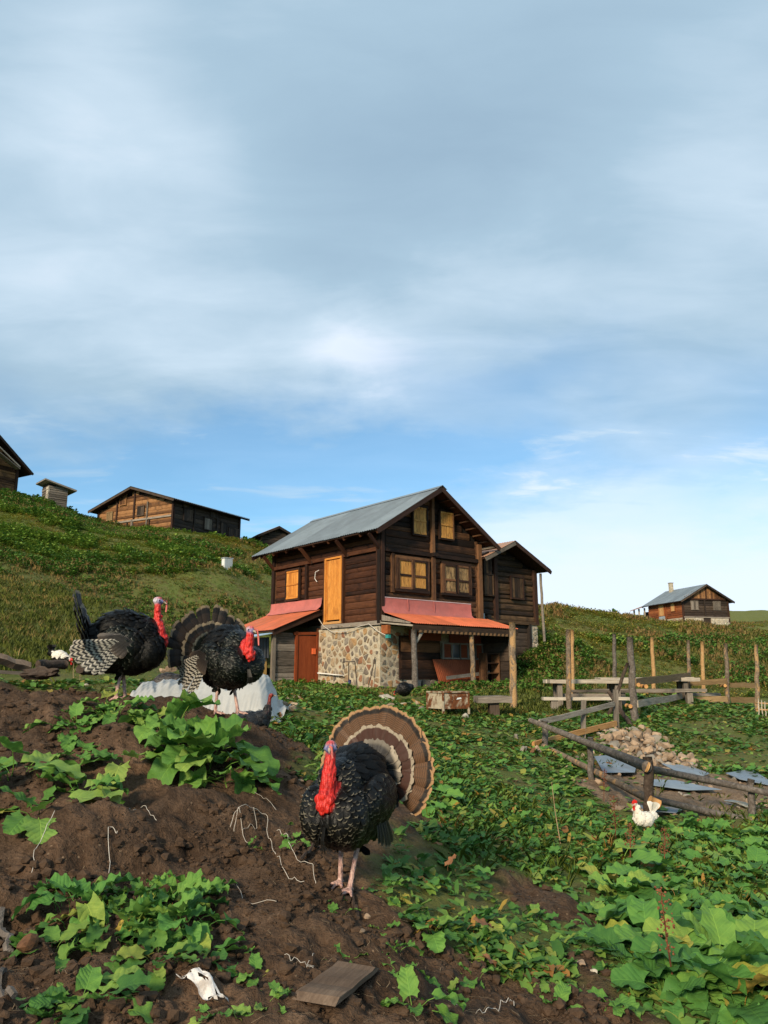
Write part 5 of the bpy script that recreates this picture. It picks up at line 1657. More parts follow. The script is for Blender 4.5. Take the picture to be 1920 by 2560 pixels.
def build_yard():
    # rusty tank
    p = gp(1120, 1788)
    k = p.y * CA / F_PX
    t = empty('rusty_tank', p, R(28), 'square rusty metal tank with flaking cream paint on short legs', 'tank')
    h = post_top(p, 1120, 1731).z - p.z
    w = 74 * k
    b0 = .09
    MB().box((0, 0, b0 + (h - b0) / 2), (w, w, h - b0)).build('tank_body', 'rust_box', t)
    for (a, b) in (((-w / 2, -w / 2), (w / 2, -w / 2)), ((w / 2, -w / 2), (w / 2, w / 2)), ((w / 2, w / 2), (-w / 2, w / 2)), ((-w / 2, w / 2), (-w / 2, -w / 2))):
        bar('rim', 'rust_box', t, (*a, h + .012), (*b, h + .012), .05, .03)
    for sx in (-1, 1):
        for sy in (-1, 1):
            bar('corner_strip', 'rust_box', t, (sx * w / 2, sy * w / 2, -.02), (sx * w / 2, sy * w / 2, h), .035, .035, up=(0, -1, 0))
    mesh_obj('paint_patch', [(w / 2 + .004, -w * .1, h * .62), (w / 2 + .004, w * .08, h * .60), (w / 2 + .004, w * .12, h * .8), (w / 2 + .004, -w * .06, h * .84)], [(0, 1, 2, 3)], 'paint_white', t)
    mesh_obj('paint_patch', [(w * .02, -w / 2 - .004, h * .66), (w * .22, -w / 2 - .004, h * .70), (w * .2, -w / 2 - .004, h * .77), (w * .05, -w / 2 - .004, h * .75)], [(0, 1, 2, 3)], 'paint_white', t)
    # flat stones and rubble before the porch
    st = [(965, 1748, .55, .3, .16, 'stone_light', 'big pale flat rock at the corner of the porch'), (1005, 1770, .38, .25, .10, 'stone_grey', 'flat grey stone under the black hen'), (1040, 1765, .24, .16, .14, 'stone_tan', 'upright tan stone beside the rusty tank'),
          (1055, 1778, .22, .18, .10, 'stone_grey', 'grey block left of the rusty tank'), (1160, 1796, .2, .16, .14, 'stone_light', 'pale stone at the right foot of the rusty tank'), (978, 1775, .22, .14, .12, 'stone_tan', 'tan split stone just above the tail fan of the nearest turkey'),
          (870, 1778, .25, .14, .06, 'stone_tan', 'flat tan stone among weeds below the stone wall'), (845, 1772, .18, .12, .06, 'stone_tan', 'small flat stone beside the flat tan stone below the stone wall'),
          (1345, 1888, .16, .14, .14, 'stone_tan', 'brown boulder left of the log fence end'), (1310, 1885, .15, .12, .20, 'stone_grey', 'blue grey rock beside the brown boulder at the log fence end'), (1290, 1845, .1, .1, .1, 'stone_grey', 'small grey stone under the orange leaf near the log fence'),
          (1665, 1940, .25, .2, .12, 'stone_tan', 'tan stone lying between the metal sheets'), (1690, 2012, .35, .2, .05, 'stone_tan', 'wide flat stone under the lower log rail'), (1850, 2020, .4, .22, .07, 'stone_light', 'pale flat slab below the right log rails'), (1545, 2018, .25, .16, .06, 'stone_tan', 'flat stone below the cut end of the lower log')]
    for i, (u, v, a, b, c, mt, lb) in enumerate(st):
        p = gp(u, v)
        o = link_mesh('rock', stone_mesh('rock', (a / 2 * 1.2, b / 2 * 1.2, c / 2 * 1.3), 300 + i, mt, 3))
        o.location = (p.x, p.y, p.z + c * .2)
        o.rotation_euler = (rng.uniform(-.2, .2), rng.uniform(-.2, .2), rng.uniform(0, 3))
        tag(o, lb, 'rock', 'loose rocks in the yard')
    # stones at the end of the white sheet
    for i, (u, v) in enumerate(((720, 1752), (712, 1768), (735, 1760), (728, 1775), (742, 1748))):
        p = gp(u, v)
        o = link_mesh('rock', stone_mesh('rock', (.10, .07, .06), 340 + i, 'stone_tan', 2))
        o.location = (p.x, p.y, p.z + .03)
        o.rotation_euler = (0, 0, rng.uniform(0, 3))
        tag(o, 'tan stone weighing down the right end of the white plastic sheet', 'rock', 'stones at the end of the plastic sheet')
    # heap of broken stones
    hp = poly_world([(1500, 1842), (1560, 1822), (1610, 1832), (1650, 1862), (1700, 1890), (1760, 1912), (1758, 1932), (1690, 1925), (1640, 1905), (1560, 1895), (1520, 1872)])
    x0, y0 = hp.min(0)
    x1, y1 = hp.max(0)
    ms = [stone_mesh('heap_stone', (rng.uniform(.09, .17), rng.uniform(.07, .12), rng.uniform(.05, .09)), 400 + i, ('stone_tan', 'stone_grey', 'stone_tan')[i % 3], 2) for i in range(9)]
    n, tries = 0, 0
    while n < 150 and tries < 6000:
        tries += 1
        x, y = rng.uniform(x0, x1), rng.uniform(y0, y1)
        d = float(inside(hp, np.array([x]), np.array([y]))[0])
        if d < 0 and rng.random() > math.exp(d * 5): continue
        o = link_mesh('heap_stone', ms[n % 9])
        s = rng.choice((.35, .5, .65, .8, 1.0, 1.25)) * rng.uniform(.85, 1.1)
        lift = max(0, min(d, .5)) * .2 * rng.random()
        o.location = (x, y, H(x, y) + .03 + lift)
        o.rotation_euler = (rng.uniform(-.6, .6), rng.uniform(-.6, .6), rng.uniform(0, 6))
        o.scale = (s,) * 3
        tag(o, 'broken stone in the heap behind the log fence', 'stone', 'stones of the heap')
        n += 1
    # scattered stones in the stony yard
    x0, y0 = ROCKY.min(0)
    x1, y1 = ROCKY.max(0)
    n, tries = 0, 0
    while n < 110 and tries < 5000:
        tries += 1
        x, y = rng.uniform(x0, x1), rng.uniform(y0, y1)
        if float(inside(ROCKY, np.array([x]), np.array([y]))[0]) < -.1: continue
        o = link_mesh('loose_stone', ms[n % 9])
        o.location = (x, y, H(x, y) + .01)
        o.rotation_euler = (rng.uniform(-.4, .4), rng.uniform(-.4, .4), rng.uniform(0, 6))
        o.scale = (rng.uniform(.2, .62),) * 3
        tag(o, 'small stone scattered on the stony ground behind the log rails', 'stone', 'scattered stones in the stony yard')
        n += 1
    # metal sheets lying there
    for (pix, lb) in (([(1486, 1902), (1535, 1898), (1592, 1922), (1588, 1942), (1510, 1946)], 'crumpled blue grey metal sheet left of the cut log end'), ([(1655, 1920), (1720, 1926), (1775, 1945), (1760, 1952), (1690, 1940)], 'narrow blue grey metal sheet under the stone heap'),
                      ([(1628, 1960), (1690, 1962), (1750, 1974), (1805, 1984), (1720, 1985), (1628, 1974)], 'long bent blue grey metal sheet between the log rails'), ([(1815, 1944), (1880, 1934), (1925, 1958), (1925, 1972), (1850, 1962)], 'flat blue grey sheet at the right end of the stony yard'),
                      ([(1600, 2020), (1640, 2028), (1720, 2030), (1690, 2040), (1610, 2036)], 'strip of blue sheet beneath the lower log rail')):
        P = [ground_at(*q) for q in pix]
        c = sum((q for q in P), Vector()) / len(P)
        c.z = H(c.x, c.y)
        vs = []
        m = len(P)
        rings = 3
        for kk in range(rings):
            f = 1 - kk / rings
            for q in P:
                x, y = c.x + (q.x - c.x) * f, c.y + (q.y - c.y) * f
                vs.append(Vector((x, y, float(height([x], [y], False)[0]) + .05 + rng.uniform(-.012, .02))) - c)
        vs.append(Vector((0, 0, float(height([c.x], [c.y], False)[0]) - c.z + .065)))
        fs = []
        for kk in range(rings - 1):
            for i in range(m):
                j = (i + 1) % m
                fs.append((kk * m + i, kk * m + j, (kk + 1) * m + j, (kk + 1) * m + i))
        for i in range(m):
            fs.append(((rings - 1) * m + i, (rings - 1) * m + (i + 1) % m, rings * m))
        nn = len(vs)
        vs += [v - Vector((0, 0, .006)) for v in vs]
        fs += [tuple(i + nn for i in q[::-1]) for q in fs] + [(i, i + nn, (i + 1) % m + nn, (i + 1) % m) for i in range(m)]
        o = mesh_obj('metal_sheet', vs, fs, 'sheet_blue')
        o.location = c
        tag(o, lb, 'sheet', 'metal sheets on the ground')
    # things under the porch
    o = corr_sheet('ribbed_sheet', 'panel_orange', None, (2.08, -.10, .93), (4.36, -.10, .95), (2.12, -.42, .02), (4.38, -.42, .02), .085, .010, 2)
    o.location, o.rotation_euler = HC, (0, 0, R(39.7))
    tag(o, 'orange brown ribbed panel leaning under the porch roof', 'panel')
    o = bar('leaning_plank', 'wood_grey', None, (0, 0, 0), (1, 0, 0), .03, .11)
    o.data.transform(Matrix.Diagonal((2.0, 1, 1, 1)))
    o.matrix_local = Matrix.Translation(HC) @ Matrix.Rotation(R(39.7), 4, 'Z') @ frame_from(Vector((2.3, -.47, .34)), Vector((4.35, -.50, .52)), Z_)
    tag(o, 'grey plank lying slanting across the orange panel', 'plank')
    wf = empty('old_casement', hl(3.4, -.16, .95), R(39.7), 'old grey window frame with five panes standing on the orange panel', 'window frame')
    for x in (-.9, -.5, -.12, .25, .62, .95):
        bar('stile', 'wood_grey', wf, (x, 0, 0), (x, 0, .52), .06, .045, up=(0, -1, 0))
    for z in (.02, .5):
        bar('rail', 'wood_grey', wf, (-.9, 0.002, z), (.95, 0.002, z), .04, .05)
    for i, x in enumerate((-.7, -.31, .065, .435, .785)):
        MB().box((x, .005, .26), (.30, .006, .44)).build('pane', 'glass_dark' if i % 2 else 'wood_reddoor', wf)
    tb = [((.45, -.95, .05), (1.02, -.55, 1.55), .10, 'wood_grey', 'grey prop leaning under the left end of the porch'), ((.95, -.9, .02), (.35, -.75, 1.25), .11, 'wood_hut', 'brown board leaning crosswise under the left end of the porch'),
          ((1.75, -.95, .0), (1.35, -.5, 1.5), .10, 'wood_beam', 'dark prop leaning behind the second porch post'), ((2.05, -1.1, .0), (1.5, -.55, .95), .11, 'wood_grey', 'grey prop crossing the dark prop by the orange panel')]
    for (a, b, w, mt, lb) in tb:
        o = bar('leaning_timber', mt, None, Vector(a), Vector(b), w, .05, up=(0, -1, 0), wob=.006)
        o.matrix_local = Matrix.Translation(HC) @ Matrix.Rotation(R(39.7), 4, 'Z') @ o.matrix_local
        tag(o, lb, 'timber', 'timbers leaning under the porch')
    sh = empty('wooden_shelf', hl(4.05, -.75, 0), R(39.7), 'open wooden shelf at the right end of the porch', 'shelf')
    for x in (-.30, .30):
        bar('side_panel', 'wood_gable', sh, (x, 0, 0), (x, 0, 1.15), .04, .35, up=(0, -1, 0))
    for z in (.15, .5, .82, 1.12):
        bar('shelf_board', 'wood_gable', sh, (-.28, 0, z), (.28, 0, z), .33, .03)
    for (x, z, lb) in ((.7, .14, 'brown wooden block beside the left porch post'), (.32, .14, 'grey stone block at the foot of the left porch end')):
        o = MB().box((0, 0, 0), (.3, .3, .28)).build('wooden_block', 'wood_grey')
        o.location, o.rotation_euler = hl(x, -1.15, z), (0, 0, R(39.7))
        tag(o, lb, 'block')
    # in front of the stone wall: bed frame, stick, pipe, blue tap, deck of planks
    bf = empty('bed_frame', hl(-.42, .95, 0), R(39.7 + 96), 'thin rusty metal frame leaning on the stone wall', 'frame')
    k = .0122
    for (a, b) in (((-.28, 0, 0), (-.28, .1, .84)), ((-.28, .1, .84), (.28, .1, .84)), ((.05, .05, 0), (-.0, .1, .82)), ((.28, .02, .6), (.28, .1, .84))):
        pole('rod', 'wire_dark', bf, [a, b], .014, n=6, segs=2, wob=0)
    o = pole('walking_stick', 'bark_dark', None, [hl(-.32, .22, 0), hl(-.06, .20, .98)], .014, n=6)
    tag(o, 'thin dark stick leaning at the corner of the stone wall', 'stick')
    o = pole('white_pipe', 'pipe_white', None, [hl(-.10, 3.2, .50), hl(-.12, 1.75, .42)], .022, n=8, segs=3, wob=0)
    tag(o, 'white plastic pipe slanting across the stone wall', 'pipe')
    p = hl(-.9, .42, 0)
    p.z = H(p.x, p.y)
    tp = empty('standpipe', p, 0, 'little dark blue standpipe below the stone wall', 'tap')
    pole('pipe', 'metal_grey', tp, [(0, 0, -.05), (0, 0, .14)], .03, n=8, segs=2, wob=0)
    pole('tap_head', 'blue_plastic', tp, [(0, 0, .13), (.0, 0, .2), (.02, -.02, .26), (.03, -.02, .33)], [.05, .06, .05, .04], n=8)
    dk = empty('plank_platform', hl(-.75, 2.6, .0), R(39.7), 'small deck of grey planks before the red door', 'deck')
    for i in range(6):
        bar('plank', 'wood_grey', dk, (-.55 + i * .23, -.75, .03), (-.58 + i * .23, .55, .05), .20, .04, wob=.006)
    # utility things on the heap at the left
    for (ua, va, ub, vb, Yd, r, mt, lb) in ((-25, 1640, 74, 1668, 7.4, .05, 'wood_soil', 'dark square timber lying on the crest of the heap at the left edge'), (95, 1662, 165, 1662, 8.3, .05, 'bark_dark', 'dark log lying behind the earth heap below the pied hen'), (200, 1672, 240, 1678, 8.0, .05, 'bark_dark', 'short dark log at the tail of the side-view turkey')):
        a, b = at(ua, va, Yd), at(ub, vb, Yd + .3)
        o = pole('old_log', mt, None, [a, b], (r, r), n=8 if mt != 'wood_soil' else 4, wob=.01, segs=5, jit=.08, origin=(a + b) / 2)
        tag(o, lb, 'log', 'old logs on the heap')
    a, b = at(-20, 1678, 7.1), at(75, 1684, 7.3)
    o = bar('old_plank', 'wood_grey', None, a, b, .12, .03, wob=.004)
    tag(o, 'grey split plank under the dark timber on the crest', 'plank')
    p = at(90, 1708, 6.7)
    p = at(110, 1685, 7.0)
    o = link_mesh('rotten_stump', stone_mesh('rotten_stump', (.20, .10, .055), 777, 'bark_dark', 3, 1.6))
    o.location = (p.x, p.y, p.z)
    tag(o, 'dark crumbling lump of rotten wood at the end of the timber', 'stump')
    # plank and rag on the earth in front
    a, b = gp(790, 2540), gp(895, 2440)
    o = bar('earthy_plank', 'wood_soil', None, a + Vector((0, 0, .034)), b + Vector((0, 0, .046)), .17, .018, wob=.004, segs=6, chip=.03)
    tag(o, 'short weathered plank lying on the earth at the bottom edge', 'plank')
    p = gp(505, 2495)
    g = 14
    vs, fs = [], []
    for j in range(g + 1):
        for i in range(g + 1):
            x, y = (i / g - .5) * .22, (j / g - .5) * .085
            x2, y2 = p.x + x * .9 - y * .6, p.y + x * -.35 + y
            cr = mnoise.noise(Vector((x * 14, y * 14, 3))) * .012 + mnoise.noise(Vector((x * 34, y * 34, 7))) * .010
            vs.append((x2 - p.x, y2 - p.y, H(x2, y2) - p.z + .025 + cr))
    for j in range(g):
        for i in range(g):
            cx_, cy_ = (i / g - .5), (j / g - .5)
            if mnoise.noise(Vector((cx_ * 4.1, cy_ * 4.1, 11))) > .22 or (cx_ * 2) ** 2 + (cy_ * 2) ** 2 + mnoise.noise(Vector((cx_ * 7, cy_ * 7, 1))) * .7 > .95: continue
            a_ = j * (g + 1) + i
            fs.append((a_, a_ + 1, a_ + g + 2, a_ + g + 1))
    o = mesh_obj('torn_rag', vs, fs, 'rag_white', None, True)
    o.location = p
    tag(o, 'torn dirty white plastic rag on the earth', 'rag')
    # white strings and roots on the earth
    def string(pix, lb, r=.004, mt='string_white', nm='string', lift=.012, grp='strings lying on the earth'):
        P = [gp(*q) for q in pix]
        pts = []
        for i in range(len(P) - 1):
            for t in (0, .33, .66):
                q = P[i].lerp(P[i + 1], t)
                pts.append(q + Vector((rng.uniform(-.008, .008), rng.uniform(-.02, .02), 0)))
        pts.append(P[-1])
        # smooth the run, then lay it on the earth
        fine = []
        for i in range(len(pts) - 1):
            p0, p1, p2, p3 = pts[max(i - 1, 0)], pts[i], pts[i + 1], pts[min(i + 2, len(pts) - 1)]
            for t in (0, .5):
                fine.append(.5 * ((2 * p1) + (p2 - p0) * t + (2 * p0 - 5 * p1 + 4 * p2 - p3) * t * t + (3 * p1 - p0 - 3 * p2 + p3) * t ** 3))
        fine.append(pts[-1])
        hz = height([q.x for q in fine], [q.y for q in fine])
        pts = [Vector((q.x, q.y, hz[i] + lift + .012 * math.sin(i * .9) ** 2)) for i, q in enumerate(fine)]
        r = r * (.30 if mt == 'string_white' else 1)
        oo = MB()
        o0 = pts[0].copy()
        oo.tube([q_ - o0 for q_ in pts], r, 5)
        ob = oo.build(nm, mt)
        ob.location = o0
        tag(ob, lb, 'root' if nm == 'root' else 'string', grp)
    string([(575, 2095), (600, 2078), (665, 2066), (672, 2095), (690, 2140), (712, 2190), (760, 2225)], 'long white string tangle left of the nearest turkey', .0045)
    string([(690, 2085), (720, 2110), (730, 2150), (780, 2190), (790, 2215)], 'second white string beside the nearest turkey', .0045)
    string([(580, 2100), (595, 2080), (620, 2110)], 'short loop of white string at the left of the tangle', .004)
    string([(630, 2065), (640, 2085), (605, 2100)], 'crossed bit of white string at the top of the tangle', .004)
    string([(76, 2212), (90, 2180), (128, 2130)], 'curved white string on the slope of the heap at the left', .005)
    string([(268, 2212), (268, 2158), (288, 2155)], 'bent white string above the lower leafy plant on the heap', .005)
    string([(310, 2085), (345, 2068), (365, 2085), (388, 2110)], 'arched white string in the middle of the heap', .004)
    string([(705, 2425), (740, 2440), (782, 2442), (770, 2425), (785, 2395)], 'white string lying above the short plank', .004)
    string([(618, 1950), (650, 2000), (690, 2035)], 'thin pale string right of the big leafy plant', .0035)
    string([(590, 2215), (620, 2270), (690, 2290)], 'pale string trailing from the lower leafy plant', .0035)
    string([(1118, 2500), (1125, 2490), (1140, 2505), (1155, 2520)], 'small white curl of string on the bare strip', .0045)
    string([(1190, 2535), (1225, 2532), (1250, 2505), (1275, 2495), (1285, 2512)], 'longer white curl of string on the bare strip', .0045)
    string([(880, 2215), (885, 2250), (895, 2300)], 'brown root in front of the nearest turkey foot', .009, 'bark_dark', 'root', .01, 'roots in the earth')
    string([(750, 2165), (790, 2135), (810, 2110)], 'brown stick beside the nearest turkey legs', .010, 'bark_dark', 'root', .02, 'roots in the earth')
    string([(5, 2270), (12, 2330), (25, 2380)], 'grey root at the left edge', .016, 'bark_grey', 'root', .02, 'roots in the earth')
    string([(0, 2440), (12, 2500), (30, 2560)], 'long grey root in the lower left corner', .012, 'bark_grey', 'root', .015, 'roots in the earth')
    # feather and stones on the earth
    for i, (u, v, s, mt, lb) in enumerate(((585, 2360, .05, 'stone_tan', 'tan pebble right of the lower leafy plant'), (920, 2300, .04, 'stone_tan', 'tan pebble right of the root on the bare strip'), (1055, 2305, .07, 'stone_tan', 'rust coloured stone at the edge of the weeds'), (1455, 2430, .05, 'stone_tan', 'tan pebble on the bare strip near the big leaves'),
                                       (1485, 2445, .04, 'stone_light', 'pale pebble on the bare strip near the big leaves'), (215, 1712, .06, 'stone_light', 'pale pebble on the crest left of the side-view turkey'), (745, 2010, .05, 'stone_tan', 'tan stone on the heap left of the nearest turkey wing'), (750, 1960, .05, 'stone_tan', 'tan stone on the earth beside the neck of the nearest turkey'),
                                       (1035, 2050, .06, 'stone_tan', 'stone under the tail of the nearest turkey'), (905, 2360, .035, 'stone_tan', 'small pebble below the nearest turkey'), (60, 2390, .09, 'leaf_brown', 'brown flat flake of bark in the lower left'), (310, 2470, .08, 'leaf_brown', 'brown chip beside the lowest leafy plant'))):
        p = gp(u, v)
        o = link_mesh('pebble', stone_mesh('pebble', (s * .7, s * .5, s * .4), 600 + i, mt, 2))
        o.location = p + Vector((0, 0, s * .12))
        o.rotation_euler = (rng.uniform(-.3, .3), rng.uniform(-.3, .3), rng.uniform(0, 6))
        tag(o, lb, 'pebble', 'pebbles on the earth')
    # the plastic sheet over a pile
    a, b = gp(322, 1742), gp(716, 1770)
    a = at(330, 1745, 9.9); b = at(712, 1757, 10.2)
    L = (b - a).length
    ax = (b - a).normalized()
    mid = (a + b) / 2
    mid.z = 0
    nx_, ny_ = 240, 34
    ctr = Vector((mid.x, mid.y + .2, H(mid.x, mid.y)))
    vs, fs = [], []
    for j in range(ny_ + 1):
        for i in range(nx_ + 1):
            s, t = i / nx_, j / ny_
            prof = .19 + .11 * math.sin(s * 3.1) + .15 * float(sstep(np.array(s), .55, .84)) - .50 * float(sstep(np.array(s), .84, 1.02))
            prof = max(prof, .02)
            arch = max(0.0, 1 - abs(t * 2 - 1) ** 2.3)
            x = -L / 2 + L * s
            y = (t - .5) * (1.15 + .12 * math.sin(s * 9))
            z = float(prof) * arch
            fold = (.5 - abs(mnoise.noise(Vector((s * 15 + 2.2 * t, t * 1.1, 5))))) * .08 - .02 + (.5 - abs(mnoise.noise(Vector((s * 34 - 3 * t, t * 1.4, 9))))) * .035 + mnoise.noise(Vector((s * 7 + t * 3, t * 3, 2))) * .05
            z += fold * (.3 + arch)
            y += fold * 1.2
            w = ctr + ax * x + Vector((0, y, 0))
            vs.append(Vector((w.x - ctr.x, w.y - ctr.y, z + .015)))
    for j in range(ny_):
        for i in range(nx_):
            q = j * (nx_ + 1) + i
            fs.append((q, q + 1, q + nx_ + 2, q + nx_ + 1))
    bz = base_h([q.x + ctr.x for q in vs], [q.y + ctr.y for q in vs])
    vs = [Vector((q.x, q.y, q.z + bz[i] - ctr.z)) for i, q in enumerate(vs)]
    o = mesh_obj('plastic_sheet', vs, fs, 'plastic_white', None, True)
    o.location = ctr
    tag(o, 'white plastic sheet draped over a long low pile behind the turkeys', 'sheet')
    for i, (u, v, s) in enumerate(((425, 1672, .10), (405, 1676, .07))):
        sm = link_mesh('rock', stone_mesh('rock', (s, s * .6, s * .5), 390 + i, 'stone_tan', 2))
        sm.location = at(u, v, 10.1)
        tag(sm, ('larger' if i == 0 else 'smaller') + ' brown stone lying on top of the white plastic sheet', 'rock')


build_posts()
build_plank_fence()
build_log_fence()
build_tables()
build_yard()

# ------------------------------------------------------------------ birds (front of a bird looks along -y, feet at z = 0)
def body_mesh(name, prims, voxel, smooth=6):
    """one continuous skin over ellipsoids ('e', centre, radii, colour, feathered, rot) and chains ('c', [(p, r)...], colour, feathered)"""
    bm = bmesh.new()
    for p in prims:
        if p[0] == 'e':
            _, c, r, col, fe = p[:5]
            rot = p[5] if len(p) > 5 else Matrix.Identity(3)
            M = Matrix.Translation(Vector(c)) @ rot.to_4x4() @ Matrix.Diagonal((*r, 1.0))
            bmesh.ops.create_icosphere(bm, subdivisions=3, radius=1.0, matrix=M)
        else:
            _, ch, col, fe = p[:4]
            for (a, ra), (b, rb) in zip(ch[:-1], ch[1:]):
                a, b = Vector(a), Vector(b)
                d = b - a
                q = d.to_track_quat('Z', 'Y').to_matrix().to_4x4()
                bmesh.ops.create_cone(bm, cap_ends=True, segments=14, radius1=ra, radius2=rb, depth=d.length, matrix=Matrix.Translation((a + b) / 2) @ q)
            for a, ra in ch:
                bmesh.ops.create_icosphere(bm, subdivisions=2, radius=ra * 1.01, matrix=Matrix.Translation(Vector(a)))
    me = bpy.data.meshes.new(name + '_src')
    bm.to_mesh(me)
    bm.free()
    o = bpy.data.objects.new(name + '_src', me)
    COL.objects.link(o)
    m = o.modifiers.new('r', 'REMESH')
    m.mode = 'VOXEL'
    m.voxel_size = voxel
    s = o.modifiers.new('s', 'SMOOTH')
    s.factor = 0.5
    s.iterations = smooth
    dg = bpy.context.evaluated_depsgraph_get()
    dg.update()
    out = bpy.data.meshes.new_from_object(o.evaluated_get(dg))
    bpy.data.objects.remove(o)
    bpy.data.meshes.remove(me)
    out.name = name
    n = len(out.vertices)
    V = np.zeros(n * 3, np.float32)
    out.vertices.foreach_get('co', V)
    V = V.reshape(-1, 3).astype(float)
    num = np.zeros((n, 4))
    den = np.zeros(n)
    for p in prims:
        if p[0] == 'e':
            _, c, r, col, fe = p[:5]
            q = V - np.array(c)
            if len(p) > 5: q = q @ np.array(p[5])
            d = (np.linalg.norm(q / np.array(r), axis=1) - 1) * min(r)
        else:
            _, ch, col, fe = p[:4]
            d = np.full(n, 9.0)
            for (a, ra), (b, rb) in zip(ch[:-1], ch[1:]):
                a, b = np.array(a), np.array(b)
                e = b - a
                t = np.clip(((V - a) @ e) / (e @ e + 1e-12), 0, 1)
                d = np.minimum(d, np.linalg.norm(V - a - t[:, None] * e, axis=1) - (ra + (rb - ra) * t))
        w = np.exp(-np.clip(d, -0.03, 0.3) / 0.0035)
        num += w[:, None] * np.array([*col, fe])
        den += w
    num /= den[:, None]
    ca = out.color_attributes.new('anat', 'FLOAT_COLOR', 'POINT')
    ca.data.foreach_set('color', np.concatenate([num[:, :3], np.ones((n, 1))], 1).astype(np.float32).ravel())
    out.polygons.foreach_set('use_smooth', [True] * len(out.polygons))
    out.materials.clear()
    out.materials.append(MATS['bird_body'])
    return out, V, num[:, 3]


def feather_cards(name, mat, parent, P, Nn, D, Ls, Ws, lift, rnd_seed=0, rows=4, kind='stuff'):
    """many contour feathers as one part: P roots, Nn normals, D directions"""
    r = np.random.default_rng(rnd_seed)
    n = len(P)
    if n == 0: return None
    D = D - Nn * np.sum(D * Nn, 1)[:, None]
    D /= (np.linalg.norm(D, axis=1)[:, None] + 1e-9)
    D = D + Nn * lift[:, None]
    D /= np.linalg.norm(D, axis=1)[:, None]
    S = np.cross(D, Nn)
    S /= (np.linalg.norm(S, axis=1)[:, None] + 1e-9)
    U = np.cross(S, D)
    prof = [(0.0, .35), (.3, .85), (.62, 1.0), (.87, .90), (1.0, .5)]
    V, UV = [], []
    for (t, w) in prof:
        for s in (-1, 0, 1):
            tt = t - (0.10 if s and t > .8 else 0)
            pos = P + D * (Ls * tt)[:, None] + S * (Ws * .5 * w * s)[:, None] + U * ((0.10 * (1 - abs(s)) * Ws - 0.35 * Ls * tt * tt * 0.45))[:, None]
            V.append(pos)
            UV.append((t, .5 + .5 * s * w))
    k = len(V)
    V = np.stack(V, 1).reshape(-1, 3)
    q = []
    for i in range(4):
        for j in range(2):
            a = i * 3 + j
            q.append((a, a + 1, a + 4, a + 3))
    q = np.array(q)
    Q = (np.arange(n)[:, None, None] * k + q[None]).reshape(-1, 4)
    me = bpy.data.meshes.new(name)
    me.vertices.add(len(V))
    me.vertices.foreach_set('co', V.astype(np.float32).ravel())
    me.loops.add(len(Q) * 4)
    me.loops.foreach_set('vertex_index', Q.astype(np.int32).ravel())
    me.polygons.add(len(Q))
    me.polygons.foreach_set('loop_start', (np.arange(len(Q)) * 4).astype(np.int32))
    me.polygons.foreach_set('use_smooth', np.ones(len(Q), bool))
    me.update(calc_edges=True)
    uv = me.uv_layers.new(name='UVMap')
    UV = np.array(UV)
    luv = UV[(Q % k).ravel()]
    uv.data.foreach_set('uv', luv.astype(np.float32).ravel())
    ra = me.attributes.new('rnd', 'FLOAT', 'POINT')
    ra.data.foreach_set('value', np.repeat(r.random(n), k).astype(np.float32))
    me.materials.append(MATS[mat])
    o = link_mesh(name, me, parent)
    if kind: o['kind'] = kind
    return o


def scatter_surface(me, V, mask, spacing, seed):
    """points spread evenly over the masked surface: positions and normals"""
    r = np.random.default_rng(seed)
    me.update()
    nv = len(me.vertices)
    Nn = np.zeros(nv * 3, np.float32)
    me.vertex_normals.foreach_get('vector', Nn)
    Nn = Nn.reshape(-1, 3).astype(float)
    idx = np.where(mask)[0]
    r.shuffle(idx)
    idx = idx[:9000]
    cell = {}
    keep = []
    for i in idx:
        s = spacing(V[i]) if callable(spacing) else spacing
        p = V[i]
        k = (int(p[0] // .05), int(p[1] // .05), int(p[2] // .05))
        ok = True
        for dx in (-1, 0, 1):
            for dy in (-1, 0, 1):
                for dz in (-1, 0, 1):
                    for j in cell.get((k[0] + dx, k[1] + dy, k[2] + dz), ()):
                        q = V[j] - p
                        if q @ q < s * s:
                            ok = False
                            break
                    if not ok: break
                if not ok: break
            if not ok: break
        if ok:
            cell.setdefault(k, []).append(i)
            keep.append(i)
    keep = np.array(keep, int)
    return V[keep], Nn[keep]


_blade_cache = {}


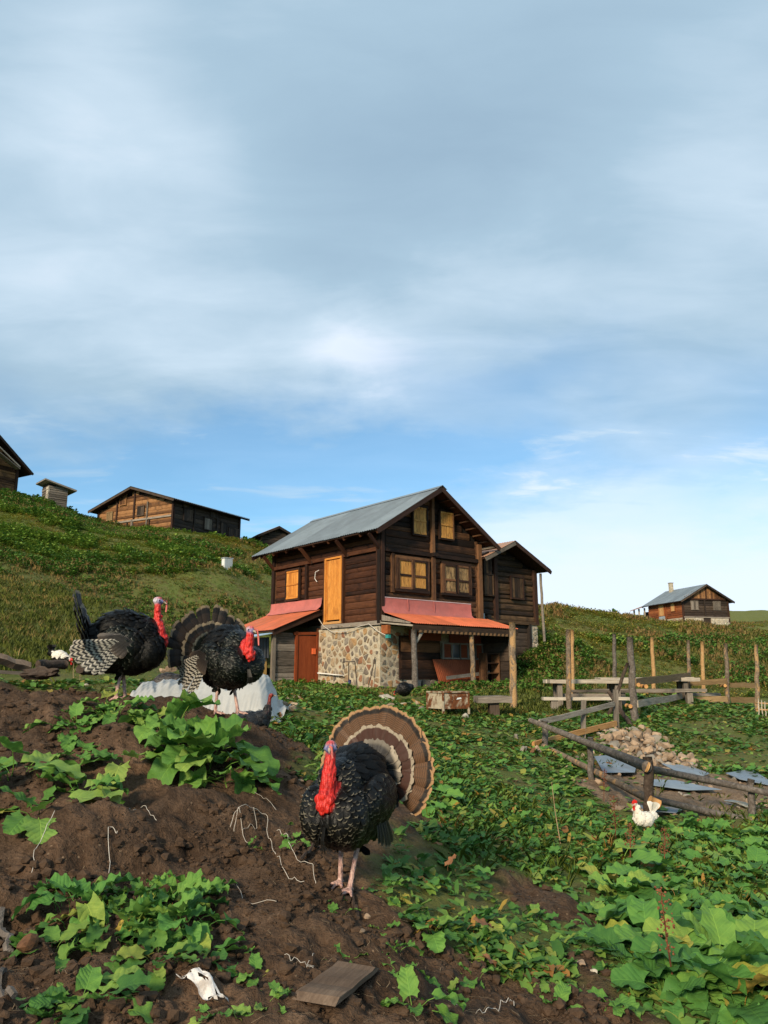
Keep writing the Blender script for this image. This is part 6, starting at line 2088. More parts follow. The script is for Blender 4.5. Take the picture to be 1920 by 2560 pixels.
def blade_mesh(key, L, w0, w1, mat, curve=0.0, tip=0.5, fringe=0.0, asym=0.0, seed=0):
    """one long feather along +z in the xz plane, facing -y"""
    if key in _blade_cache: return _blade_cache[key]
    r = random.Random(seed)
    rows, cols = 12, 6
    vs, uv, fs = [], [], []
    for i in range(rows + 1):
        t = i / rows
        w = w0 + (w1 - w0) * min(1, t / .75) ** 1.1
        for j in range(cols + 1):
            s = -1 + 2 * j / cols
            z = L * t
            ed = abs(s)
            z -= (tip * w1 * .5) * (ed ** 2.4) * max(0, (t - .6) / .4) ** 1.4
            if i == rows: z += r.uniform(-fringe, fringe)
            x = s * w * .5 * (1 + asym * s)
            y = curve * L * t * t + 0.10 * w * (ed ** 2) - .002
            vs.append((x, y, z))
            uv.append((t, .5 + .5 * s))
    for i in range(rows):
        for j in range(cols):
            a = i * (cols + 1) + j
            fs.append((a, a + 1, a + cols + 2, a + cols + 1))
    # shaft
    b = len(vs)
    for i in range(rows):
        t = i / rows * .93
        for (dx, dy) in ((-.0022, -.003), (.0022, -.003)):
            k = 1 - .7 * t
            vs.append((dx * k, curve * L * t * t - .002 + dy * k, L * t))
            uv.append((t, .5))
    for i in range(rows - 1):
        a = b + i * 2
        fs.append((a, a + 1, a + 3, a + 2))
    me = bpy.data.meshes.new(key)
    me.from_pydata(vs, [], fs)
    l = me.uv_layers.new(name='UVMap')
    for lp in me.loops:
        l.data[lp.index].uv = uv[lp.vertex_index]
    me.polygons.foreach_set('use_smooth', [True] * len(fs))
    me.materials.append(MATS[mat])
    me.update()
    _blade_cache[key] = me
    return me


RED, RED2 = (0.58, 0.022, 0.016), (0.66, 0.03, 0.02)
BLUE, PALE = (0.17, 0.20, 0.40), (0.52, 0.50, 0.56)
BLK = (0.006, 0.006, 0.006)
SHANK = (0.52, 0.34, 0.28)


def turkey(name, label, loc, rz, sc_=1.0, breast='plume_bronze', back='plume_black', flank='plume_bronze', tail='tail_front', covert='tail_covert', fan=104, fan_tilt=12, head=(0.0, -0.285, 0.735), face=-1,
           wing_drop=0.0, seed=1, head_turn=0.0, legs=((0.065, -.03), (-0.055, .05)), snood=0.02, neck_front=0.0, tail_r=.40, roll=0.0, bx=.84, by=1.0, wing_len=1.0, ctr_z=.50, jit=(3.2, .06), fw=.112, flight='plume_wing_bar', rump=None, ctr_x=0.0, tucked=False):
    b = empty(name, loc, rz, label, 'turkey', 'strutting tom turkeys')
    b.scale = (sc_,) * 3
    hx, hy, hz = head
    prims = [
        ('e', (0, -.06, .40), (.225, .27, .195), BLK, 1), ('e', (0, .05, .545), (.185, .25, .175), BLK, 1), ('e', (0, .10, .34), (.185, .21, .125), BLK, 1),
        ('e', (.095, -.205, .405), (.135, .135, .145), BLK, 1), ('e', (-.095, -.205, .405), (.135, .135, .145), BLK, 1), ('e', (0, -.12, .56), (.15, .15, .12), BLK, 1),
        ('e', (.195, .03, .455), (.065, .20, .13), BLK, 1), ('e', (-.195, .03, .455), (.065, .20, .13), BLK, 1), ('e', (0, .25, .50), (.13, .12, .13), BLK, 1),
    ]
    prims = [('e', (c[0] * bx, c[1] * by, c[2]), (q[0] * bx, q[1] * by, q[2]), cc, ff) for (_, c, q, cc, ff) in prims]
    # neck and head
    nb = (hx * .4, -.30 - neck_front, .50)
    prims += [('c', [((hx * .3, -.24, .56), .05), (nb, .042), ((hx * .7, (nb[1] + hy) / 2 - .012, .585), .036), ((hx * .9, hy - .004, .655), .030), ((hx, hy, hz - .03), .027)], RED, 0)]
    ct, st = math.cos(head_turn), math.sin(head_turn)
    fd = Vector((-st * -1 * 1.0, -ct, 0))      # where the beak points
    sd = Vector((fd.y, -fd.x, 0)) * -1
    hd = Vector(head)
    prims += [('e', tuple(hd + Vector((0, 0, .004)) - fd * .006), (.030, .036, .034), PALE, 0), ('e', tuple(hd + fd * .022 + Vector((0, 0, -.004))), (.022, .026, .022), BLUE, 0),
              ('e', tuple(hd + Vector((0, 0, .024)) + fd * .006), (.022, .028, .014), RED, 0)]
    for s in (-1, 1):
        prims.append(('e', tuple(hd + sd * (.022 * s) + fd * .012 + Vector((0, 0, -.002))), (.014, .016, .014), BLUE, 0))
    r = random.Random(seed)
    # caruncles: knobs down the throat and the big cluster at the bottom
    for i in range(26):
        t = r.random()
        a = r.uniform(-1.9, 1.9)
        zc = .50 + (hz - .05 - .50) * t
        yc = nb[1] * (1 - t) + hy * t
        rad = .040 * (1 - t) + .027 * t
        prims.append(('e', (hx * (.4 + .6 * t) + math.sin(a) * rad, yc - math.cos(a) * rad, zc), (.009, .009, .012), RED2, 0))
    for (dx, dy, dz, rr) in ((.030, -.035, -.035, .024), (-.034, -.030, -.03, .022), (.0, -.045, -.055, .023), (.022, -.042, -.075, .018), (-.022, -.045, -.065, .019), (.0, -.04, -.015, .026), (-.008, -.042, -.092, .014), (.04, -.02, -.055, .016)):
        prims.append(('e', (nb[0] + dx, nb[1] + dy, nb[2] + dz + .02), (rr, rr, rr * 1.15), RED2, 0))
    # legs
    for s, (lx, ly) in zip((1, -1), legs):
        k = Vector((lx, .03, .25))
        ft = Vector((lx * 1.05, ly, .022))
        prims.append(('c', [((lx, .05, .33), .075), ((lx, .035, .25), .038), ((lx, .03, .215), .022)], BLK, 1))
        prims.append(('c', [(tuple(k), .017), (tuple(k.lerp(ft, .5)), .0135), (tuple(ft), .015)], SHANK, 0))
        for (an, ln) in ((0, .105), (32, .09), (-32, .09), (180, .045)):
            d = Vector((math.sin(R(an)), -math.cos(R(an)), 0))
            prims.append(('c', [(tuple(ft), .0125), (tuple(ft + d * ln * .5 + Vector((0, 0, -.004))), .0105), (tuple(ft + d * ln + Vector((0, 0, -.014))), .006)], SHANK, 0))
        prims.append(('c', [(tuple(k.lerp(ft, .62) + Vector((0, .01, 0))), .008), (tuple(k.lerp(ft, .62) + Vector((0, .03, .004))), .004)], SHANK, 0))
    me, V, fe = body_mesh('body', prims, 0.0058, 4)
    link_mesh('body', me, b)
    # beak, eyes, snood
    bk = MB()
    bk.tube([hd + fd * .036 + Vector((0, 0, -.004)), hd + fd * .056 + Vector((0, 0, -.009)), hd + fd * .071 + Vector((0, 0, -.02))], [.0115, .009, .002], 8)
    bk.build('beak', 'beak_horn', b, True)
    for s in (-1, 1):
        e = MB()
        c = hd + sd * (.0335 * s) + fd * .014 + Vector((0, 0, .004))
        e.tube([c + sd * (-.006 * s), c + sd * (.001 * s), c + sd * (.004 * s)], [.0065, .006, .002], 8)
        e.build('eye', 'eye_black', b, True)
    sn = MB()
    s0 = hd + fd * .045 + Vector((0, 0, .010))
    sn.tube([s0, s0 + fd * .022 + sd * .012 + Vector((0, 0, -.004)), s0 + fd * .026 + sd * (.012 + snood * .4) + Vector((0, 0, -.03 - snood)), s0 + fd * .022 + sd * (.014 + snood * .6) + Vector((0, 0, -.05 - 2.2 * snood))], [.006, .007, .0085, .005], 8)
    sn.build('snood', 'comb_pink', b, True)
    # beard of bristles under the breast
    bd = MB()
    for i in range(9):
        x = r.uniform(-.012, .012)
        bd.tube([(x, -.335, .36), (x * 1.5, -.36, .30), (x * 2.4, -.355, .24)], [.003, .0025, .001], 4)
    bd.build('beard', 'plume_black', b)
    # contour feathers by region
    x, y, z = V[:, 0], V[:, 1], V[:, 2]
    feath = fe > .75
    front = feath & (y < .02) & (z > .22)
    mantle = feath & (((z > .60) & (y > -.16)) | (y > .20))
    wingm = feath & (np.abs(x) > .17 * bx) & ~mantle & (y > -.08)
    bre = front & ~mantle & ~wingm
    rest = feath & ~mantle & ~wingm & ~bre
    parts = (('breast_plumage', breast, bre, .0185, .054, .036, .20), ('back_plumage', back, mantle, .024, .085, .040, .25), ('wing_covert_plumage', flank, wingm, .0205, .062, .040, .20), ('belly_plumage', back, rest, .024, .070, .036, .2))
    for i, (nm, mt, mk, sp, L, w, lf) in enumerate(parts):
        P, Nn = scatter_surface(me, V, mk, sp, seed * 10 + i)
        if len(P) == 0: continue
        g = np.random.default_rng(seed * 7 + i)
        D = np.tile(np.array([0.0, 1.0, -.62]), (len(P), 1)) + g.normal(0, .12, (len(P), 3))
        if nm == 'breast_plumage':
            D = np.stack([np.sign(P[:, 0]) * .35 * np.exp(-np.abs(P[:, 0]) * 9) + P[:, 0] * .8, np.full(len(P), .30), np.full(len(P), -.9)], 1) + g.normal(0, .08, (len(P), 3))
        if nm == 'belly_plumage':
            D = np.tile(np.array([0.0, .7, -.8]), (len(P), 1)) + g.normal(0, .15, (len(P), 3))
        feather_cards(nm, mt, b, P - Nn * .004, Nn, D, L * g.uniform(.8, 1.2, len(P)), w * g.uniform(.85, 1.15, len(P)), g.uniform(lf * .5, lf * 1.4, len(P)), seed + i)
    # tail: long feathers, then the coverts in front of them
    ctr = Vector((ctr_x, .30, ctr_z))
    tl = Matrix.Rotation(R(-fan_tilt), 4, 'X')
    for (nm, mt, n, L, w, off, sp) in (('tail_feather', tail, 18, tail_r, fw, 0.0, fan), ('tail_covert', covert, 15, tail_r * .67, fw * .9, -.022, fan * .98), ('rump_feather', rump or flank, 15, tail_r * .45, .066, -.04, fan * .95)):
        for i in range(n):
            t = (i / (n - 1)) * 2 - 1
            an = sp * t + r.uniform(-jit[0], jit[0])
            m_ = blade_mesh(f'{seed}_{nm}_{i % 4}', L, .022, w, mt, -.05 if nm == 'tail_feather' else -.02, .42, .010, 0, i % 4)
            o = link_mesh(nm, m_, b)
            M = Matrix.Translation(ctr + Vector((0, off, 0))) @ tl @ Matrix.Rotation(R(roll), 4, 'Y') @ Matrix.Rotation(R(an), 4, 'Y') @ Matrix.Translation((0, .0028 * ((i * 7) % 5) + abs(t) * .03, .02)) @ Matrix.Rotation(R(4 * (1 if i % 2 else -1) + r.uniform(-2, 2)), 4, 'Z')
            o.matrix_local = M @ Matrix.Diagonal((r.uniform(.9, 1.05), 1, r.uniform(1 - jit[1], 1 + jit[1] * .4), 1))
    # wings: barred flight feathers drooping at both sides
    for s in (-1, 1):
        for i in range(5 if tucked else 11):
            t = i / 10
            m_ = blade_mesh(f'{flight}_flight_{i % 3}', .36, .018, .044, flight, .04, .8, .004, .0, i % 3)
            o = link_mesh('flight_feather', m_, b)
            p = Vector((s * ((.20 if tucked else .232) * bx + .012 * t), -.02 + .10 * t, (.38 if tucked else .43) + .04 * t))
            el = -58 + 46 * t - wing_drop + r.uniform(-3, 3)
            d = Vector((s * (.10 + .05 * (1 - t)), math.cos(R(el)), math.sin(R(el)))).normalized()
            xx = Vector((s, 0, 0)) - d * (d.x * s)
            xx.normalize()
            yv = -xx                                        # face outwards: feather's -y looks to the side
            zz = d
            xv = yv.cross(zz)
            M = Matrix((xv, yv, zz)).transposed().to_4x4()
            M.translation = p + Vector((s * .004 * i, 0, 0))
            o.matrix_local = M @ Matrix.Diagonal((1, 1, wing_len * (.80 + .25 * math.sin(t * 2.6)) * r.uniform(.88, 1.06), 1))
        for i in range(0 if tucked else 9):
            t = i / 8
            m_ = blade_mesh(f'{seed}_greater_{i % 3}', .17, .02, .055, flank if flank != 'plume_green' else 'plume_brownish', .05, .8, .003, 0, i % 3)
            o = link_mesh('wing_covert', m_, b)
            p = Vector((s * (.252 * bx + .008 * t), -.06 + .10 * t, .47 + .04 * t))
            el = -62 + 48 * t - wing_drop
            d = Vector((s * .08, math.cos(R(el)), math.sin(R(el)))).normalized()
            xx = Vector((s, 0, 0)) - d * (d.x * s)
            xx.normalize()
            yv = -xx
            xv = yv.cross(d)
            M = Matrix((xv, yv, d)).transposed().to_4x4()
            M.translation = p + Vector((s * .003 * i, 0, 0))
            o.matrix_local = M
    return b


def small_bird(name, label, cat, loc, rz, sc_, prims, plumes, head, fd, comb=None, tail=None, spacing=.026, group=None, seed=3, flen=.055, fw=.036, tailmat=None, beak=.018, flow=(0, 1, -.4), voxel=.006):
    b = empty(name, loc, rz, label, cat, group)
    b.scale = (sc_,) * 3
    me, V, fe = body_mesh('body', prims, voxel, 5)
    link_mesh('body', me, b)
    for i, (nm, mt, fn) in enumerate(plumes):
        mk = (fe > .7) & fn(V)
        P, Nn = scatter_surface(me, V, mk, spacing, seed + i)
        if len(P) == 0: continue
        g = np.random.default_rng(seed + i)
        D = np.tile(np.array(flow, float), (len(P), 1)) + g.normal(0, .12, (len(P), 3))
        feather_cards(nm, mt, b, P - Nn * .003, Nn, D, flen * g.uniform(.8, 1.2, len(P)), fw * g.uniform(.85, 1.15, len(P)), g.uniform(.08, .26, len(P)), seed + i)
    hd, fd = Vector(head), Vector(fd).normalized()
    sd = Vector((-fd.y, fd.x, 0)).normalized()
    bk = MB()
    bk.tube([hd + fd * .018, hd + fd * (.018 + beak * .6), hd + fd * (.018 + beak * 1.2) + Vector((0, 0, -.004))], [.009, .006, .0015], 7)
    bk.build('beak', 'beak_horn', b, True)
    for s in (-1, 1):
        e = MB()
        c = hd + sd * (.0185 * s) + fd * .006 + Vector((0, 0, .004))
        e.tube([c - sd * (.005 * s), c + sd * (.001 * s), c + sd * (.003 * s)], [.005, .0045, .0015], 7)
        e.build('eye', 'eye_black', b, True)
    if comb:
        cm = MB()
        # serrated comb: thin slab along fd
        pts = [(-.03, .004), (-.035, .02), (-.022, .030), (-.016, .020), (-.006, .040), (.002, .024), (.012, .040), (.018, .022), (.027, .028), (.028, .006)]
        n = len(pts)
        vs = []
        for sg in (-.004, .004):
            for (a, c) in pts:
                vs.append(hd + fd * a * comb + Vector((0, 0, .012 + c * comb)) + sd * sg)
        fs = [tuple(range(n))[::-1], tuple(range(n, 2 * n))] + [(i, (i + 1) % n, (i + 1) % n + n, i + n) for i in range(n)]
        cm.add(vs, fs)
        cm.build('comb', 'comb_red', b)
        wt = MB()
        for s in (-1, 1):
            c = hd + fd * .016 + sd * (.008 * s)
            wt.tube([c + Vector((0, 0, -.012)), c + Vector((0, 0, -.03 * comb)), c + Vector((0, 0, -.045 * comb))], [.006, .010, .004], 7)
        wt.build('wattles', 'comb_red', b, True)
    if tail:
        n, L, w, ctr, el0, el1, spread_, mt = tail
        for i in range(n):
            t = i / (n - 1)
            m_ = blade_mesh(f'{name}_tail_{i % 2}', L, w * .4, w, mt, .12, .9, .004, 0, i)
            o = link_mesh('tail_feather', m_, b)
            el = el0 + (el1 - el0) * t
            d = Vector((math.sin(R(spread_)) * (1 if i % 2 else -1) * .6, math.cos(R(el)), math.sin(R(el)))).normalized()
            xv = Vector((1, 0, 0)) if abs(d.x) < .9 else Vector((0, 1, 0))
            if spread_ < 30:                # blades stand on edge
                yv = Vector((1 if i % 2 else -1, 0, 0))
                yv = (yv - d * yv.dot(d)).normalized()
                xv = yv.cross(d)
            else:
                xv = (xv - d * xv.dot(d)).normalized()
                yv = d.cross(xv)
            M = Matrix((xv, yv, d)).transposed().to_4x4()
            M.translation = Vector(ctr) + Vector((.006 * (1 if i % 2 else -1), 0, 0))
            o.matrix_local = M
    return b


def build_birds():
    # three strutting toms
    p = ground_at(878, 2216)
    p.z = H(p.x, p.y) + .0
    turkey('turkey', 'large black tom turkey strutting towards the viewer with banded brown tail fan spread', p, R(-23), 1.0, 'plume_bronze', 'plume_black', 'plume_bronze', 'tail_front', 'tail_covert', 106, 10, seed=3, head_turn=R(22), snood=.002, wing_len=.58, wing_drop=18, bx=.76,
           head=(.012, -.285, .735), roll=16, legs=((0.03, -.085), (-0.075, .03)), tail_r=.345, ctr_z=.57, jit=(2.2, .03), flight='plume_flight_dark', rump='plume_lower', ctr_x=.0, tucked=True)
    p = at(566, 1776, 6.75)
    p.z = H(p.x, p.y)
    turkey('turkey', 'black tom turkey in three-quarter view standing before the white plastic sheet', p, R(40), 1.04, 'plume_green', 'plume_black', 'plume_green', 'tail_dark', 'tail_dark_covert', 104, 8, seed=5, head_turn=R(12),
           head=(0, -.335, .665), fw=.088, snood=.035, legs=((0.07, -.06), (-0.07, .05)), neck_front=.01)
    p = at(312, 1726, 6.6)
    p.z = H(p.x, p.y)
    turkey('turkey', 'black tom turkey in side view with barred drooping wing at the left', p, R(103), 1.04, 'plume_black', 'plume_black', 'plume_green', 'tail_dark', 'tail_dark_covert', 100, 20, rump='plume_white_edge', seed=9, head_turn=0,
           head=(0, -.215, .80), wing_drop=-8, neck_front=-.05, by=.88, fw=.088, legs=((0.06, 0.0), (-0.06, .06)))
    dark = (0.012, 0.011, 0.011)
    hred = (0.26, 0.035, 0.025)
    # turkey hen looking right, sitting by the sheet
    p = at(640, 1780, 8.4)
    p.z = H(p.x, p.y) + .0
    hen = [('e', (0, .05, .17), (.10, .19, .12), dark, 1), ('e', (0, -.06, .2), (.075, .09, .1), dark, 1), ('e', (0, .22, .16), (.06, .12, .05), dark, 1),
           ('c', [((0, -.11, .24), .05), ((0, -.13, .32), .03), ((0, -.135, .37), .022)], (0.05, .03, .03), .9), ('c', [((0, -.135, .36), .021), ((0, -.14, .41), .018), ((0, -.145, .435), .02)], hred, 0),
           ('e', (0, -.155, .445), (.02, .027, .021), hred, 0)]
    small_bird('turkey_hen', 'grey brown turkey hen with raised red head in front of the white sheet', 'turkey hen', p, R(80), 1.05, hen, [('plumage', 'plume_hen', lambda V: V[:, 2] > -1)], (0, -.165, .445), (0, -1, -.1),
               tail=(6, .2, .05, (0, .22, .16), -6, -2, 60, 'plume_hen'), group='turkey hens', seed=21, beak=.022)
    # hen resting behind the middle tom's feet
    p = ground_at(598, 1762)
    p.z = H(p.x, p.y) - .04
    rest = [('e', (0, .03, .15), (.12, .2, .13), dark, 1), ('e', (0, -.1, .16), (.09, .1, .1), dark, 1), ('c', [((0, -.16, .17), .04), ((0, -.22, .13), .026), ((0, -.25, .08), .02)], hred, 0), ('e', (0, -.265, .07), (.02, .027, .02), hred, 0)]
    small_bird('turkey_hen', 'brown turkey hen half hidden behind the legs of the middle tom', 'turkey hen', p, R(60), 1.0, rest, [('plumage', 'plume_brownish', lambda V: V[:, 2] > -1)], (0, -.27, .07), (0, -1, -.5), group='turkey hens', seed=22)
    # hen bending down left of it
    p = ground_at(425, 1738)
    p.z = H(p.x, p.y) - .03
    small_bird('turkey_hen', 'dark turkey hen bending down behind the earth heap between the two toms', 'turkey hen', p, R(78), 1.1, rest, [('plumage', 'plume_brownish', lambda V: V[:, 2] > -1)], (0, -.27, .07), (0, -1, -.5),
               tail=(6, .2, .05, (0, .2, .17), -2, 4, 60, 'plume_hen'), group='turkey hens', seed=23)
    # white hen among the leaves
    wh = (.62, .57, .47)
    red = (.55, .02, .014)
    yel = (.45, .28, .08)
    p = ground_at(1615, 2098)
    p.z = H(p.x, p.y) - .01
    chick = [('e', (0, .0, .19), (.088, .135, .088), wh, 1), ('e', (0, -.09, .215), (.070, .075, .085), wh, 1), ('e', (0, .12, .22), (.05, .08, .06), wh, 1), ('c', [((0, -.115, .25), .052), ((0, -.135, .31), .034), ((0, -.14, .36), .026)], wh, 1),
             ('e', (0, -.148, .372), (.022, .028, .024), wh, .5), ('e', (0, -.165, .365), (.018, .018, .018), red, 0),
             ('c', [((.035, .01, .13), .03), ((.035, .01, .07), .012), ((.035, -.005, .01), .009), ((.035, -.05, .004), .006)], yel, 0), ('c', [((-.035, .01, .13), .03), ((-.035, .02, .07), .012), ((-.035, .02, .01), .009), ((-.035, -.03, .004), .006)], yel, 0)]
    small_bird('white_hen', 'white hen with bright red comb walking among the green leaves', 'chicken', p, R(-62), .84, chick, [('plumage', 'plume_whitebird', lambda V: V[:, 2] > .1)], (0, -.158, .372), (0, -1, -.08), comb=1.35,
               tail=(10, .17, .05, (0, .13, .23), 52, 92, 14, 'plume_whitebird'), spacing=.017, seed=31, flow=(0, 1, -.25), flen=.05)
    # black and white hen pecking on the lawn at the left
    p = ground_at(146, 1662)
    p.z = H(p.x, p.y)
    k = p.y / 11.5
    bl = (.015, .013, .012)
    peck = [('e', (0, .0, .17), (.075, .125, .075), wh, 1), ('e', (0, .0, .135), (.07, .12, .055), bl, 1), ('e', (0, -.10, .145), (.055, .06, .06), wh, 1), ('e', (0, .13, .21), (.04, .07, .055), bl, 1),
            ('c', [((0, -.13, .14), .042), ((0, -.185, .115), .028), ((0, -.20, .10), .024)], wh, 1), ('e', (0, -.215, .09), (.022, .025, .022), red, 0),
            ('c', [((.03, .01, .1), .025), ((.03, .01, .05), .01), ((.03, -.005, .008), .008), ((.03, -.04, .004), .005)], yel, 0), ('c', [((-.03, .01, .1), .025), ((-.03, .02, .05), .01), ((-.03, .02, .008), .008), ((-.03, -.02, .004), .005)], yel, 0)]
    small_bird('pied_hen', 'white and black hen pecking on the short grass behind the dark timbers', 'chicken', p, R(74), .95 * k, peck, [('plumage', 'plume_whitebird', lambda V: (V[:, 2] > .14) & (V[:, 1] < .09)), ('dark_plumage', 'plume_black', lambda V: (V[:, 2] <= .14) | (V[:, 1] >= .09))],
               (0, -.225, .09), (0, -.7, -.7), comb=1.3, tail=(8, .13, .04, (0, .14, .21), 60, 100, 14, 'plume_black'), spacing=.024, seed=33, flen=.045)
    # black hen crouched on the stones before the porch
    p = ground_at(1010, 1752)
    p.z = H(p.x, p.y) + .10
    bh = [('e', (0, 0, .16), (.13, .16, .15), bl, 1), ('e', (0, .12, .2), (.07, .1, .08), bl, 1), ('c', [((0, -.1, .2), .06), ((0, -.15, .16), .035), ((0, -.19, .1), .026)], bl, 1), ('e', (0, -.2, .08), (.024, .03, .024), bl, .4)]
    small_bird('black_hen', 'round black hen crouching on the stones near the porch', 'chicken', p, R(-70), 1.15, bh, [('plumage', 'plume_black', lambda V: V[:, 2] > 0)], (0, -.21, .08), (0, -1, -.4), comb=.8, spacing=.03, seed=35, voxel=.009)


build_birds()

# ------------------------------------------------------------------ vegetation
LUV = []


def leaf_template(seed, stalk=.5, tilt=35, pitch=15, n_along=7, n_half=2, wide=.46, ruffle=.05, droop=.35, ragged=.12, lobed=0.0, bare=False):
    """a leaf with its stalk: base at the origin, growing up and towards +y; blade about one unit long"""
    r = random.Random(seed)
    vs, fs, uv = [], [], []
    # stalk
    tl = R(tilt)
    pts = []
    for i in range(4):
        t = i / 3
        a = tl * (.35 + .65 * t)
        pts.append(Vector((0, math.sin(a) * stalk * t, math.cos(a) * stalk * t)))
    for i, p in enumerate(pts):
        w = .022 - .008 * i / 3
        vs += [p + Vector((-w, 0, -w * .5)), p + Vector((w, 0, -w * .5)), p + Vector((0, 0, w))]
        uv += [(.5, 0)] * 3
    for i in range(0 if bare else 3):
        for k in range(3):
            fs.append((i * 3 + k, i * 3 + (k + 1) % 3, (i + 1) * 3 + (k + 1) % 3, (i + 1) * 3 + k))
    b = len(vs)
    p = pts[-1].copy()
    ang = R(pitch)
    cols = 2 * n_half + 1
    ph = r.uniform(0, 6)
    base = p.copy()
    for i in range(n_along + 1):
        t = i / n_along
        if i:
            p = p + Vector((0, math.cos(ang), math.sin(ang))) / n_along
            ang -= R(droop * 100) / n_along * (0.5 + t)
        # outline: heart shaped base, broad middle, blunt tip
        w = wide * math.sin(math.pi * (.13 + .80 * t) ** .85) ** .55
        for j in range(cols):
            s = (j - n_half) / n_half
            ed = abs(s)
            wj = w * (1 + (r.uniform(-ragged, ragged) if ed == 1 else 0))
            if lobed and ed == 1: wj *= 1 - lobed * (i % 2)
            back = -.20 * ed * ed * max(0, 1 - t * 2.6)            # lobes reach back past the stalk
            z = ed * w * .28 + ruffle * ed * ed * math.sin(ph + t * 15 + (2 if s > 0 else 0)) + r.uniform(-.012, .012)
            up = Vector((0, -math.sin(ang), math.cos(ang)))
            q = p + Vector((s * wj, back * math.cos(ang), back * math.sin(ang))) + up * z
            if ed == 1: q = q + Vector((0, r.uniform(-.5, .5) * ragged * .5, 0))
            vs.append(q)
            uv.append((.5 + .5 * s * w / wide, t))
    LUV.append(uv)
    for i in range(n_along):
        for j in range(cols - 1):
            a = b + i * cols + j
            fs.append((a, a + 1, a + cols + 1, a + cols))
    return [tuple(v) for v in vs], fs


def merge_instances(name, temps, idx, pos, rotz, scale, rnd, mat, tilt=None, zscale=None):
    """many small leaves joined into one mesh; each carries its own 'rnd'"""
    V_all, L_all, S_all, R_all = [], [], [], []
    vb, lb = 0, 0
    for k, (tv, tf) in enumerate(temps):
        sel = np.where(idx == k)[0]
        if len(sel) == 0: continue
        tv = np.array(tv, float)
        n, m = len(sel), len(tv)
        c, s = np.cos(rotz[sel])[:, None], np.sin(rotz[sel])[:, None]
        x, y, z = tv[None, :, 0], tv[None, :, 1], tv[None, :, 2]
        if tilt is not None:
            a = tilt[sel][:, None]
            y, z = y * np.cos(a) - z * np.sin(a), y * np.sin(a) + z * np.cos(a)
        else:
            y, z = np.repeat(y, n, 0), np.repeat(z, n, 0)
        x = np.repeat(x, n, 0)
        sc_ = scale[sel][:, None]
        zs = sc_ if zscale is None else sc_ * zscale[sel][:, None]
        W = np.stack([(x * c - y * s) * sc_, (x * s + y * c) * sc_, z * zs], 2) + pos[sel][:, None, :]
        V_all.append(W.reshape(-1, 3))
        R_all.append(np.repeat(rnd[sel], m))
        sizes = np.array([len(f) for f in tf])
        flat = np.concatenate([np.array(f) for f in tf])
        L_all.append((np.arange(n)[:, None] * m + flat[None]).ravel() + vb)
        st = np.concatenate([[0], np.cumsum(sizes)[:-1]])
        S_all.append((np.arange(n)[:, None] * len(flat) + st[None]).ravel() + lb)
        vb += n * m
        lb += n * len(flat)
    V, L, S, Rn = map(np.concatenate, (V_all, L_all, S_all, R_all))
    me = bpy.data.meshes.new(name)
    me.vertices.add(len(V))
    me.vertices.foreach_set('co', V.astype(np.float32).ravel())
    me.loops.add(len(L))
    me.loops.foreach_set('vertex_index', L.astype(np.int32))
    me.polygons.add(len(S))
    me.polygons.foreach_set('loop_start', S.astype(np.int32))
    me.polygons.foreach_set('use_smooth', np.ones(len(S), bool))
    me.update(calc_edges=True)
    a = me.attributes.new('rnd', 'FLOAT', 'POINT')
    a.data.foreach_set('value', Rn.astype(np.float32))
    me.materials.append(MATS[mat])
    return me


def in_view(x, y, z, mu=160, mv=120):
    u, v = proj(x, y, z)
    return (u > -mu) & (u < 1920 + mu) & (v > 0) & (v < 2560 + mv) & (y > .5)


BIG = [leaf_template(i, .62 + .12 * (i % 3), 24 + 9 * i, 34 - 13 * i, 11, 3, .45 + .03 * (i % 3), .075, .22 + .05 * i, .045) for i in range(6)]
RAG = [leaf_template(20 + i, .5 + .1 * (i % 3), 26 + 10 * i, 30 - 13 * i, 12, 3, .38, .09, .24 + .05 * i, .10, .13) for i in range(6)]
NARROW = [leaf_template(50 + i, .3, 18 + 14 * i, 50 - 20 * i, 4, 1, .15, .05, .30, .12, bare=True) for i in range(2)]
SMALL = NARROW + [leaf_template(40 + i, .45, 25 + 12 * i, 30 - 14 * i, 4, 1, .38, .06, .25 + .06 * i, .16, bare=True) for i in range(5)]
TINY = [leaf_template(60 + i, .4, 25 + 14 * i, 30 - 14 * i, 2, 1, .40, .05, .3, .1, bare=True) for i in range(4)]


def leaf_meshes(temps, mat, name, uv0):
    out = []
    for q, (tv, tf) in enumerate(temps):
        me = bpy.data.meshes.new(name)
        me.from_pydata(tv, [], tf)
        me.polygons.foreach_set('use_smooth', [True] * len(tf))
        l = me.uv_layers.new(name='UVMap')
        for lp in me.loops:
            l.data[lp.index].uv = LUV[uv0 + q][lp.vertex_index]
        me.materials.append(MATS[mat])
        me.update()
        out.append(me)
    return out


LEAF = {'big': leaf_meshes(BIG, 'leaf_big', 'leaf', 0), 'rag': leaf_meshes(RAG, 'leaf_big', 'leaf', 6), 'mound': leaf_meshes(BIG, 'leaf_mound', 'leaf', 0), 'moundrag': leaf_meshes(RAG, 'leaf_mound', 'leaf', 6), 'cover': leaf_meshes(RAG, 'leaf_cover', 'leaf', 6)}
PLANTS = []


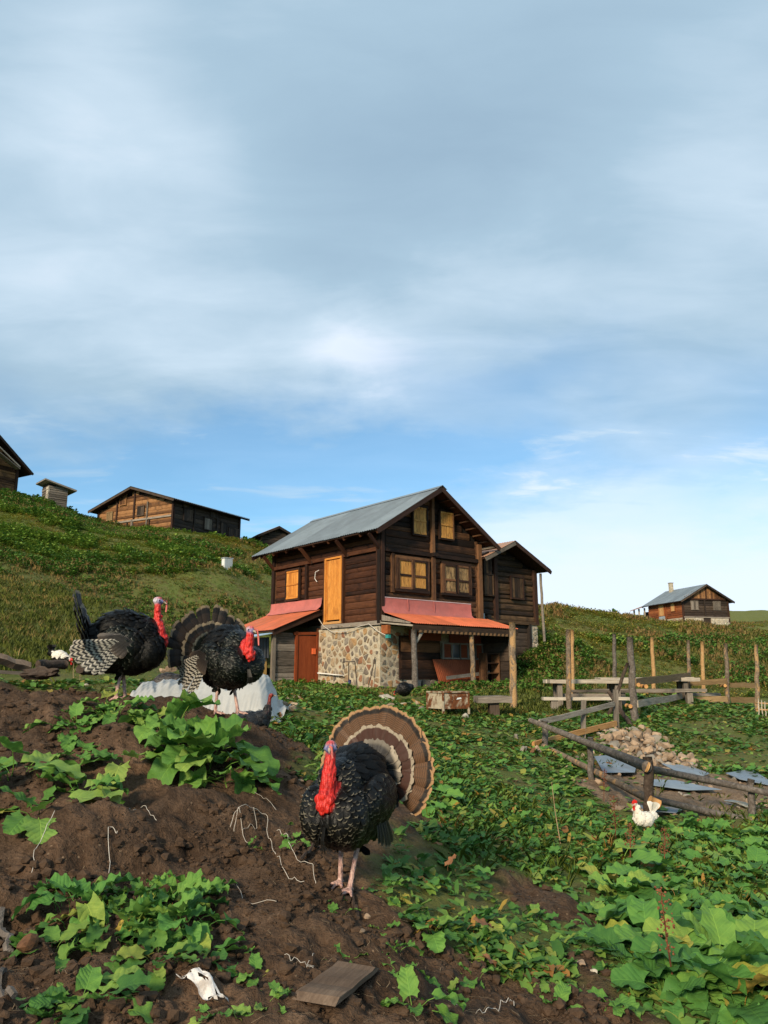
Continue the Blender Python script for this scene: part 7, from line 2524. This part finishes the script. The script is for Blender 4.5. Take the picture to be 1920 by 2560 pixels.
def plant(p, kind, n, size, spread_, label, group, seed, name='leafy_plant', lean=0.0, rise=1.0):
    r = random.Random(seed)
    o = empty(name, p, r.uniform(0, 6.28), label, 'plant', group)
    PLANTS.append((p.x, p.y, spread_ + size * .5))
    for i in range(n):
        t = (i + .5) / n
        ms = LEAF[kind]
        k = min(5, int(t * 6 + r.uniform(-.8, .8))) if t < 1 else 5
        me = ms[max(0, k)]
        l = link_mesh('leaf', me, o)
        a = i * 2.399 + r.uniform(-.4, .4)
        rad = spread_ * math.sqrt(t) * r.uniform(.3, 1.0)
        s = size * r.uniform(.62, 1.15)
        dz = float(H_fast(p.x, p.y, o.rotation_euler.z, a, rad)) if spread_ > .2 else 0.0
        l.location = (-math.sin(a) * rad, math.cos(a) * rad, -.02 + dz)
        l.rotation_euler = (r.uniform(-.32, .32), r.uniform(-.32, .32), a + r.uniform(-.5, .5))
        l.scale = (s, s, s * rise * r.uniform(.8, 1.15))
    return o


def H_fast(px, py, rz, a, rad):
    x, y = -math.sin(a) * rad, math.cos(a) * rad
    c, s = math.cos(rz), math.sin(rz)
    gx, gy = px + c * x - s * y, py + s * x + c * y
    h = base_h([gx, px], [gy, py])
    return h[0] - h[1]


def build_named_plants():
    defs = [(500, 1905, 'mound', 38, .22, .32, 'big bright leafy plant on the earth heap below the middle turkey', 1.3), (415, 1850, 'mound', 16, .2, .17, 'leafy plant at the back of the big bright plant on the heap', 1.35), (520, 1880, 'mound', 16, .18, .18, 'leaves behind the right half of the big bright plant on the heap', .9), (575, 1960, 'moundrag', 12, .22, .2, 'drooping ragged plant at the right foot of the big bright plant', .9),
            (190, 1835, 'moundrag', 30, .135, .24, 'leafy plant with small ragged leaves on the heap under the side-view turkey', 1.0), (290, 1810, 'moundrag', 24, .14, .2, 'leafy plant between the two largest plants on the heap', 1.1), (200, 1905, 'moundrag', 8, .15, .10, 'small sprig in the hollow of the heap', 1.0),
            (310, 1925, 'moundrag', 7, .18, .10, 'yellowing plant with ragged leaves in the middle of the heap', .8), (30, 1985, 'mound', 13, .20, .16, 'leafy plant at the left edge of the heap', .9), (85, 2080, 'moundrag', 9, .22, .12, 'flat grey green plant at the left edge below the other', .55), (205, 2050, 'moundrag', 9, .16, .08, 'upright narrow plant beside the flat grey green one', 1.3),
            (505, 2230, 'moundrag', 18, .13, .10, 'upright leafy plant above the earth hollow', 1.2), (300, 2330, 'cover', 40, .095, .25, 'wide patch plant in the middle of the lower heap', 1.4), (200, 2290, 'big', 22, .10, .15, 'broad leaved plant at the left of the wide lower patch', 1.4), (330, 2265, 'cover', 24, .10, .16, 'ragged plant at the top of the wide lower patch', 1.3), (440, 2260, 'moundrag', 18, .11, .13, 'bright plant at the top right of the wide lower patch', 1.4), (430, 2330, 'big', 32, .105, .2, 'broad leaved plant at the right of the wide lower patch', 1.4),
            (390, 2420, 'cover', 30, .085, .2, 'low ragged plant under the wide lower patch', .8), (500, 2400, 'big', 20, .10, .14, 'dark leaved plant at the right end of the wide lower patch', 1.0), (130, 2380, 'cover', 12, .11, .14, 'small weed left of the wide lower patch', .8), (30, 2345, 'cover', 10, .11, .1, 'small weed by the grey root at the left edge', .9),
            (200, 2520, 'big', 24, .10, .2, 'leafy weed in the lower left corner', .9), (120, 2545, 'cover', 16, .085, .13, 'small weed in front of the leafy weed in the lower left corner', .8), (260, 1775, 'moundrag', 7, .15, .10, 'sprig on the crest behind the ragged plants', 1.2), (620, 2120, 'cover', 4, .07, .05, 'tiny sprig on the slope of the heap', 1.0)]
    for i, (u, v, kd, n, sz, sp, lb, rise) in enumerate(defs):
        plant(gp(u, v), kd, n, sz, sp, lb, 'plants on the earth heap', 100 + i, rise=rise)
    # seedlings on the bare earth
    for i, (u, v, n, sz) in enumerate(((845, 2285, 5, .06), (640, 2440, 6, .07), (605, 2385, 4, .05), (865, 2405, 7, .07), (950, 2330, 5, .06), (545, 2540, 7, .06), (1035, 2545, 8, .10), (1120, 2460, 6, .08), (1190, 2440, 7, .09), (1390, 2420, 8, .08), (1470, 2500, 9, .10), (1385, 2505, 6, .10), (1530, 2520, 8, .10),
                                       (700, 2505, 5, .06), (660, 2525, 6, .07), (830, 2250, 4, .05), (760, 2070, 6, .11), (735, 2110, 5, .09), (985, 2395, 6, .09), (1330, 2470, 5, .08), (1000, 2440, 4, .07))):
        plant(gp(u, v), 'moundrag', n, sz, .06, 'small seedling with a few leaves sprouting from the bare earth', 'seedlings on the bare earth', 200 + i, 'seedling')
    # large leaved plants in the lower right, measured off the photograph
    lab = 'large round-leaved plant in the lush patch at the lower right corner'
    for i, (u, v, n, sz) in enumerate(((1560, 2250, 22, 0.177), (1650, 2240, 21, 0.163), (1500, 2290, 14, 0.140), (1600, 2330, 20, 0.163), (1640, 2400, 22, 0.177), (1580, 2440, 16, 0.140), (1740, 2380, 20, 0.177), (1800, 2440, 25, 0.214), (1890, 2420, 22, 0.214), (1760, 2490, 20, 0.200), (1860, 2540, 20, 0.214), (1680, 2510, 14, 0.148), (1780, 2300, 20, 0.163), (1880, 2300, 22, 0.177), (1700, 2290, 16, 0.148), (1830, 2370, 16, 0.163))):
        plant(gp(u, v), 'big', n, sz, .15, lab, 'large leaved plants at the lower right', 300 + i, rise=1.0)
    lab = 'leafy green plant below the lower log rail right of the white hen'
    for i, (u, v, n, sz) in enumerate(((1690, 2090, 20, 0.163), (1760, 2085, 20, 0.163), (1830, 2095, 20, 0.177), (1900, 2090, 20, 0.177), (1720, 2120, 16, 0.148), (1800, 2130, 16, 0.163), (1880, 2150, 17, 0.163), (1910, 2205, 16, 0.163))):
        plant(gp(u, v), 'big', n, sz, .16, lab, 'plants below the log fence', 330 + i, rise=.9)


def build_field_plants():
    r = np.random.default_rng(5)
    # spread over the weedy field between heap, yard and log fence
    N = 9000
    Yd = r.uniform(3.4, 13.5, N)
    xx = r.uniform(-.9, 7.5, N)
    keep = []
    so, ro, la = cover(xx, Yd)
    zz = base_h(xx, Yd)
    u, v = proj(xx, Yd, zz)
    iv = in_view(xx, Yd, zz, 60, 40) & (so < .35) & (ro < .5) & (la < .5)
    cell = {}
    for i in np.where(iv)[0]:
        dmin = .30 + .02 * Yd[i]
        k = (int(xx[i] // .6), int(Yd[i] // .6))
        ok = True
        for a in (-1, 0, 1):
            for b in (-1, 0, 1):
                for (qx, qy) in cell.get((k[0] + a, k[1] + b), ()):
                    if (qx - xx[i]) ** 2 + (qy - Yd[i]) ** 2 < dmin * dmin: ok = False
        if ok and all((xx[i] - a) ** 2 + (Yd[i] - b) ** 2 > .09 for (a, b, c) in PLANTS):
            cell.setdefault(k, []).append((xx[i], Yd[i]))
            keep.append(i)
    hz = height(xx[keep], Yd[keep])
    for j, i in enumerate(keep):
        p = Vector((xx[i], Yd[i], hz[j]))
        uu, vv = u[i], v[i]
        if uu > 1480 and vv > 2160:
            kd, sz, n, lb, gr = 'big', .17, 10, 'smaller leafy plant filling the gaps of the lower right patch', 'small plants of the lower right patch'
        elif uu > 1480:
            kd, sz, n, lb, gr = 'big', .12, 11, 'leafy weed around the stony yard and the plank fence', 'weeds around the stony yard'
        elif vv > 2080:
            kd, sz, n, lb, gr = 'rag', .105, 14, 'ragged dark weed in the patch to the right of the nearest turkey feet', 'weeds right of the nearest turkey'
        elif vv > 1880:
            kd, sz, n, lb, gr = ('big' if (i % 3) else 'cover'), .105, 13, 'leafy weed between the tail fan of the nearest turkey and the log fence', 'weeds between turkey and log fence'
        else:
            kd, sz, n, lb, gr = ('big' if (i % 2) else 'cover'), .105, 10, 'low green weed between the turkeys and the farmhouse yard', 'weeds before the farmhouse'
        plant(p, kd, n, sz * (0.8 + .5 * ((i * 37) % 100) / 100), .12, lb, gr, 1000 + int(i), 'weed_plant', rise=.8)
    print('field plants', len(keep))


def scatter(N, y0, y1, dens_pow, seed, xspan=.62):
    """points in the field of view, nearer ones denser"""
    r = np.random.default_rng(seed)
    t = r.random(N)
    a = 2 - dens_pow
    Y = (y0 ** a + (y1 ** a - y0 ** a) * t) ** (1 / a) if abs(a) > 1e-6 else y0 * (y1 / y0) ** t
    X_ = r.uniform(-xspan, xspan, N) * Y
    return X_, Y, r


def inside_any(x, y):
    """footprints of the buildings"""
    m = np.zeros(x.shape, bool)
    c, s = math.cos(R(39.7)), math.sin(R(39.7))
    dx, dy = x - HC.x, y - HC.y
    lx, ly = dx * c + dy * s, -dx * s + dy * c
    m |= (lx > -.05) & (lx < 4.6) & (ly > -1.55) & (ly < 6.5)
    m |= (lx > -3.0) & (lx < .2) & (ly > 3.2) & (ly < 6.5)
    m |= (lx > 4.4) & (lx < 7.9) & (ly > .1) & (ly < 5.5)
    return m


def build_cover():
    # small leaves between the plants of the near field
    x, y, r = scatter(125000, 3.0, 24.0, 1.35, 51)
    so, ro, la = cover(x, y)
    p = np.where(so > .55, 0, 1.0) * (1 - .93 * ro) * (1 - .9 * la)
    z0 = base_h(x, y)
    u, v = proj(x, y, z0)
    hillside = (u < 640) & (v < 1700)
    p = p * (~hillside)
    clump = fbm(x, y, 1.3, 3, 77)
    p = p * (0.14 + 1.2 * sstep(clump, .40, .58))
    k = (r.random(len(x)) < p) & in_view(x, y, z0, 120, 80) & ~inside_any(x, y)
    x, y, u, v = x[k], y[k], u[k], v[k]
    z = height(x, y) - .01
    n = len(x)
    near = y < 9.5
    sc_ = r.uniform(.04, .085, n) * (1 + .04 * (y - 5))
    rn = np.clip(.5 * fbm(x, y, .8, 3, 81) + .5 * r.random(n), 0, 1)
    rn = (rn - .22) / .62
    rn = np.clip(rn, 0, 1)
    for nm, mk, tp in (('near_ground_cover', near, SMALL), ('ground_cover', ~near, TINY)):
        sel = np.where(mk)[0]
        idx = r.integers(0, len(tp), len(sel))
        me = merge_instances(nm, tp, idx, np.stack([x, y, z], 1)[sel], r.uniform(0, 6.28, len(sel)), sc_[sel], rn[sel], 'leaf_cover', r.uniform(-.25, .25, len(sel)))
        o = link_mesh(nm, me)
        tag(o, 'low mass of small green and brown weed leaves', None, None, 'stuff')
    # weeds on the slopes behind: upright sprigs
    def sprig(seed, n, h, lw, ll, spread_=.22):
        q = random.Random(seed)
        vs, fs = [], []
        for i in range(n):
            t = (i + .6) / n
            a = i * 2.4 + q.uniform(-.5, .5)
            hz = h * t
            d = Vector((math.sin(a), math.cos(a), 0))
            s = Vector((d.y, -d.x, 0))
            b = d * spread_ * .15 + Vector((0, 0, hz * .85))
            tip = d * (spread_ + ll * .5) * (1.1 - .6 * t) + Vector((0, 0, hz + ll * q.uniform(-.15, .45)))
            m = (b + tip) / 2 + Vector((0, 0, ll * .12))
            k = len(vs)
            vs += [b, m + s * lw * .5, tip, m - s * lw * .5]
            fs.append((k, k + 1, k + 2, k + 3))
        return [tuple(v_) for v_ in vs], fs

    def tuft(seed, n, h, lean, thin=1.0):
        q = random.Random(seed)
        vs, fs = [], []
        for i in range(n):
            a = q.uniform(0, 6.28)
            d = Vector((math.sin(a), math.cos(a), 0))
            s = Vector((d.y, -d.x, 0)) * .018 * thin * h / .4
            b = d * .05
            hh = h * q.uniform(.6, 1.0)
            m = b + d * lean * .35 + Vector((0, 0, hh * .6))
            t = b + d * lean + Vector((0, 0, hh))
            k = len(vs)
            vs += [b - s, b + s, m + s * .8, t, m - s * .8]
            fs.append((k, k + 1, k + 2, k + 3, k + 4))
        return [tuple(v_) for v_ in vs], fs
    SPR = [sprig(i, 8, .30, .10, .17) for i in range(4)]
    SHR = [sprig(10 + i, 10, .36, .14, .20, .24) for i in range(4)]
    TUF = [tuft(i, 7, .55, .16) for i in range(3)]
    GRS = [tuft(10 + i, 7, .10, .05) for i in range(3)]
    x, y, r = scatter(190000, 9.0, 85.0, 1.25, 91)
    z0 = base_h(x, y)
    u, v = proj(x, y, z0)
    so, ro, la = cover(x, y)
    zone = ((u < 700) & (v < 1720) & (y > 9)) | ((v < 1740) & (y > 19) & (u >= 700))
    c1 = fbm(x, y, .16, 3, 95)
    c2 = fbm(x, y, .55, 3, 97)
    p = zone * (1 - .97 * la) * (1 - so) * (1 - ro)
    k = (r.random(len(x)) < p) & in_view(x, y, z0, 100, 60) & ~inside_any(x, y)
    x, y, u, v, c1, c2 = x[k], y[k], u[k], v[k], c1[k], c2[k]
    z = height(x, y) - .03
    n = len(x)
    dry = sstep(c1 + .5 * (c2 - .5) + .10 * sstep(v, 1480, 1330) * (u > 250) * (u < 640) + .06 * (u > 1350) * (v < 1600), .50, .62)
    bush = sstep(c2 + .35 * (c1 - .5) + .14 * (u < 480) * (v < 1420) - .12 * (u < 700) * (v > 1440) + .16 * np.exp(-((u - 330) / 190) ** 2 - ((v - 1520) / 38) ** 2) + .07 * (u > 1120) * (u < 1480) * (v > 1590) - .20 * (u > 1340) * (v < 1600) - .07 * (u > 1480), .47, .60)
    # slopes near the lawn stay low
    rr = r.random(n)
    kind = np.where(rr < .55 * dry, 2, np.where(r.random(n) < bush, 1, 0))
    low = sstep(y, 12, 26) * .75 + .25
    patch = 0.8 + 0.5 * sstep(c2, .35, .65)
    scl = r.uniform(.6, 1.25, n) * (.13 + .0105 * y) * (.6 + .4 * low) * patch * np.where(kind == 2, .85, 1.0) * np.where((u > 1500) & (y > 50), .5, 1.0) * np.where((u > 190) & (u < 640) & (v < 1345), .55, 1.0) * np.where((u < 700) & (v > 1440), .65, 1.0)
    rn = np.clip(.55 * (c1 - .3) / .4 + .45 * r.random(n), 0, 1)
    for kk, (nm, tp, mt, lb) in enumerate((('hillside_weeds', SPR, 'leaf_hill', 'mass of low green weeds covering the slopes'), ('hillside_shrubs', SHR, 'leaf_shrub', 'mass of lush nettle-like growth in patches on the slopes'), ('dry_grass', TUF, 'grass_dry', 'tall dry grass tufts on the slopes and crest'))):
        sel = np.where(kind == kk)[0]
        if len(sel) == 0: continue
        me = merge_instances(nm, tp, r.integers(0, len(tp), len(sel)), np.stack([x, y, z], 1)[sel], r.uniform(0, 6.28, len(sel)), scl[sel] * (1.25 if kk == 1 else 1.0), rn[sel], mt, r.uniform(-.15, .15, len(sel)))
        o = link_mesh(nm, me)
        tag(o, lb, None, None, 'stuff')
        print(nm, len(sel))
    # short grass on the lawns
    x, y, r = scatter(60000, 8.0, 60.0, 1.2, 93)
    so, ro, la = cover(x, y)
    z0 = base_h(x, y)
    k = (r.random(len(x)) < la * .9) & in_view(x, y, z0, 60, 40) & ~inside_any(x, y) & (so < .3)
    x, y = x[k], y[k]
    z = height(x, y) - .01
    n = len(x)
    me = merge_instances('lawn_grass', GRS, r.integers(0, 3, n), np.stack([x, y, z], 1), r.uniform(0, 6.28, n), r.uniform(.5, 1.2, n) * (1 + .03 * y), np.clip(.6 * fbm(x, y, .5, 3, 99) + .4 * r.random(n), 0, 1), 'grass_lawn', r.uniform(-.3, .3, n))
    tag(link_mesh('lawn_grass', me), 'short yellow green grass of the trodden lawns', None, None, 'stuff')
    print('lawn', n)
    # grass blades among the weeds of the field
    FGR = [tuft(20 + i, 5, .22, .14, .45) for i in range(3)]
    x, y, r = scatter(4500, 5.5, 20.0, 1.2, 103)
    so, ro, la = cover(x, y)
    z0 = base_h(x, y)
    u, v = proj(x, y, z0)
    k = (r.random(len(x)) < (so < .5) * (1 - la) * (1 - .8 * ro) * sstep(fbm(x, y, .7, 3, 105), .40, .60) * ~((u < 640) & (v < 1700))) & in_view(x, y, z0, 60, 40) & ~inside_any(x, y)
    x, y = x[k], y[k]
    n = len(x)
    me = merge_instances('field_grass', FGR, r.integers(0, 3, n), np.stack([x, y, height(x, y) - .01], 1), r.uniform(0, 6.28, n), r.uniform(.3, .7, n), r.random(n) * .7, 'leaf_hill', r.uniform(-.3, .3, n))
    tag(link_mesh('field_grass', me), 'thin grass blades growing between the weeds', None, None, 'stuff')
    # clods and crumbs of earth
    CL = []
    for i in range(5):
        bm = bmesh.new()
        bmesh.ops.create_icosphere(bm, subdivisions=1, radius=1.0)
        q = random.Random(i)
        for w in bm.verts:
            w.co = Vector((w.co.x * q.uniform(.65, 1.2), w.co.y * q.uniform(.6, 1.1), w.co.z * q.uniform(.4, .85)))
        CL.append(([tuple(w.co) for w in bm.verts], [tuple(w.index for w in f.verts) for f in bm.faces]))
        bm.free()
    x, y, r = scatter(42000, 2.2, 9.0, 1.4, 95)
    so, ro, la = cover(x, y)
    z0 = base_h(x, y)
    cl = fbm(x, y, 2.4, 3, 101)
    k = (r.random(len(x)) < so * sstep(cl, .36, .62)) & in_view(x, y, z0, 80, 60)
    x, y = x[k], y[k]
    n = len(x)
    z = height(x, y)
    s = .0055 * (1 / np.clip(r.random(n), .03, 1)) ** .56
    me = merge_instances('earth_clods', CL, r.integers(0, 5, n), np.stack([x, y, z + s * .15], 1), r.uniform(0, 6.28, n), s, r.random(n), 'dirt_clod', r.uniform(-.5, .5, n))
    me.polygons.foreach_set('use_smooth', [False] * len(me.polygons))
    tag(link_mesh('earth_clods', me), 'crumbs and clods of brown earth', None, None, 'stuff')
    print('clods', n)
    # dry bits: straw and roots lying on the earth
    ST = []
    for i in range(4):
        q = random.Random(i)
        b = q.uniform(-.2, .2)
        ST.append(([(-.5, 0, 0), (-.5, .03, 0), (0, b + .03, .06), (.5, .0, .02), (0, b, .06)], [(0, 1, 2, 4), (4, 2, 3)]))
    x, y, r = scatter(5200, 2.2, 8.5, 1.4, 97)
    so, ro, la = cover(x, y)
    k = (r.random(len(x)) < so) & in_view(x, y, base_h(x, y), 60, 40)
    x, y = x[k], y[k]
    n = len(x)
    me = merge_instances('straw_bits', ST, r.integers(0, 4, n), np.stack([x, y, height(x, y) + .008], 1), r.uniform(0, 6.28, n), r.uniform(.02, .075, n), r.random(n), 'stalk_dry', None)
    tag(link_mesh('straw_bits', me), 'dry straw and root bits strewn over the earth', None, None, 'stuff')


def build_stalks():
    """single withered stalks that stand above the leaves"""
    for i, (u, v, hgt, mt, lb) in enumerate(((1690, 2500, .45, 'stalk_red', 'rusty brown dock stalk standing in the lower right leaves'), (1402, 2110, .50, 'stalk_dry', 'thin pale dry stalk left of the white hen'), (1540, 2120, .42, 'stalk_red', 'brown withered stalk left of the white hen'),
                                         (1510, 2000, .40, 'stalk_red', 'brown twiggy stalk under the log rails'), (1575, 2160, .3, 'stalk_red', 'dark withered stalk below the white hen'), (1660, 2170, .3, 'stalk_red', 'brown stalk to the lower right of the white hen'), (185, 1702, .28, 'stalk_dry', 'pale dry stem on the crest behind the heap'), (200, 1702, .22, 'stalk_dry', 'second pale dry stem on the crest behind the heap'), (650, 1780, .25, 'stalk_dry', 'dry grass stem in front of the turkey hen'))):
        p = gp(u, v)
        o = empty('dry_stalk', p, rng.uniform(0, 6), lb, 'stalk', 'withered stalks')
        m = MB()
        top = Vector((rng.uniform(-.06, .06), rng.uniform(-.04, .04), hgt))
        m.tube([(0, 0, -.02), top * .5 + Vector((.01, 0, 0)), top], [.005, .004, .002], 5)
        m.build('stem', mt, o)
        if mt == 'stalk_red':
            s = MB()
            for k in range(95):
                t = rng.uniform(.35, 1)
                a = rng.uniform(0, 6.28)
                c = top * t + Vector((math.sin(a), math.cos(a), .4)) * rng.uniform(.0, .05) * (1.2 - .5 * t)
                s.box(c, (rng.uniform(.004, .009),) * 3, Euler((rng.uniform(0, 3), rng.uniform(0, 3), 0)).to_matrix())
            q = s.build('seed_heads', mt, o)
            q['kind'] = 'stuff'
    # fallen brown and orange leaves
    for i, (u, v, sz, lb) in enumerate(((1262, 1832, .22, 'large orange withered leaf over the stones left of the log fence'), (1690, 2285, .12, 'orange brown withered leaf among the lower right plants'), (1680, 2230, .12, 'yellow withered leaf among the lower right plants'), (1120, 2235, .13, 'rusty dead leaf in the weeds right of the nearest turkey'), (1170, 2390, .15, 'large dead brown leaf hanging at the lower edge of the weeds'),
                                         (1185, 2410, .14, 'crumpled brown leaf on the bare strip'), (1330, 1900, .16, 'brown dry leaf beside the rock at the log fence end'), (470, 2350, .10, 'rust brown curled leaf in the wide lower patch'), (690, 1790, .16, 'reddish brown dead leaf among the weeds right of the turkey hen'))):
        p = gp(u, v)
        me = LEAF['rag'][(i * 2) % 6].copy()
        me.name = 'dead_leaf'
        me.materials.clear()
        me.materials.append(MATS['wood_fresh' if i < 3 else 'leaf_brown'])
        o = link_mesh('dead_leaf', me)
        o.location = p + Vector((0, 0, .12 if i < 5 else .03))
        o.rotation_euler = (rng.uniform(-.5, .5), rng.uniform(-.4, .4), rng.uniform(0, 6))
        sz *= .62
        o.scale = (sz, sz, sz * .8)
        tag(o, lb, 'leaf', 'dead leaves')


build_named_plants()
build_field_plants()
build_cover()
build_stalks()
